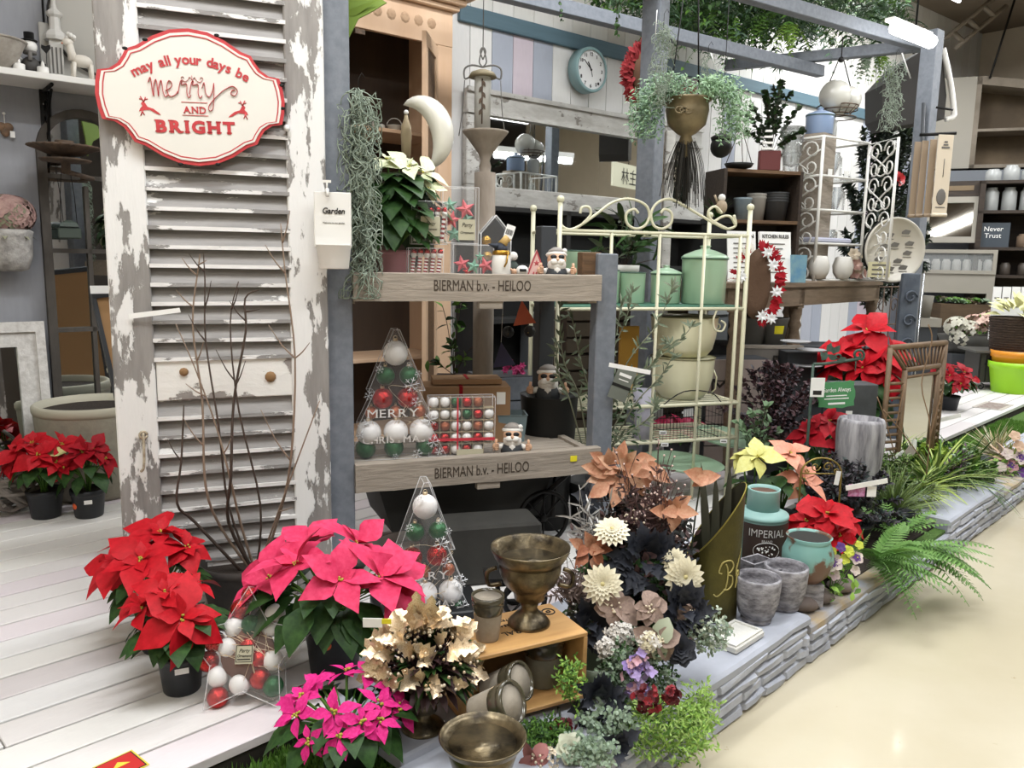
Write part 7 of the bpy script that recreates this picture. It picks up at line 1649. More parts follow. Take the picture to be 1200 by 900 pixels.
MB().box(.0, w_, -.02, .02, h_ + .0, h_ + .13, WOODD).build('header_board', t); MB().box(w_ * .3, w_ * .85, -.024, -.02, h_ + .05, h_ + .09, mat('dull_gold_letter', '6f5d44', .6)).build('faded_gilt_band', t)
def jark(*a_):
 o_ = jar(*a_); o_.scale = (KF, KF, KF)
t, w_, h_ = cab('glass_display_table', 'pale wooden glass-topped display table holding small white jars', 'display case', 1076, 1158, 292, 395, 6.9, .5, None, rz=-.35, base=DECK, K=KF)
MB().box(0, w_, 0, .5, h_ - .36, h_ - .18, PGC).build('body', t); MB().box(0, .05, 0, .05, 0, h_ - .36, PGC).build('leg', t); MB().box(w_ - .05, w_, 0, .05, 0, h_ - .36, PGC).build('leg', t); MB().box(w_ - .05, w_, .45, .5, 0, h_ - .36, PGC).build('leg', t)
MB().box(0, w_, 0, .5, h_ - .18, h_ - .0, mat('case_glass', 'dfe3e2', .1, alpha=.25)).build('glass_top', t); MB().ring([(0, h_ - .2), (w_, h_ - .2), (w_, h_), (0, h_)], [(.03, h_ - .17), (w_ - .03, h_ - .17), (w_ - .03, h_ - .03), (.03, h_ - .03)], -.012, .012, PGC).build('case_frame', t)
tl = V(t.location)
for k in range(7):
 v = M.Rotation(-.35, 3, 'Z') @ V((.08 + k * w_ / 7.6, .1, h_ - .179)) * KF; jark(ORD[k] + ' frosted white jar in the glass display table', tuple(tl + v), .034, .1, 'small white jars in the display table', mat('frosted_white', 'bdbcb8', .5))
t, w_, h_ = cab('dark_shelf_unit', 'dark brown open shelf unit with jars at the right edge', 'shelving', 1150, 1290, 212, 420, 6.8, .4, None, rz=-.4, base=DECK, K=KF)
MB().box(0, .04, 0, .4, 0, h_, WOODD).build('side_board', t); MB().box(0, w_ * 1.2, .38, .4, 0, h_, WOODD).build('back_board', t)
zz_ = [(P(1175, y, 6.8 * KF).z - DECK) / KF for y in (212, 247, 290, 322)]
for z_ in zz_ + [.35]: MB().box(0, w_ * 1.2, 0, .38, z_ - .025, z_, WOODD).build('shelf_board', t)
tl = V(t.location); mz = M.Rotation(-.4, 3, 'Z') * KF
FG = mat('clear_bubble_glass', 'c4c6c4', .2, alpha=.6)
for k in range(6): jark(ORD[k] + ' clear glass bottle on the upper shelf of dark unit', tuple(tl + mz @ V((.1 + k * .13, .12, zz_[1] + .001))), .055, .19, 'glass bottles on upper shelves of dark unit', FG)
for k in range(6): jark(ORD[k] + ' clear glass globe on top of the dark shelf unit', tuple(tl + mz @ V((.1 + k * .13, .14, zz_[0] + .001))), .06, .1 + .03 * (k % 2), 'glass bottles on top of dark unit', FG)
tt = T('letter_print_box', 'dark box printed never trust in white letters on dark shelf', 'box', tuple(tl + mz @ V((.13, .1, zz_[2] + .001))), -.4); tt.scale = (KF, KF, KF); MB().box(-.1, .12, -.05, .05, 0, .2, mat('slate_box', '3c444c', .6)).build('body', tt)
text('Never\nTrust', tt, PAPER, 0, -.052, .12, .055); 
for k in range(3): jark(ORD[k] + ' small clay pot beside the lettered box on dark unit', tuple(tl + mz @ V((.36 + k * .13, .1, zz_[2] + .001))), .05, .11, 'clay pots on dark shelf unit', mat('dark_clay', '6d5a48', .8))
for k in range(5): jark(ORD[k] + ' small dark jar on the lowest shelf of dark unit', tuple(tl + mz @ V((.12 + k * .13, .1, zz_[3] + .001))), .04, .1, 'dark jars on the lower shelf', mat('dim_jar', '4a423b', .5))
for k in range(4):
 p = P(1168 + k * 11, 348, 8.4); tt = T('white_tin_card', ORD[k] + ' white card in the row below the dark shelves', 'card', tuple(p), 0, 'white cards below the dark shelves'); MB().cbox((0, 0, 0), (.085, .01, .21), PAPER).cbox((0, -.006, -.01), (.05, .002, .015), INKG).build('card', tt)
t, w_, h_ = cab('white_notice_board', 'white printed standing board behind the wicker basket', 'sign', 1164, 1184, 352, 398, 6.2, .02, None, K=KF); MB().box(0, .32, 0, .02, -.0, h_, PAPER).box(.03, .2, -.003, 0, h_ - .05, h_ - .03, INKG).build('board', t)
MB().tube([(.1, .03, 0), (.1, .03, -(t.location.z - DECK) / KF)], .012, 6, IRON).build('leg', t)
t, w_, h_ = cab('succulent_trough', 'brown wooden trough of succulents in front of the display table', 'planter', 1103, 1166, 356, 382, 6.7, .25, None, rz=-.1, K=KF)
MB().box(0, w_, 0, .28, 0, h_, mat('olive_brown_wood', '5c4a35', .8, col2='4d3d2b', scale=4, stretch=(1, 1, 8))).build('box', t)
f = MB()
for k in range(26): flower(f, (R.uniform(.05, w_ - .05), R.uniform(.03, .2), h_ + R.uniform(0, .03)), (0, -.4, 1), .05, R.choice([GREENM, GREENS, mat('pale_stone', 'a89a86', .8)]), 2, 6, .5, ROUND, .5)
o = f.build('succulents', t); o['kind'] = 'stuff'
zb_ = t.location.z; tl = V(t.location)
tt = T('dark_stand', 'dark low cupboard under the succulent trough', 'cupboard', (tl.x - .02, tl.y, DECK), -.1); MB().box(-.02, w_ * KF + .02, 0, .4, 0, zb_ - DECK - .002, mat('dark_cupboard', '2e2a26', .8)).build('body', tt)
p = P(1082, 372, 7.4); tt = T('grey_pot', 'weathered grey pot on white block right of the ornate dark panel', 'plant pot', (p.x, p.y, p.z), 0); MB().lathe([(.055, 0), (.075, .2), (.065, .2), (0, .15)], 20, mat('dim_grey_stone', '6f6b62', .9)).build('pot', tt)
tt = T('white_block', 'white wooden block stand beneath the grey pot', 'stand', (p.x, p.y, DECK), 0); MB().box(-.12, .12, -.1, .1, p.z - DECK - .08, p.z - DECK - .002, PGC).box(-.1, .1, -.08, .08, 0, p.z - DECK - .08, DGREY).build('block', tt)
t, w_, h_ = cab('ornate_panel', 'blue-grey ornate carved shutter panel standing under the round sign', 'panel', 1057, 1077, 320, 420, 5.36, .05, None, base=DECK)
BGP = mat('blue_grey_carved', '4a515c', .7, col2='59616b', scale=14, bump=.3); MB().cbox((.06, 0, h_ / 2), (.12, .03, h_), BGP, ch=.006).build('board', t)
for k in range(5): MB().tube([v + V((.06, -.028, 0)) for v in spiral(0, h_ * (.3 + .14 * k), .045, .015, 0, 400)], .007, 5, BGP).build('carved_scroll', t)
MB().tube([(.135, -.02, 0), (.135, -.02, h_)], .008, 5, SILVER).build('steel_edge', t)
t = T('wire_bottle_rack', 'rusty wire rack with scroll feet behind the red poinsettia', 'rack', (P(1042, 420, 6.5).x, 6.5, DECK), WRZ)
w_ = MB()
for k in range(6): w_.tube([(-.3 + k * .12, 0, 0), (-.3 + k * .12, 0, 1.0)], .006, 4, RUST)
for z_ in (.02, .35, .7, 1.0): w_.tube([(-.3, 0, z_), (.3, 0, z_)], .006, 4, RUST)
for k in range(3): w_.tube([v for v in spiral(-.2 + .2 * k, .85, .07, .02, 0, 400)], .005, 4, RUST)
w_.build('wire_frame', t)
p = P(1128, 420, 6.0); s_ = px(8.5); p = P(1130, 413, 8.5)
t = T('hydrangea_planter', 'oval grey bowl of white and pale pink hydrangeas on deck', 'planter', tuple(p), 0); zt_ = P(1130, 392, 8.5).z - p.z
MB().lathe([(20 * s_, 0), (27 * s_, zt_ * .5), (32 * s_, zt_), (30 * s_, zt_), (0, zt_ * .8)], 30, mat('dark_grey_bowl', '4e4d49', .8), sy=.7).build('bowl', t)
f = MB(); HW = mat('white_petal', 'd2cfc2', .7, col2='c4c2ae', scale=20); HP = mat('pale_peach_petal', 'd8b5a6', .7, col2='e0c6b8', scale=20)
for (cx_, cz__, m_, n_) in ((-18, 14, HW, 60), (-4, 8, HW, 60), (14, 20, HP, 70), (22, 26, HP, 60), (2, 18, HP, 40), (-12, -2, HW, 30)):
 for k in range(n_):
  d = sph(R.uniform(0, 6.3), R.uniform(-.9, 1.5)); c = V((cx_ * s_ + d.x * .12, d.y * .11 - .1, zt_ + cz__ * s_ * .7 + d.z * .1)); flower(f, c, d, .034, m_, 1, 4, .2, ROUND, .9)
for k in range(40): f.leaf((R.uniform(-26, 28) * s_, -.14, zt_ + R.uniform(-6, 22) * s_), (R.gauss(0, 1), -1, R.gauss(0, 1)), (0, -1, 1), .05, .03, .2, .2, LEAF, GREENM)
o = f.build('petals', t); o['kind'] = 'stuff'
tt = T('low_plinth', 'low dark plinth beneath the hydrangea bowl', 'stand', (p.x, p.y, DECK), 0); MB().cbox((0, 0, (p.z - DECK - .002) / 2), (.42, .3, p.z - DECK - .002), DGREY).build('body', tt)
p = V((P(1160, 440, 5.45).x, 5.5, DECK)); s_ = px(5.45)
t = T('metal_log_box', 'dark grey metal mesh box with lid on curled feet, right side', 'box', (P(1150, 400, 7.7).x, 7.7, DECK), -.15); zt_ = P(1165, 398, 7.7).z - DECK
DM = mat('dark_mesh_metal', '46443f', .6, .3); MB().box(.0, .42, 0, .35, .07, zt_ * .72, DM).build('body', t)
MB().box(-.06, .5, -.05, .4, zt_ * .74, zt_ * .78, mat('slate_lid', '5b5a55', .6), rot(0, 'X')).build('lid', t)
w_ = MB()
for k in range(8): w_.tube([(k * .055 + .01, -.006, .07), (k * .055 + .01, -.006, zt_ * .7)], .004, 4, IRON)
for sg in (0, .35): w_.tube([v + V((sg + .03, -.01, .03)) for v in spiral(0, 0, .035, .008, 90, -300)], .006, 5, IRON)
w_.tube(smooth_path([(.05, -.01, zt_ * .5), (.2, -.01, zt_ * .9), (.4, -.01, zt_ * .5)], 4), .006, 5, IRON); w_.build('iron_scroll', t)
bt_ = V((P(1196, 372, 7.6).x, 7.65, 0)); s_ = px(7.6); zb_ = P(1196, 412, 7.6).z
WK = mat('dark_wicker', '4e3d30', .8, col2='3c2f26', scale=40, bump=.4); t = T('wicker_planter', 'dark wicker basket of pale yellow poinsettia at right edge', 'planter', (bt_.x, bt_.y, zb_), 0); h_ = P(1196, 372, 7.6).z - zb_
w_ = MB(); n_ = 14
for k in range(n_): w_.lathe([((24 + k * .25) * s_, h_ * k / n_), ((25.3 + k * .25) * s_, h_ * (k + .5) / n_), ((24 + k * .25) * s_, h_ * (k + 1) / n_)], 40, WK, wob=lambda a, z, k=k: 1 + .02 * math.cos(20 * a + (k % 2) * math.pi))
w_.lathe([(0, h_ * .9), (26 * s_, h_ * .9)], 20, SOIL).lathe([(0, 0), (24 * s_, 0)], 20, WK); w_.build('basket', t)
for k in range(26):
 d = sph(R.uniform(0, 6.3), R.uniform(.1, 1.4)); leafobj('bract', t, (d.x * .16, d.y * .14 - .02, h_ + d.z * .1), d + V((0, -.3, .1)), V((0, -.4, 1)), .16, .6, .3, mat('lemon_bract', 'd6d596', .5, col2='e5e4b6', scale=6), BRACT)
tt = T('display_pedestal', 'dark pedestal under the wicker basket behind plastic pots', 'stand', (bt_.x, bt_.y, DECK), 0); MB().lathe([(.12, 0), (.12, zb_ - DECK - .002), (0, zb_ - DECK - .002)], 20, DGREY).build('body', tt)
pg = PZ(1193, 462, DECK); s_ = px(pg.y + .12); 
def plpot(label, z0, m, hh, r): 
 t = T('plastic_pot', label, 'plant pot', (pg.x + .02, pg.y + .14, DECK + z0), 0, None)
 MB().lathe([(r * .8, 0), (r * .96, hh * .78), (r * 1.02, hh * .8), (r * 1.04, hh), (r * .98, hh), (r * .9, hh * .8), (r * .75, .02), (0, .02)], 36, m).build('pot', t)
plpot('bright lime green plastic pot on deck, holding an orange one', 0, mat('lime_plastic', 'a4e02c', .4), 36 * s_, 26 * s_)
plpot('bright orange plastic pot nested in the lime green pot', 12 * s_, mat('orange_plastic', 'ef9a2a', .4), 37 * s_, 24.5 * s_)
p = PZ(1164, 476, DECK); t = T('floor_sticker', 'rectangular printed poster sticker lying on deck at right', 'sticker', (p.x, p.y, DECK + .0015), KRZ)
MB().box(-.2, .2, -.11, .11, 0, .002, mat('faded_poster', 'b9b2a8', .7)).box(-.17, .17, -.08, .08, .002, .003, mat('dark_poster_print', '7d6a66', .7, col2='a39a92', scale=30)).build('poster', t)
p = PZ(140, 897, DECK); t = T('floor_sticker', 'red and yellow square sticker on deck, bottom left edge', 'sticker', (p.x, p.y, DECK + .0008), KRZ + .1)
MB().box(-.045, .045, -.05, .035, 0, .0012, mat('sticker_yellow', 'e3cf4a', .5)).box(-.041, .041, -.047, .031, .0012, .0016, INK).box(-.038, .038, -.044, .028, .0016, .002, mat('sticker_red', 'c32e2c', .5)).build('print', t)
MB().prism([(-.02, 0), (.02, 0), (0, .02)], -.0026, -.002, mat('sticker_yellow2', 'e3cf4a', .5), rot(-90, 'X') @ tr(0, 0, -.01)).build('arrow_mark', t)
# ================================================================== FLOWER DISPLAY IN THE MIDDLE
BZ = .15
BLS = mat('blossom_white', 'dcd8d2', .8)
STEMM = mat('dark_flower_stem', '3a3f2c', .7)
def headthing(nm, label, cat, x, y, Y, group=None, dx=0, dy=.1):
 p = P(x, y, Y); zb = BZ if p.z > BZ + .05 else p.z - .02
 t = T(nm, label, cat, (p.x + dx, p.y + dy, zb), 0, group); c = V((-dx, -dy, p.z - zb))
 MB().tube(smooth_path([(0, 0, 0), (c.x * .3, c.y * .3, c.z * .6), c], 4), .003, 5, STEMM).build('stem', t)
 return t, c, px(Y)
COP = mat('copper_magnolia_petal', 'b97b5e', .65, col2='c99c7e', scale=7); COP2 = mat('pale_copper_petal', 'c89c7e', .65, col2='bd8263', scale=7); COP4 = mat('light_copper_petal', 'd6b396', .65, col2='c69474', scale=7); COP3 = mat('rust_copper_petal', '985a40', .65, col2='b0714f', scale=7)
def magnolia(label, x, y, Y, n, spread, L_, ms, seed, up=0):
 q = random.Random(seed); t, c, s_ = headthing('copper_leaf_spray', label, 'artificial flowers', x, y, Y, 'copper magnolia leaf sprays')
 for k in range(n):
  a = k * 2.39996 + seed; rr = spread * s_ * math.sqrt((k + .5) / n)
  b_ = c + V((rr * math.cos(a), q.uniform(-.03, .02), rr * math.sin(a) * .75)); d = V((math.cos(a) * 1.0 + q.uniform(-.5, .5), -.5 + q.uniform(-.6, .3), math.sin(a) * .8 + up + q.uniform(-.4, .5)))
  leafobj('leaf', t, b_ - d.normalized() * L_ * .35, d, V((0, -1, .5)), L_ * q.uniform(.7, 1.0), .6, .25, q.choice(ms), LEAF, .45)
magnolia('large copper magnolia leaf spray highest of all, left of etagere foot', 728, 553, 2.5, 30, 36, .085, [COP, COP2, COP4], 2)
magnolia('small copper spray hanging right of the largest magnolia spray', 762, 552, 2.45, 6, 14, .08, [COP, COP2], 5)
magnolia('copper magnolia spray against the olive lettered vase', 790, 598, 2.35, 9, 15, .08, [COP, COP2], 3)
magnolia('rust magnolia leaves beside the brass urn rim', 692, 645, 2.3, 9, 22, .07, [COP3, COP], 7)
magnolia('two copper leaves poking above the slanted olive vase', 822, 560, 2.45, 3, 8, .095, [COP2, COP], 4, .5)
IV = mat('ivory_petal', 'dad2b4', .6, col2='e6dfc8', scale=8); IVC = mat('ivory_core', 'c9bd85', .6)
def dahlia(label, x, y, Y, r, nrm=(-.1, -1, .5), m=None, layers=7, per=17):
 t, c, s_ = headthing('dahlia', label, 'artificial flowers', x, y, Y, 'ivory dahlias')
 mb = MB(); flower(mb, c, nrm, r * s_ * 1.15, m or IV, layers, per, .1, ROUND, .36, IVC); mb.build('petals', t)
 lb = MB(); lb.leaf(c + V((0, .02, 0)), (.6, 0, -.5), (0, -1, 0), .07, .035, .3, .2, LEAF, GREENL).leaf(c + V((0, .02, 0)), (-.6, 0, -.3), (0, -1, 0), .06, .03, .3, .2, LEAF, GREENL); lb.build('leaves', t)
dahlia('ivory dahlia upper left, above the rust magnolia leaves', 717, 622, 2.28, 20, (-.1, -.6, .9))
dahlia('ivory dahlia right of the brass urn, partly under rust leaves', 706, 685, 2.12, 23)
dahlia('ivory dahlia in front of the olive lettered vase', 802, 676, 2.15, 23, (.1, -1, .3))
dahlia('smaller ivory dahlia behind the one by olive vase', 790, 656, 2.25, 14, (-.3, -1, .6))
TAU = mat('taupe_velvet_petal', '857066', .85, col2='9a8578', scale=9)
def poins_flower(label, x, y, Y, L_, n, m, nrm=(0, -1, .5), w=.75, nm='velvet_poinsettia'):
 t, c, s_ = headthing(nm, label, 'artificial flowers', x, y, Y, 'taupe velvet poinsettia flowers'); nrm = V(nrm).normalized(); a1 = nrm.cross(V((0, 0, 1))).normalized(); a2 = nrm.cross(a1)
 for k in range(n):
  a = 2 * math.pi * k / n + .4; d = (a1 * math.cos(a) + a2 * math.sin(a)) + nrm * R.uniform(.0, .35)
  leafobj('petal', t, c, d + V((R.gauss(0, .2), 0, R.gauss(0, .2))), nrm + V((R.gauss(0, .3), 0, R.gauss(0, .3))), L_ * R.uniform(.65, 1.05), w, .4, m if not isinstance(m, list) else m[k % len(m)], ROUND, .5)
 mb = MB()
 for k in range(8): mb.ball(c + nrm * .012 + a1 * R.uniform(-.014, .014) + a2 * R.uniform(-.014, .014), .0035, PB_, 6, 4)
 mb.build('buds', t)
poins_flower('taupe velvet poinsettia flower beneath the ivory dahlia, left', 722, 712, 2.1, .078, 6, TAU)
poins_flower('taupe velvet poinsettia flower in the centre, cup shaped', 762, 715, 2.05, .07, 6, TAU, (0, -.8, .8))
poins_flower('taupe velvet poinsettia with one pale sage petal, lower centre', 770, 752, 2.0, .07, 6, [TAU, mat('sage_velvet_petal', 'a3aa92', .8), TAU], (.1, -1, .3))
poins_flower('faded taupe petal bloom at foot of the olive vase', 812, 715, 2.12, .06, 4, TAU)
poins_flower('pale blush poinsettia bloom behind black foliage, left of copper spray', 758, 595, 2.45, .035, 5, mat('blush_petal', 'c9a99a', .7), (0, -1, .3))
NB = mat('blue_black_leaf', '171a24', .65, col2='20242f', scale=8)
def blackbush(label, x, y, Y, n, rr, L_, seed, m=NB):
 q = random.Random(seed); t, c, s_ = headthing('black_leaf_spray', label, 'artificial foliage', x, y, Y, 'blue-black artificial leaf sprays')
 for k in range(int(n * 1.7)):
  d = sph(q.uniform(0, 6.3), q.uniform(-.7, 1.4)); d.y = -abs(d.y)
  leafobj('leaf', t, c + V((d.x * rr * s_ * .8, d.y * .03, d.z * rr * s_ * .8)), d + V((0, -.2, q.uniform(-.4, .4))), V((0, -1, .6)), L_ * q.uniform(.6, .95), .8, .3, m, LOBED, .4)
blackbush('blue-black leaves behind the top ivory dahlia', 715, 590, 2.55, 16, 26, .09, 1)
blackbush('blue-black leaf mass in the centre of the flower display', 760, 665, 2.3, 34, 34, .085, 2)
blackbush('blue-black leaves above the white stone tile', 800, 720, 2.12, 20, 22, .075, 3)
blackbush('blue-black leaves beside the oak box, below white blossom', 690, 735, 2.15, 14, 18, .075, 4)
blackbush('blue-black leaf clump left of the lilac hydrangea', 702, 823, 1.93, 16, 20, .07, 5)
blackbush('single blue-black maple leaf drooping over the kerb', 724, 872, 1.82, 4, 6, .07, 6)
t, c, s_ = headthing('black_rose', 'blue-black artificial rose at edge of kerb top', 'artificial flowers', 797, 762, 2.03)
mb = MB(); flower(mb, c, (0, -1, .6), 22 * s_, NB, 5, 7, .3, ROUND, .8); mb.build('petals', t)
def wisps(nm, label, x, y, Y, n, rx, hz, m, tip=None, seed=1, up=1, cat='artificial foliage', L_=.03, group=None):
 q = random.Random(seed); t, c, s_ = headthing(nm, label, cat, x, y, Y, group); f = MB(); bb = MB()
 for k in range(n):
  e = c + V((q.gauss(0, .5) * rx * s_, q.uniform(-.05, .03), abs(q.gauss(0, .6)) * hz * s_ * up)); f.tube(smooth_path([c - V((0, 0, .04)), c * .5 + e * .5 + V((q.gauss(0, .01), 0, 0)), e], 3), .0012, 3, m)
  for j in range(3): f.leaf(c.lerp(e, q.uniform(.4, 1)), (q.gauss(0, 1), q.gauss(0, .5), q.gauss(.4, .6)), (0, -1, .3), L_, .006, .2, .2, LEAF, m)
  if tip: bb.ball(e, .0038, tip, 6, 4)
 o = f.build('sprigs', t); o['kind'] = 'stuff'
 if tip: o = bb.build('berries', t); o['kind'] = 'stuff'
BUR = mat('burgundy_sprig', '4a3230', .7)
wisps('burgundy_sprig', 'dark burgundy seeded sprigs left of the copper spray by vase', 762, 640, 2.38, 90, 36, 90, BUR, mat('pale_pink_seed', 'c9b0a8', .5), 1)
wisps('white_berry_sprig', 'sprig of tiny pearl berries above the top ivory dahlia', 738, 612, 2.36, 20, 12, 14, BUR, PB_, 2)
wisps('silver_pine_sprig', 'silvery needle sprig left of the top dahlia', 690, 640, 2.38, 30, 24, 55, mat('silver_needle', 'a3a29f', .4, .4), None, 3, L_=.05)
wisps('dark_wire_sprig', 'dark wiry foliage beneath the copper spray', 740, 590, 2.5, 60, 44, 30, TWIG, None, 4)
wisps('brown_rose_sprig', 'dusty brown dried sprigs beside brass urn foot', 672, 700, 2.2, 70, 36, 40, mat('dusty_brown', '6a5b55', .8), mat('dusty_brown2', '8a7a72', .8), 5)
wisps('white_blossom_sprig', 'tiny white blossom sprigs behind the oak box corner', 684, 722, 2.2, 40, 22, 16, STEMM, SNOW, 6)
def cluster(nm, label, x, y, Y, n, rx, rz_, m, r_, seed, petals=4, cat='artificial flowers', core=None, group=None):
 q = random.Random(seed); t, c, s_ = headthing(nm, label, cat, x, y, Y, group); f = MB()
 for k in range(n):
  d = sph(q.uniform(0, 6.3), q.uniform(-1.3, 1.4)); d.y = -abs(d.y); u = q.uniform(.55, 1.12); flower(f, c + V((d.x * rx * s_ * u, d.y * .035 * u, d.z * rz_ * s_ * u)), d + V((q.gauss(0, .5), -.4, .2 + q.gauss(0, .5))), r_ * q.uniform(.7, 1.1), q.choice(m), 1, petals, q.uniform(.1, .8), ROUND, .8, core)
 o = f.build('petals', t); o['kind'] = 'stuff'
cluster('white_blossom', 'cluster of tiny white blossom above the lilac hydrangea, left', 728, 742, 2.06, 260, 20, 14, [BLS], .0065, 1)
cluster('white_blossom', 'low cluster of tiny white blossom beside oak box', 711, 758, 2.04, 160, 14, 12, [BLS], .0065, 2)
cluster('white_blossom', 'white blossom cluster inside sage petals, centre', 760, 750, 1.98, 110, 14, 12, [BLS, IV], .008, 3)
LIL = mat('lilac_petal', 'a08cc0', .6, col2='b49fd0', scale=12); LIL2 = mat('deep_lilac_petal', '8570aa', .7); LIP = mat('pink_lilac_petal', 'd3a6b4', .6)
cluster('lilac_hydrangea', 'lilac and pink artificial hydrangea head in the lower display', 746, 790, 1.96, 46, 17, 25, [LIL, LIL, LIL2, LIP], .019, 4, 4)
DRD2 = mat('deep_wine_petal', '560e18', .7); DRD = mat('dark_red_geranium', '7c1722', .6, col2='93202c', scale=12)
cluster('red_geranium', 'dark red geranium head right of lilac hydrangea', 787, 812, 1.88, 26, 9, 9, [DRD, DRD2], .013, 5, 6)
cluster('red_geranium', 'dark red geranium cluster beneath lilac hydrangea', 758, 818, 1.89, 44, 18, 14, [DRD, DRD2], .013, 6, 6)
cluster('red_geranium', 'dark red geranium at foot of the oak box', 657, 846, 1.88, 30, 18, 8, [DRD, DRD2], .013, 7, 6)
t, c, s_ = headthing('cabbage_flower', 'pale sage ruffled rose at bottom of the display', 'artificial flowers', 668, 878, 1.76)
mb = MB(); flower(mb, c, (.2, -.8, .8), 22 * s_, mat('pale_sage_petal', 'c2c6ac', .7, col2='d6d8c6', scale=8), 4, 6, .3, ROUND, .95); mb.build('petals', t)
cluster('pearl_berry_cluster', 'cream berry cluster at bottom edge, left of sage rose', 648, 888, 1.74, 30, 8, 14, [mat('cream_berry', 'd8cbb4', .5)], .006, 8, 3)
poins_flower('dusty pink artificial petals at bottom edge beside brass bowl', 628, 890, 1.74, .05, 5, mat('dusty_pink_petal', '9c6560', .7))
def green(label, x, y, Y, n, rr, hz, ms, L_, w, seed, prof=LEAF, hang=0, flat=.6, nm='trailing_foliage'):
 q = random.Random(seed); p = P(x, y, Y); t = T(nm, label, 'foliage', (p.x, p.y, max(p.z - .05, .0)), 0); f = MB(); s_ = px(Y); c = V((0, 0, p.z - t.location.z))
 for k in range(n):
  a = q.uniform(0, 6.3); u = math.sqrt(q.random()); b_ = c + V((u * math.cos(a) * rr * s_, q.uniform(-.06, .06) * flat, u * math.sin(a) * hz * s_))
  if hang and q.random() < .5: b_.z -= q.random() * hang
  d = V((q.gauss(0, 1), q.gauss(-.3, .7), q.gauss(.2, .8))).normalized(); st_ = b_ + d * L_ * 1.5
  f.tube([b_, st_], .0008, 3, ms[0])
  for j in range(3): f.leaf(b_.lerp(st_, .4 + .3 * j), d + V((q.gauss(0, .8), q.gauss(0, .8), q.gauss(0, .8))), (q.gauss(0, .6), -1, 1), L_, L_ * w, .2, .2, prof, q.choice(ms))
 o = f.build('foliage', t); o['kind'] = 'stuff'; return t
LIME = mat('lime_fern', '93b35a', .6, col2='a8c670', scale=20); GGR = mat('grey_eucalyptus', '7c8f7a', .7, col2='9aab96', scale=20)
green('bright green fluffy artificial fern spilling over the kerb', 778, 852, 1.9, 620, 56, 30, [LIME, GREENB, GREENM], .014, .35, 1, F3, .03, .9)
green('bright green fern right end tumbling down kerb stones', 822, 830, 1.98, 230, 18, 34, [LIME, GREENB], .014, .35, 2, F3, .06)
green('small bright green sprig inside display beside oak box corner', 668, 800, 1.92, 90, 14, 28, [GREENM, GREENB], .013, .4, 3, F3)
green('grey-green eucalyptus sprays below the blue-black clump', 712, 850, 1.88, 260, 34, 24, [GGR, GREENS], .012, .7, 4, ROUND)
green('grey-green eucalyptus sprays around lilac hydrangea', 745, 790, 2.02, 520, 46, 46, [GGR, GREENS, GREENL], .012, .6, 5, ROUND)
green('pale eucalyptus sprigs lying over the white stone tile', 828, 740, 2.1, 200, 28, 24, [GGR, mat('whitish_leaf', 'b3bdaa', .7)], .011, .7, 6, ROUND)
green('dark green moss foliage at foot of the oak box', 640, 862, 1.84, 420, 28, 14, [GREENM, GREENL], .013, .35, 7, F3)
green('grey-green foliage at bottom edge under sage rose', 690, 880, 1.76, 240, 30, 14, [GGR, GREENS], .012, .6, 8, ROUND)
green('dark green filler foliage deep inside the flower display', 735, 715, 2.35, 900, 62, 60, [GREENL, NB, BUR], .03, .5, 9, LEAF)
green('dark green filler foliage behind the ivory dahlias', 745, 640, 2.5, 700, 62, 50, [mat('near_black_leaf', '1f211d', .7), BUR], .03, .4, 10, LEAF)
t = T('dark_display_tub', 'dark zinc tub that holds the artificial flower display', 'tub', (P(745, 760, 2.5).x, 2.52, .2), .2)
MB().lathe([(.16, 0), (.2, .2), (.21, .2), (.19, .17), (0, .15)], 26, DGREY, sy=.6).build('tub', t)
p = P(664, 805, 1.99); t = T('green_glazed_bowl', 'dark green glazed bowl half buried in the flower display', 'bowl', (P(700, 830, 2.05).x, 2.07, BZ + .0), 0)
MB().lathe([(.05, 0), (.085, .06), (.1, .12), (.093, .12), (.06, .03), (0, .03)], 28, mat('olive_glaze', '4c5645', .3), sy=.7).build('bowl', t)
p = P(795, 640, 2.75)
t = T('grey_block', 'pale grey painted block glimpsed between flowers and olive vase', 'block', (p.x, 2.8, DECK), .3); MB().cbox((0, 0, (p.z - DECK) / 2), (.18, .2, p.z - DECK), ktop, ch=.004).build('body', t)
# ================================================================== SLANTED OLIVE VASE, TILE, STONE CUPS
pv = PZ(842, 728, .18); s_ = px(pv.y + .05); OV = mat('olive_gold_tin', '5a5424', .45, .5, col2='443e1c', scale=7, bump=.15, bscale=90)
t = T('slant_top_vase', 'tall slant-topped olive gold tin vase lettered BR in gold', 'vase', (P(834, 700, pv.y + .05).x, pv.y + .05, .179), .05)
H1 = P(860, 566, pv.y + .05).z - .18; H0 = P(800, 650, pv.y + .05).z - .18; rb, rt_ = 31 * s_, 33 * s_
vs = []; n = 36
for j in range(7):
 for i in range(n):
  a = 2 * math.pi * i / n; hz_ = (H0 + H1) / 2 - .0 + (H1 - H0) * .5 * (math.cos(a)); z = hz_ * j / 6; r_ = rb + (rt_ - rb) * z / H1; vs.append((r_ * math.cos(a), r_ * .8 * math.sin(a), z))
fs = [(j * n + i, j * n + (i + 1) % n, (j + 1) * n + (i + 1) % n, (j + 1) * n + i) for j in range(6) for i in range(n)]
MB().raw(vs, fs, OV, True).raw([(v[0] * .97, v[1] * .97, v[2] + .001) for v in vs], [f[::-1] for f in fs], mat('vase_inside', '2a2818', .7), True).lathe([(0, .005), (rb, .005)], 30, OV, sy=.8).build('body', t)
rmv = vs[-n:]; MB().tube(rmv + [rmv[0]], .0025, 5, mat('gold_edge', '8f8440', .4, .6)).build('rim', t)
GLT = mat('gold_lettering', 'bcae6a', .5, .2); lt = MB()
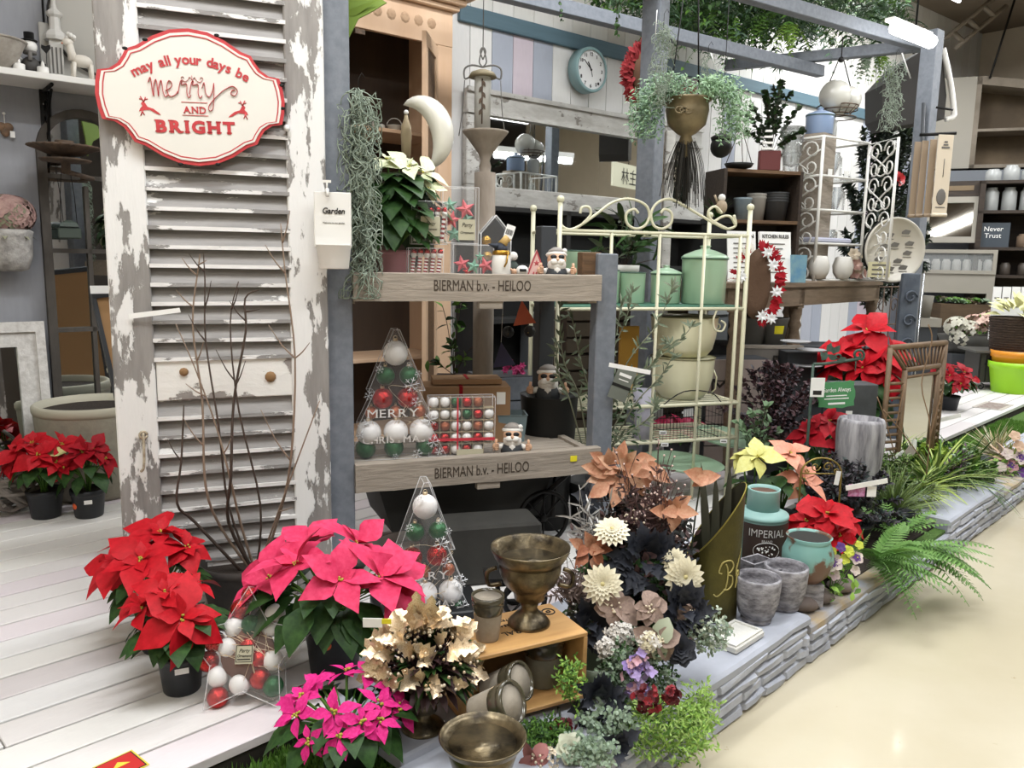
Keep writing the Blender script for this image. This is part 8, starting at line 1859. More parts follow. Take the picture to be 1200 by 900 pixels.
def onv(x, z, r_=None): 
 a = -math.pi / 2 + x / rt_ * 1.05 + .35; rr = (rb + (rt_ - rb) * z / H1) + .001; return V((rr * math.cos(a), rr * .8 * math.sin(a), z))
lt_s = lambda q_: (q_.x * 1.3 - .008, (q_.y - .14) * 1.3 + .155)
for path in ([(0, .115), (.004, .14), (.003, .165), (-.003, .18)], [(-.018, .17), (-.01, .185), (.01, .188), (.02, .175), (.014, .16), (.003, .152), (.018, .145), (.02, .125), (.008, .112), (-.006, .112)], [(-.018, .17), (-.02, .158), (-.012, .155)], [(-.03, .1), (-.02, .095), (0, .115)],
             [(.034, .112), (.036, .135), (.034, .15)], [(.034, .146), (.04, .157), (.046, .148), (.036, .136), (.05, .115)]):
 lt.tube([onv(*lt_s(q_)) for q_ in smooth_path([(a, b_, 0) for a, b_ in path], 4)], .0026, 5, GLT)
for k in range(6): lt.tube([onv(x, z) for x, z in [(q_.x, q_.y) for q_ in smooth_path([(.03, .16 + .005 * k, 0), (.038 + .003 * k, .18 + .01 * k, 0), (.03 + .006 * k, .19 + .012 * k, 0)], 4)]], .0009, 4, GLT)
lt.build('lettering', t)
st_ = MB()
for (x_, l_) in ((-.02, .1), (.0, .06), (.02, .1)): st_.leaf((x_, 0, H0 * .7), (x_ * 4, 0, 1), (0, -1, 0), H0 * .3 + l_ + .22, .03, .1, .3, STRAP, mat('dark_strap_leaf', '37372a', .5))
st_.build('strap_leaves', t)
p = PZ(861, 750, .179); t = T('white_stone_tile', 'chalky white relief tile lying on the grey kerb top', 'tile', (p.x, p.y, .18), rad(90 - KD) - .0)
WT = mat('chalky_white', 'dcdbd5', .8, bump=.4, scale=60)
MB().cbox((0, 0, .01), (.175, .11, .02), WT, ch=.003).build('slab', t); MB().ring([(-.083, -.05), (.083, -.05), (.083, .05), (-.083, .05)], [(-.074, -.041), (.074, -.041), (.074, .041), (-.074, .041)], -.026, -.02, WT, rot(-90, 'X')).build('raised_border', t)
GST = mat('streaky_grey_stone', '5d5a5f', .85, col2='aaa8ad', scale=24, stretch=(1, 1, 2), bump=.5, detail=8)
def cup(label, x, y, r, h, Yoff=0, z0=.18, top=False, foot=True):
 p = PZ(x, y, z0); s_ = px(p.y + .04); r *= s_; h *= s_; t = T('stone_pot', label, 'plant pot', (p.x, p.y + r * .8 + Yoff, z0), 0, 'round grey stone pots by the olive vase')
 MB().lathe([(r * .66, 0), (r * .68, .004), (r * .68, h * .07), (r * .62, h * .09), (r * .78, h * .16), (r * .93, h * .45), (r * .99, h * .8), (r, h * .97), (r * .97, h), (r * .88, h), (r * .84, h * .9), (r * .8, h * .45), (0, h * .3)], 36, GST).build('body', t)
cup('round grey stone pot nearest the kerb corner, left front', 892, 735, 27.5, 56)
cup('round grey stone pot right of the front left one', 925, 720, 26.5, 54, .0)
def sqpot(label, x, y, w, h, z0=.15):
 p = P(x, y, 2.75); s_ = px(2.75); w *= s_; h *= s_; t = T('square_stone_pot', label, 'plant pot', (p.x, p.y, BZ), KRZ - .2, 'square grey stone pots behind the round ones'); zt_ = p.z - BZ
 MB().ring([(-w, 0), (w, 0), (w, w * 1.4), (-w, w * 1.4)], [(-w * .84, w * .16), (w * .84, w * .16), (w * .84, w * 1.24), (-w * .84, w * 1.24)], -zt_, 0, GST, rot(-90, 'X') @ M.Diagonal((1, 1, 1, 1))).build('body', t) if False else None
 mb = MB(); o_ = [(-w, -w * .7), (w, -w * .7), (w, w * .7), (-w, w * .7)]; i_ = [(x_ * .85, y_ * .8) for x_, y_ in o_]; b_ = [(x_ * .75, y_ * .75) for x_, y_ in o_]
 vs = [(x_, y_, 0) for x_, y_ in b_] + [(x_, y_, zt_) for x_, y_ in o_] + [(x_, y_, zt_) for x_, y_ in i_] + [(x_, y_, zt_ * .5) for x_, y_ in i_]
 fs = [(3, 2, 1, 0)] + [(k + i, k + (i + 1) % 4, k + 4 + (i + 1) % 4, k + 4 + i) for k in (0, 4, 8) for i in range(4)] + [(12, 13, 14, 15)]
 mb.raw(vs, fs, GST).build('body', t)
sqpot('square grey stone pot behind the olive vase, left of three', 869, 668, 16, 30)
sqpot('square grey stone pot in the middle of the row behind round pots', 886, 655, 17, 30)
sqpot('square grey stone pot below the teal bowl', 912, 660, 20, 30)
CT = mat('teal_enamel_can', '93bbb6', .45, col2='86aeab', scale=4); CB_ = mat('dark_brown_print', '3a2c27', .5); RB_ = mat('rust_brown_can', '6a4a3a', .7, col2='4a3227', scale=9)
YC = 2.95; p = P(897, 655, YC); s_ = px(YC); zt_ = P(893, 572, YC).z - BZ; zr_ = P(893, 600, YC).z - BZ
t = T('milk_can', 'teal and brown metal milk can printed IMPERIAL in white', 'milk can', (P(890, 655, YC).x, YC, BZ), 0); r_ = 31 * s_
MB().lathe([(r_ * .95, 0), (r_ * .97, .01), (r_ * .96, zr_ - .02), (r_ * .98, zr_ - .015)], 40, CT).build('body', t)
MB().lathe([(r_ * .985, .06), (r_ * .985, zr_ - .022)], 30, CB_, a0=-150, a1=60).build('printed_panel', t)
MB().lathe([(r_ * .98, zr_ - .016), (r_ * 1.0, zr_ - .008), (r_ * .97, zr_), (r_ * .62, zr_ + .015)], 40, mat('rusted_teal', '8fb7b2', .5, col2='5d4234', scale=5, thr=.55)).build('shoulder', t)
MB().lathe([(r_ * .62, zr_ + .01), (r_ * .6, zt_ - .006), (r_ * .62, zt_), (r_ * .55, zt_), (r_ * .53, zt_ - .02)], 36, CT).build('neck', t)
MB().lathe([(0, zt_ - .012), (r_ * .54, zt_ - .012)], 24, RB_).build('rusty_inside', t)
def arcpanel(s, z, size, width, aoff, tt, m=PAPER, rr=None):
 me = textmesh(s, size, 0); xs = [v.co.x for v in me.vertices]; k = width / (max(xs) - min(xs)); mb = MB(); rr = rr or r_ * 1.0
 mb.raw([((rr + .0015) * math.cos(aoff + v.co.x * k / rr), (rr + .0015) * math.sin(aoff + v.co.x * k / rr), z + v.co.y) for v in me.vertices], [tuple(pp.vertices) for pp in me.polygons], m); bpy.data.meshes.remove(me); return mb.build('lettering', tt)
aa = -math.pi / 2 - .18 + .1
arcpanel('IMPERIAL', P(900, 618, YC).z - BZ - .008, .042, 43 * s_, aa, t); arcpanel('BRAND', P(900, 622, YC).z - BZ - .014, .014, 12 * s_, aa, t)
lg_ = MB(); zc = P(902, 636, YC).z - BZ
def onr(x, z, e=.002): return V(((r_ + e) * math.cos(aa + x / r_), (r_ + e) * math.sin(aa + x / r_), z))
lg_.tube([onr(.048 * math.cos(a), zc + .033 * math.sin(a)) for a in [i * math.pi / 16 for i in range(33)]], .0015, 4, PAPER, flat=.5)
for k in range(26): lg_.ball(onr(R.uniform(-.035, .035), zc + R.uniform(-.016, .018), .0005), R.uniform(.002, .005), PAPER, 5, 3, sy=.5)
lg_.build('oval_picture', t)
YT = 2.75; p = P(945, 672, YT); s_ = px(YT); t = T('teal_round_pot', 'round teal pot with brown rust patches right of the milk can', 'plant pot', (p.x, YT, BZ), 0); zz_b = P(945, 627, YT).z - .165; r_ = 30 * s_; zt_ = .165; t.location.z = zz_b
MB().lathe([(r_ * .55, 0), (r_ * .8, zt_ * .15), (r_ * 1.0, zt_ * .45), (r_ * 1.0, zt_ * .65), (r_ * .84, zt_ * .86), (r_ * .8, zt_ * .9), (r_ * .9, zt_ * .99), (r_ * .88, zt_ * 1.0), (r_ * .8, zt_ * .97), (r_ * .74, zt_ * .86), (0, zt_ * .5)], 40, mat('teal_brown_patina', '7fada6', .4, col2='6b4d3c', scale=4.5, thr=.52)).lathe([(0, zt_ * .95), (r_ * .79, zt_ * .95)], 30, mat('dark_pot_inside', '22221f', .8)).build('body', t)
tt = T('hidden_stone_stand', 'grey stone stand directly beneath the teal round pot', 'stand', (p.x, YT, BZ), 0); MB().cbox((0, 0, (zz_b - BZ - .001) / 2), (.1, .1, zz_b - BZ - .001), GST, ch=.004).build('block', tt)
for i, (x_, y_) in enumerate(((962, 702), (985, 690), (940, 712))):
 p = PZ(x_, y_, .15); t = T('rock', ('brown-grey rock at kerb step, below pansies', 'brown-grey rock just under the pansy flowers', 'brown-grey rock touching the round stone pot')[i], 'rock', tuple(p), R.random() * 3); mb = MB().ball((0, 0, .015), .045, mat('brown_rock', '6e625c', .9, col2='857a74', scale=9, bump=.5), 9, 6, sx=1.2, sz=.6)
 mb.v = [v * R.uniform(.9, 1.1) for v in mb.v]; mb.build('rock', t)
# ================================================================== PLANTING BED, RIGHT
def bed(x, y, z=BZ): p = PZ(x, y, z); return (p.x, p.y, z)
PUR = mat('purple_pansy', '4e3272', .6, col2='6a3f8a', scale=20); PCR = mat('cream_pansy', 'd9cfc0', .6, col2='c9b3b8', scale=20); PYL = mat('yellow_green_pansy', 'c3cc4a', .6)
def pansies(label, x, y, Y, spec, seed=1, pot=False, group='pansies in the planting bed'):
 p = P(x, y, Y); s_ = px(Y); t = T('pansy_plant', label, 'pansy', (p.x, p.y + .04, BZ), 0, group); f = MB(); q = random.Random(seed); lv = MB()
 for (dx, dz, r_, m_) in spec:
  c = V((dx * s_, -.05, p.z - BZ + dz * s_)); mb = MB(); flower(mb, c, (q.uniform(-.3, .3), -1, .6), r_ * s_, m_[0], 1, 5, .15, ROUND, .95)
  if len(m_) > 1: flower(mb, c - V((0, .004, -.002)), (0, -1, .6), r_ * s_ * .6, m_[1], 1, 5, .1, ROUND, .8); mb.ball(c - V((0, .008, -.004)), .003, PYL, 6, 4)
  mb.build('flower', t); lv.tube([(0, 0, 0), c], .0015, 4, GREENM)
 for k in range(60): lv.leaf((q.gauss(0, .04), q.gauss(-.02, .02), q.uniform(.01, max(.03, p.z - BZ + .02))), (q.gauss(0, 1), q.gauss(-.4, .6), q.gauss(.2, .6)), (0, -1, 1), .035, .018, .3, .2, LEAF, GREENM if k % 2 else GREENB)
 o = lv.build('leaves', t); o['kind'] = 'stuff'
pansies('purple and white pansy posy in front of the teal round pot', 980, 665, 2.75, [(-6, 8, 13, (PCR, PUR)), (12, 22, 8, (PYL,)), (2, 27, 7, (PUR,)), (22, 14, 9, (PCR, PUR)), (-3, -8, 8, (PCR,)), (8, 12, 7, (PYL,)), (24, 30, 6, (PYL,)), (22, -2, 7, (PCR,)), (-8, 22, 6, (PYL,))], 1)
pansies('cream and purple pansy clump beside kerb block in the ferns', 1085, 628, 3.7, [(0, 0, 10, (PCR, PUR)), (14, 4, 7, (PCR,)), (-10, 8, 8, (PYL,)), (4, 16, 7, (PCR,)), (22, 14, 8, (PCR,)), (-8, -6, 7, (PCR,)), (-22, 4, 6, (PYL,))], 2)
pansies('pink and purple pansies at the far right kerb', 1184, 545, 4.6, [(0, 0, 9, (mat('pink_pansy', 'b98a92', .6), PUR)), (10, 10, 10, (PCR, PUR)), (-6, 14, 8, (PCR,)), (6, 24, 8, (mat('peach_pansy', 'd3b49a', .6),)), (14, -8, 7, (PUR,)), (-12, -2, 7, (PCR,)), (0, 36, 7, (_mats['peach_pansy'],))], 3)
FD = mat('fresh_fern_green', '5c8840', .6, col2='7aa256', scale=20); FY = mat('light_fern_green', '7c9c55', .6, col2='93b068', scale=20)
fern('fern_plant', 'large bright green fern spilling over the low kerb', (P(1030, 662, 3.0).x, 3.05, BZ), 44, .28, FD, 3, .05, .45, .2, (.1, 1.0), (-2.4, .9), k=15)
fern('fern_plant', 'upright pale fern frond beside the dark foliage pot', (P(990, 650, 2.95).x, 2.98, BZ), 7, .24, FY, 4, .03, .15, .18, (1.1, 1.45), k=18)
fern('fern_plant', 'green fern with light tips reaching across aisle floor', (P(1062, 670, 3.15).x, 3.18, BZ), 22, .34, FD, 9, .06, .5, .17, (.1, .6), (-1.2, .2), k=18)
fern('fern_plant', 'feathery fern between pansies and the kerb block', (P(1050, 625, 3.4).x, 3.42, BZ), 18, .24, FD, 12, .04, .4, .18, (.3, 1.1), k=12)
DKF = mat('blackish_purple_leaf', '2f2c30', .6, col2='423c44', scale=30)
bush('dark_shrub', 'dark purple-black fine-leaved plant with printed care label', 'shrub', (P(1000, 630, 3.35).x, 3.4, BZ), 2200, .22, .36, .03, .45, [DKF, DKF, mat('dark_teal_leaf', '2e3a38', .6)], LEAF, None, 21, stems_n=40, pot=(.1, .1))
bush('dark_shrub', 'dark plant in black pot at the foot of fluted stone planter', 'shrub', (P(980, 560, 3.65).x, 3.7, BZ), 900, .2, .34, .03, .45, [DKF], LEAF, None, 22, stems_n=30)
bush('purple_berry_shrub', 'dark maroon small-leaved shrub behind the yellow and salmon poinsettias', 'shrub', (P(905, 560, 4.0).x, 4.05, DECK), 2600, .3, .66, .03, .6, [mat('maroon_leaf', '3d2a2c', .6, col2='5a3a40', scale=20), mat('maroon_leaf2', '4a3238', .6), DKF], ROUND, None, 23, stems_n=50, pot=(.13, .2))
o = bush('oregano_plant', 'sage green broad-leaved sprig before the maroon shrub', 'plant', (P(890, 520, 3.75).x, 3.8, DECK), 90, .13, .5, .05, .55, [mat('sage_broad_leaf', '5f7a58', .6, col2='6f8a66', scale=9)], LEAF, None, 24, stems_n=9, z0=.2, pot=(.07, .12))
LY = mat('lemon_yellow_bract', 'd3cf72', .5, col2='dedc8e', scale=6); SAL = mat('salmon_bract', 'd98a72', .5, col2='e0a083', scale=6)
YP = 3.3
poinsettia('lemon yellow poinsettia beside the etagere foot', (P(880, 600, YP).x, YP, BZ), .07, .14, P(880, 520, YP).z - BZ, .07, 0, .105, LY, seed=61, headlist=HD([(-95, .9, 1.15), (160, .8, .7)]), nleaf=16, leafL=.1, group='pastel poinsettias in the bed')
poinsettia('salmon pink poinsettia behind the milk can', (P(918, 600, YP + .05).x, YP + .08, BZ), .07, .14, P(918, 528, YP).z - BZ, .09, 0, .11, SAL, seed=62, headlist=HD([(-80, 1.1, 1), (-40, .3, 1.1)]), nleaf=18, leafL=.1, group='pastel poinsettias in the bed')
poinsettia('vivid red poinsettia right behind the teal round pot', (P(962, 660, 3.0).x, 3.02, BZ), .07, .1, P(960, 590, 3.0).z - BZ, .1, 0, .115, REDB, seed=63, headlist=HD([(-100, .9, 1), (-150, .5, 1), (-20, .5, 1), (-70, .2, .8)]), nleaf=14, leafL=.1, group='red poinsettias in the planting bed')
poinsettia('shaded red poinsettia between maroon shrub and fluted planter', (P(960, 560, 3.95).x, 3.95, DECK), .08, .14, P(965, 488, 3.9).z - DECK, .17, 0, .12, REDD, seed=64, headlist=HD([(-90, 1.1, 1), (-140, .6, 1), (-20, .7, 1), (-80, .35, 1), (-40, .2, 1)]), nleaf=20, leafL=.12, group='red poinsettias in the planting bed')
YB_ = 4.6; poinsettia('large red poinsettia standing before the oak console table', (P(1003, 480, YB_).x, YB_, DECK), .1, .2, P(1003, 380, YB_).z - DECK, .2, 0, .19, REDB, seed=65, headlist=HD([(-95, 1.2, 1), (-150, .7, 1.05), (-30, .7, 1.05), (180, .4, 1.1), (0, .35, 1.1), (-110, .45, 1), (-60, .4, 1)]), nleaf=26, leafL=.16)
p5 = PZ(1110, 480, DECK); poinsettia('small-leaved red poinsettia on deck right of rattan mirror', (p5.x - .0, p5.y, DECK), .09, .12, P(1110, 428, p5.y).z - DECK, .16, 0, .1, REDD, seed=66, headlist=HD([(-120, .6, 1), (-60, .8, 1), (-20, .3, 1), (-90, .2, 1), (60, 1, 1), (150, .9, 1), (180, .4, 1)]), nleaf=36, leafL=.12)
FS = mat('fluted_grey_stone', '55535a', .9, col2='b2b0b3', scale=22, stretch=(1, 1, .15), bump=.7); YF = 3.7
p = P(1004, 560, YF); t = T('fluted_stone_planter', 'tall fluted grey stone planter standing above the dark shrub', 'planter', (p.x, YF, BZ), 0); s_ = px(YF); zt_ = P(1004, 490, YF).z - BZ; r_ = 27 * s_
MB().lathe([(r_ * .7, 0), (r_ * .72, zt_ * .2), (r_ * .95, zt_ * .6), (r_, zt_ * .85), (r_ * .97, zt_ * .97), (r_ * .9, zt_), (r_ * .74, zt_), (r_ * .7, zt_ * .9), (0, zt_ * .85)], 72, FS, wob=lambda a, z: 1 + (.02 * math.cos(24 * a))).build('body', t)
p = P(1000, 482, 4.1); t = T('slate_block', 'dark slate box with a tiny price tag above the fluted planter', 'box', (p.x, 4.15, DECK), .1); zt_ = P(1000, 450, 4.1).z - DECK; MB().cbox((0, 0, zt_ / 2), (.22, .14, zt_), mat('dark_slate', '3f4244', .8, col2='4d5052', scale=9), ch=.004).build('body', t); MB().cbox((-.04, -.072, P(1009, 483, 4.1).z - DECK), (.035, .002, .02), PAPER).build('price_tag', t)
YG = 3.75; p = P(980, 462, YG); s_ = px(YG); t = T('green_garden_sign', 'green scalloped garden sign with white lettering on patina scroll', 'sign', tuple(p), 0)
GSN = mat('garden_green_enamel', '4f8f5f', .5); w, h = 22 * s_, 15 * s_
half = [(0, h), (.4 * w, h * .95), (.75 * w, h * 1.05), (w * .95, h * .95), (w * .92, h * .55), (w, h * .2), (w, -.2 * h), (w * .92, -h * .6), (w * .95, -h * .95), (w * .6, -h * 1.0), (.3 * w, -h * 1.12), (0, -h * 1.05)]
MB().prism([(x, z) for x, z in half] [::-1] + [(-x, z) for x, z in half[1:-1]], -.003, .003, GSN, rot(-4, 'Y')).build('plate', t)
text('Garden Always', t, PAPER, 0, -.0045, h * .2, .03, w * 1.5, rot(-4, 'Y')); 
for k, (ww, zz) in enumerate(((1.1, -.15), (1.3, -.38))): MB().box(-w * ww / 2, w * ww / 2, -.0045, -.003, h * zz, h * (zz + .08), PAPER, rot(-4, 'Y')).build('text_line', t)
MB().box(-w * .45, w * .45, -.0045, -.003, -h * .8, -h * .65, PAPER, rot(-4, 'Y')).build('text_bar', t)
PAT = mat('patina_green_iron', '4f665a', .7, .2, col2='3c4c44', scale=30)
t = T('scroll_plant_hook', 'tall patina green iron scroll hook carrying the green sign', 'plant hook', (P(950, 480, YG + .03).x, YG + .04, DECK), 0); zz = P(950, 428, YG).z - DECK; w_ = MB()
w_.tube([(0, 0, 0), (0, 0, zz)], .007, 6, PAT).tube(smooth_path([(0, 0, zz), (15 * s_, 0, zz + 1 * s_), (40 * s_, 0, zz + 5 * s_), (56 * s_, 0, zz + 8 * s_)], 4), .008, 6, PAT).tube([v + V((52 * s_, 0, zz + 12 * s_)) for v in spiral(0, 0, .03, .008, -60, 420)], .007, 5, PAT).tube([(50 * s_, 0, zz + 6 * s_), (50 * s_, 0, zz - 7 * s_)], .003, 4, PAT).tube([v + V((28 * s_, 0, zz + 9 * s_)) for v in spiral(0, 0, .018, .006, -90, 300)], .005, 5, PAT)
for k in range(9): w_.leaf((R.uniform(8, 30) * s_, -.01, zz + R.uniform(4, 16) * s_), (R.gauss(0, 1), 0, 1), (0, -1, 0), .05, .028, .2, .2, LEAF, PAT)
w_.build('scroll', t)
p = P(958, 454, YG - .05); t = T('white_price_card', 'white barcode card overlapping left edge of green garden sign', 'price card', tuple(p), 0); MB().cbox((0, 0, 0), (.065, .003, .09), PAPER).build('card', t); MB().cbox((0, -.002, -.025), (.04, .001, .02), INK).build('barcode', t)
YR = 4.15; a, b_ = P(1030, 560, YR), P(1092, 560, YR + .35)
t = T('bamboo_framed_mirror', 'bamboo ladder framed mirror standing behind the fluted stone planter', 'mirror', (a.x, a.y, BZ), math.atan2(b_.y - a.y, b_.x - a.x)); w = (b_ - a).length; h = (P(1030, 412, YR).z + P(1090, 397, YR + .35).z) / 2 - BZ
RT = mat('brown_bamboo', '7a634a', .6, col2='65503a', scale=12, bump=.2)
for x_ in (0, .11, w - .11, w): MB().tube([(x_, 0 if x_ in (0, w) else -.03, 0), (x_, 0 if x_ in (0, w) else -.03, h if x_ in (0, w) else h - .12)], .014, 8, RT).build('upright', t)
MB().tube([(0, 0, h), (w, 0, h)], .016, 8, RT).tube([(.11, -.03, h - .12), (w - .11, -.03, h - .12)], .014, 8, RT).tube([(.11, -.03, h - .16), (w - .11, -.03, h - .16)], .009, 8, RT).tube([(0, 0, h), (.11, -.03, h - .12)], .01, 6, RT).tube([(w, 0, h), (w - .11, -.03, h - .12)], .01, 6, RT).tube([(.13, -.03, 0), (.13, -.03, h - .14)], .007, 6, RT).tube([(w - .13, -.03, 0), (w - .13, -.03, h - .14)], .007, 6, RT).build('rail', t)
n = 13
for k in range(1, n): MB().tube([(w * k / n, 0, h), (.11 + (w - .22) * k / n, -.03, h - .12)], .006, 6, RT).build('slat', t)
n = 15
for k in range(n):
 z = .05 + (h - .2) * k / n
 for (x0, x1, y0, y1) in ((0, .11, 0, -.03), (w - .11, w, -.03, 0)): MB().tube([(x0, y0, z), (x1, y1, z)], .0085, 6, RT).build('rung', t)
MB().box(.13, w - .13, -.022, -.018, .03, h - .16, MIRROR).build('mirror_glass', t)
YA = 3.25; p = P(958, 610, YA); s_ = px(YA); t = T('gold_arch_trellis', 'small gold wire arch trellis with scrolls behind red poinsettia', 'trellis', (p.x, YA, BZ), 0); z0_ = P(958, 555, YA).z - BZ; w_ = MB(); GA = mat('dull_gold_wire', '9a8648', .4, .6)
r_ = 24 * s_; w_.tube([(-r_, 0, 0), (-r_, 0, z0_)] + [V((-r_ * math.cos(a_), 0, z0_ + r_ * .8 * math.sin(a_))) for a_ in [i * math.pi / 12 for i in range(1, 12)]] + [(r_, 0, z0_), (r_, 0, 0)], .004, 6, GA).tube([(-r_, 0, z0_), (r_, 0, z0_)], .003, 5, GA)
for sg in (-1, 1): w_.tube([v + V((sg * r_ * .3, 0, z0_ + r_ * .35)) for v in spiral(0, 0, r_ * .25, r_ * .06, 0, sg * 420)], .0025, 5, GA).tube([v + V((sg * r_ * .72, 0, z0_ + r_ * .14)) for v in spiral(0, 0, r_ * .12, r_ * .03, 0, sg * 420)], .0025, 5, GA)
w_.build('wire_arch', t); MB().cbox((.02, -.006, z0_ - .01), (.02, .002, .06), PAPER, rot(8, 'Y')).build('price_tag', t)
YL = 3.1; p = P(1012, 572, YL); t = T('plant_care_label', 'plant label strip with pink flower picture on dark shrub', 'plant label', tuple(p), 0); s_ = px(YL)
MB().cbox((3 * s_, -.01, 5 * s_), (50 * s_, .002, 6 * s_), PAPER, rot(-12, 'Y')).cbox((-8 * s_, 0, -3 * s_), (20 * s_, .002, 15 * s_), mat('pink_photo_print', 'a8487e', .5, col2='c9a0c4', scale=60)).cbox((10 * s_, 0, -4 * s_), (11 * s_, .002, 13 * s_), PAPER).build('label', t)
for (x_, y_, Y_, w_, h_, r_, lab) in ((1111, 490, 4.6, 30, 5, -15, 'white plant marker lying over ground foliage near turf'), (1062, 535, 4.05, 11, 26, 35, 'oval grey wooden plant tag before the bamboo mirror'), (1052, 534, 4.0, 18, 4, -40, 'thin white strip beside the oval wooden tag'), (1072, 522, 4.3, 4, 14, 0, 'tiny white marker stake behind the oval wooden tag')):
 p = P(x_, y_, Y_); s_ = px(Y_); t = T('plant_marker', lab, 'plant marker', (p.x, p.y, p.z), 0); MB().cbox((0, 0, 0), (w_ * s_, .003, h_ * s_), mat('pale_wood_tag', 'a39a92', .7) if w_ == 11 else PAPER, rot(r_, 'Y')).build('tag', t)
GL1 = mat('lime_grass_blade', '9bb04e', .5, col2='b3c468', scale=9); GL2 = mat('olive_grass_blade', '6f8446', .6, col2='86995a', scale=9); ROS = mat('rosemary_green', '6a7d55', .6, col2='84966a', scale=20)
grass('variegated_grass', 'arching lime striped grass leaning over the kerb block', (P(1078, 585, 3.85).x, 3.9, BZ), 80, .2, [GL1, GL2], 1, .08, .004, (.15, 1.2), .5, azs=(-1.6, .7))
grass('rosemary_grass', 'fine olive green bush between dark shrub and lime grass', (P(1052, 590, 3.6).x, 3.66, BZ), 420, .26, [ROS, GL2], 2, .03, .0022, (.3, 1.5), .25)
bush('rosemary_bush', 'fluffy olive green shrub left of the kerb block', 'shrub', (P(1062, 580, 3.75).x, 3.85, BZ), 1500, .2, .3, .028, .25, [ROS, GREENM, GL2], F3, None, 31, stems_n=40)
p = P(1058, 592, 3.55); t = T('black_pot', 'small black nursery pot tipped in the planting bed', 'plant pot', (p.x, p.y, BZ), 0); nursery_pot(t, .055, .1)
grass('strap_grass', 'narrow light green strap grass before the bamboo mirror', (P(1100, 555, 4.15).x, 4.2, BZ), 120, .34, [GL1, GREENM, GL2], 3, .02, .005, (.5, 1.45), .5)
bush('green_shrub', 'low mixed green leafy plant at turf edge right of bamboo mirror', 'shrub', (P(1108, 520, 4.5).x, 4.5, BZ), 600, .18, .2, .05, .5, [GREENM, GREENB, GREENL], LEAF, None, 32, stems_n=26)
bush('lime_leaf_plant', 'bright lime ruffled leaf plant beside bamboo mirror foot', 'plant', (P(1100, 512, 4.4).x, 4.42, BZ), 120, .13, .2, .07, .8, [mat('lime_ruffle_leaf', 'a3bd4c', .5, col2='b5cb62', scale=8)], LOBED, None, 33)
bush('purple_sage_plant', 'dusky purple spiky plant among the greens, right bed', 'plant', (P(1122, 555, 4.2).x, 4.2, BZ), 260, .1, .28, .028, .4, [mat('dusky_purple', '5f4a5e', .7, col2='776073', scale=12), GREENS], LEAF, None, 34)
bush('leafy_ground_cover', 'dark green leafy cover behind the fluted planter and bamboo mirror foot', 'shrub', (P(1045, 560, 3.95).x, 4.0, BZ), 900, .26, .26, .035, .45, [GREENL, GREENM, ROS], LEAF, None, 35, stems_n=30)
bush('ficus_plant', 'mid green leafy plant filling the bed left of lime grass', 'shrub', (P(1135, 545, 4.4).x, 4.45, BZ), 700, .18, .2, .04, .5, [GREENM, GREENL, GL2], LEAF, None, 36, stems_n=30)
grass('carex_grass', 'dark green arching grass behind the kerb block, right', (P(1150, 560, 4.2).x, 4.35, BZ), 130, .32, [GREENM, GREENL, GL2], 5, .02, .005, (.2, 1.3), .55)
grass('pampas_tuft', 'white tipped pale spiky tuft at the right edge of bed', (P(1180, 520, 4.85).x, 4.95, BZ), 130, .26, [mat('white_tip_blade', 'c9c4a8', .6), mat('straw_blade', 'a89c74', .6)], 6, .02, .004, (.3, 1.5), .3)
grass('peach_foliage_plant', 'peach and cream leaved plant above pansies, right edge', (P(1192, 535, 4.75).x, 4.8, BZ), 90, .17, [_mats['peach_pansy'], PCR, GL1], 7, .02, .011, (.1, 1.4), .3)
t = T('bare_twig', 'thin bare brown twig leaning across the bamboo mirror', 'twig', (P(1078, 560, 4.1).x, 4.05, BZ), 0); bz_ = V(t.location); w_ = MB()
for path in ([(1085, 560), (1090, 500), (1080, 450), (1092, 400), (1088, 380)], [(1088, 520), (1098, 480), (1105, 458)], [(1050, 540), (1040, 500), (1028, 465)], [(1085, 545), (1060, 510), (1035, 480)], [(1050, 500), (1056, 470), (1060, 450)]):
 w_.tube(smooth_path([P(a_, b2, 3.98) - bz_ for a_, b2 in path], 4), .003, 5, mat('tan_twig', '8a6f55', .8))
w_.build('branches', t)
t, w_, h_ = cab('christmas_tree_sign', 'grey board lettered farm fresh christmas trees under the oak table', 'sign', 868, 942, 404, 470, 4.75, .03, None, base=DECK)
MB().box(0, w_, 0, .03, 0, h_, mat('grey_sign_board', '77716a', .8, col2='6a655f', scale=5)).build('board', t); MB().box(0, w_, -.004, 0, h_ - .02, h_, WOODG).build('edge', t)
text('Farm Fresh', t, INK, w_ * .5, -.005, h_ - .13, .1, w_ * .85, None, .002); text('CHRISTMAS TREES', t, INK, w_ * .5, -.005, h_ - .24, .08, w_ * .9, None, .001)
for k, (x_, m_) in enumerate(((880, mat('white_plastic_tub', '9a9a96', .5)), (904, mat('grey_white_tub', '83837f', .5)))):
 p = P(x_, 404, 5.0); t = T('garden_tub', ('white tub left, below the oak table', 'off-white tub with yellow mark below the oak table')[k], 'tub', (p.x, 5.0, p.z + .005), 0, 'tubs under the console table'); MB().lathe([(.07, 0), (.095, .16), (.1, .165), (.09, .165), (.07, .03), (0, .03)], 24, m_).build('tub', t)
 if k: MB().lathe([(.0845, .07), (.092, .12)], 6, YEL, a0=-100, a1=-60).build('yellow_mark', t)
p = P(892, 412, 5.05); t = T('storage_bench', 'dark bench under the oak table carrying white tubs', 'bench', (p.x, 5.1, DECK), 0); MB().box(-.35, .75, -.15, .2, 0, P(880, 404, 5.0).z - DECK, DGREY).build('body', t)
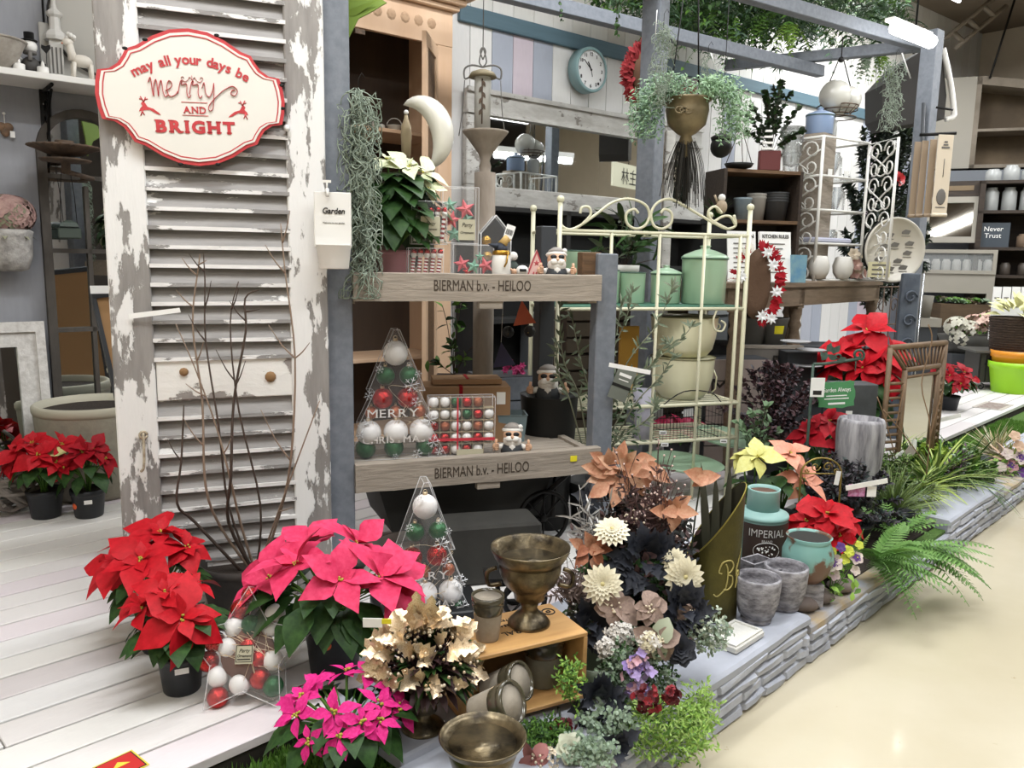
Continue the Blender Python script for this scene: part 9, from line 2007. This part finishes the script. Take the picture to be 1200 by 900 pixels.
p = P(850, 430, 4.45); t = T('letter_crate', 'pale slatted crate lettered M behind the etagere', 'crate', (P(832, 430, 4.45).x, 4.5, DECK), .1); h_ = P(850, 422, 4.45).z - DECK; MB().box(0, .36, 0, .2, 0, h_, DGREY).build('body', t)
for k in range(5): MB().box(0, .36, -.015, 0, h_ / 5 * k + .004, h_ / 5 * (k + 1) - .004, mat('pinkish_pale_wood', '998b84', .8)).build('slat', t)
serif('M', t, INK, .07, -.017, h_ - .2, .13, .1)
for k, (x_, y_) in enumerate(((932, 402), (950, 412), (946, 430))):
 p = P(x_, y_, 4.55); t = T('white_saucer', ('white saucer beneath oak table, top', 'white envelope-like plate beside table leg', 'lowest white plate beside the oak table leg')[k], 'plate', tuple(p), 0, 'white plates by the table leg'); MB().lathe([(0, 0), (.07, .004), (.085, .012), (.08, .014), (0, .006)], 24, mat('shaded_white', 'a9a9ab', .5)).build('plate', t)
t = T('plate_stand', 'dark stand under the white plates by table leg', 'stand', (P(945, 440, 4.6).x, 4.64, DECK), 0); zz = P(946, 430, 4.6).z - DECK; MB().box(-.1, .1, -.05, .2, 0, zz, DGREY).box(-.12, .05, -.05, .2, zz, P(940, 413, 4.6).z - DECK, DGREY).build('body', t)
ca_, cb2 = wallp(541, 250, .1), wallp(866, 262, .1); tw = (ca_ - WP).dot(WU); lw = (cb2 - ca_).dot(WU); zw = (wallp(600, 243, .1).z + wallp(800, 262, .1).z) / 2 - DECK
t = T('added_dark_backing', 'added near-black shelved backing that darkens the wall below the white framed mirror', 'cabinet', tuple(wallx(tw, DECK, .05)), WRZ); HB_ = mat('near_black_backing', '2b2b2a', .8, col2='232322', scale=4)  # hutch shape added to darken the wall behind rack and etagere
MB().box(0, lw, -.02, 0, .0, zw, HB_).build('back_panel', t)
for k in range(5): MB().box(lw * k / 4 - .02, lw * k / 4 + .02, -.28, -.02, 0, zw, HB_).build('upright', t)
for k in range(4): MB().box(0, lw, -.28, -.02, zw * (k + 1) / 4 - .03, zw * (k + 1) / 4, HB_).build('shelf_board', t)
t = T('dark_back_cupboard', 'dark low cupboard along the wall behind rack and etagere', 'cupboard', tuple(wallx(-.75, DECK, .45)), WRZ)
MB().box(0, 1.9, -.15, .25, 0, .75, mat('dim_grey_cupboard', '55595c', .7)).build('body', t)
for k in range(3): MB().box(.02 + k * .63, .61 + k * .63, -.165, -.15, .03, .72, mat('dim_grey_cupboard2', '5d6265', .7)).build('door', t)
MB().box(-.02, 1.92, -.17, .25, .75, .79, mat('dim_grey_top', '8a8f90', .6)).build('worktop', t)
for k in range(4):
 v = wallx(-.55 + k * .27, DECK + .791, .5); t = T('patterned_tin', ORD[k] + ' white tin with faint motifs on the back cupboard', 'tin', tuple(v), WRZ, 'white patterned tins on the back cupboard'); MB().lathe([(.1, 0), (.125, .22), (.115, .22), (0, .2)], 4, mat('white_patterned', 'b8b4ae', .7, col2='a89a94', scale=6), rot(45, 'Z'), smooth=False).build('tin', t)
bush('green_sprig_plant', 'leafy green sprigs glimpsed under the top rack board', 'plant', tuple(P(532, 440, 3.5)), 70, .12, .35, .05, .5, [GREENM, GREENL], LEAF, None, 41, stems_n=8)
t = T('sprig_stand', 'dark stand beneath the leafy sprigs behind brown boxes', 'stand', (P(532, 440, 3.5).x, 3.5, DECK), 0); MB().box(-.08, .08, -.08, .08, 0, P(532, 440, 3.5).z - DECK - .002, WOODD).build('body', t)
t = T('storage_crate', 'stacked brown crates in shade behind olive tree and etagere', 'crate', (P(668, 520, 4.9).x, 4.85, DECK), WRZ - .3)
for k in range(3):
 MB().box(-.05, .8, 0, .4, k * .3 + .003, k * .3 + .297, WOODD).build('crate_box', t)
 for j in range(3): MB().box(-.05, .8, -.015, 0, k * .3 + j * .098 + .008, k * .3 + j * .098 + .09, mat('shadow_brown_wood', '4d4334', .8, col2='3d3529', scale=5)).build('slat', t)  # shade is put into this brown, a dark backdrop for the etagere
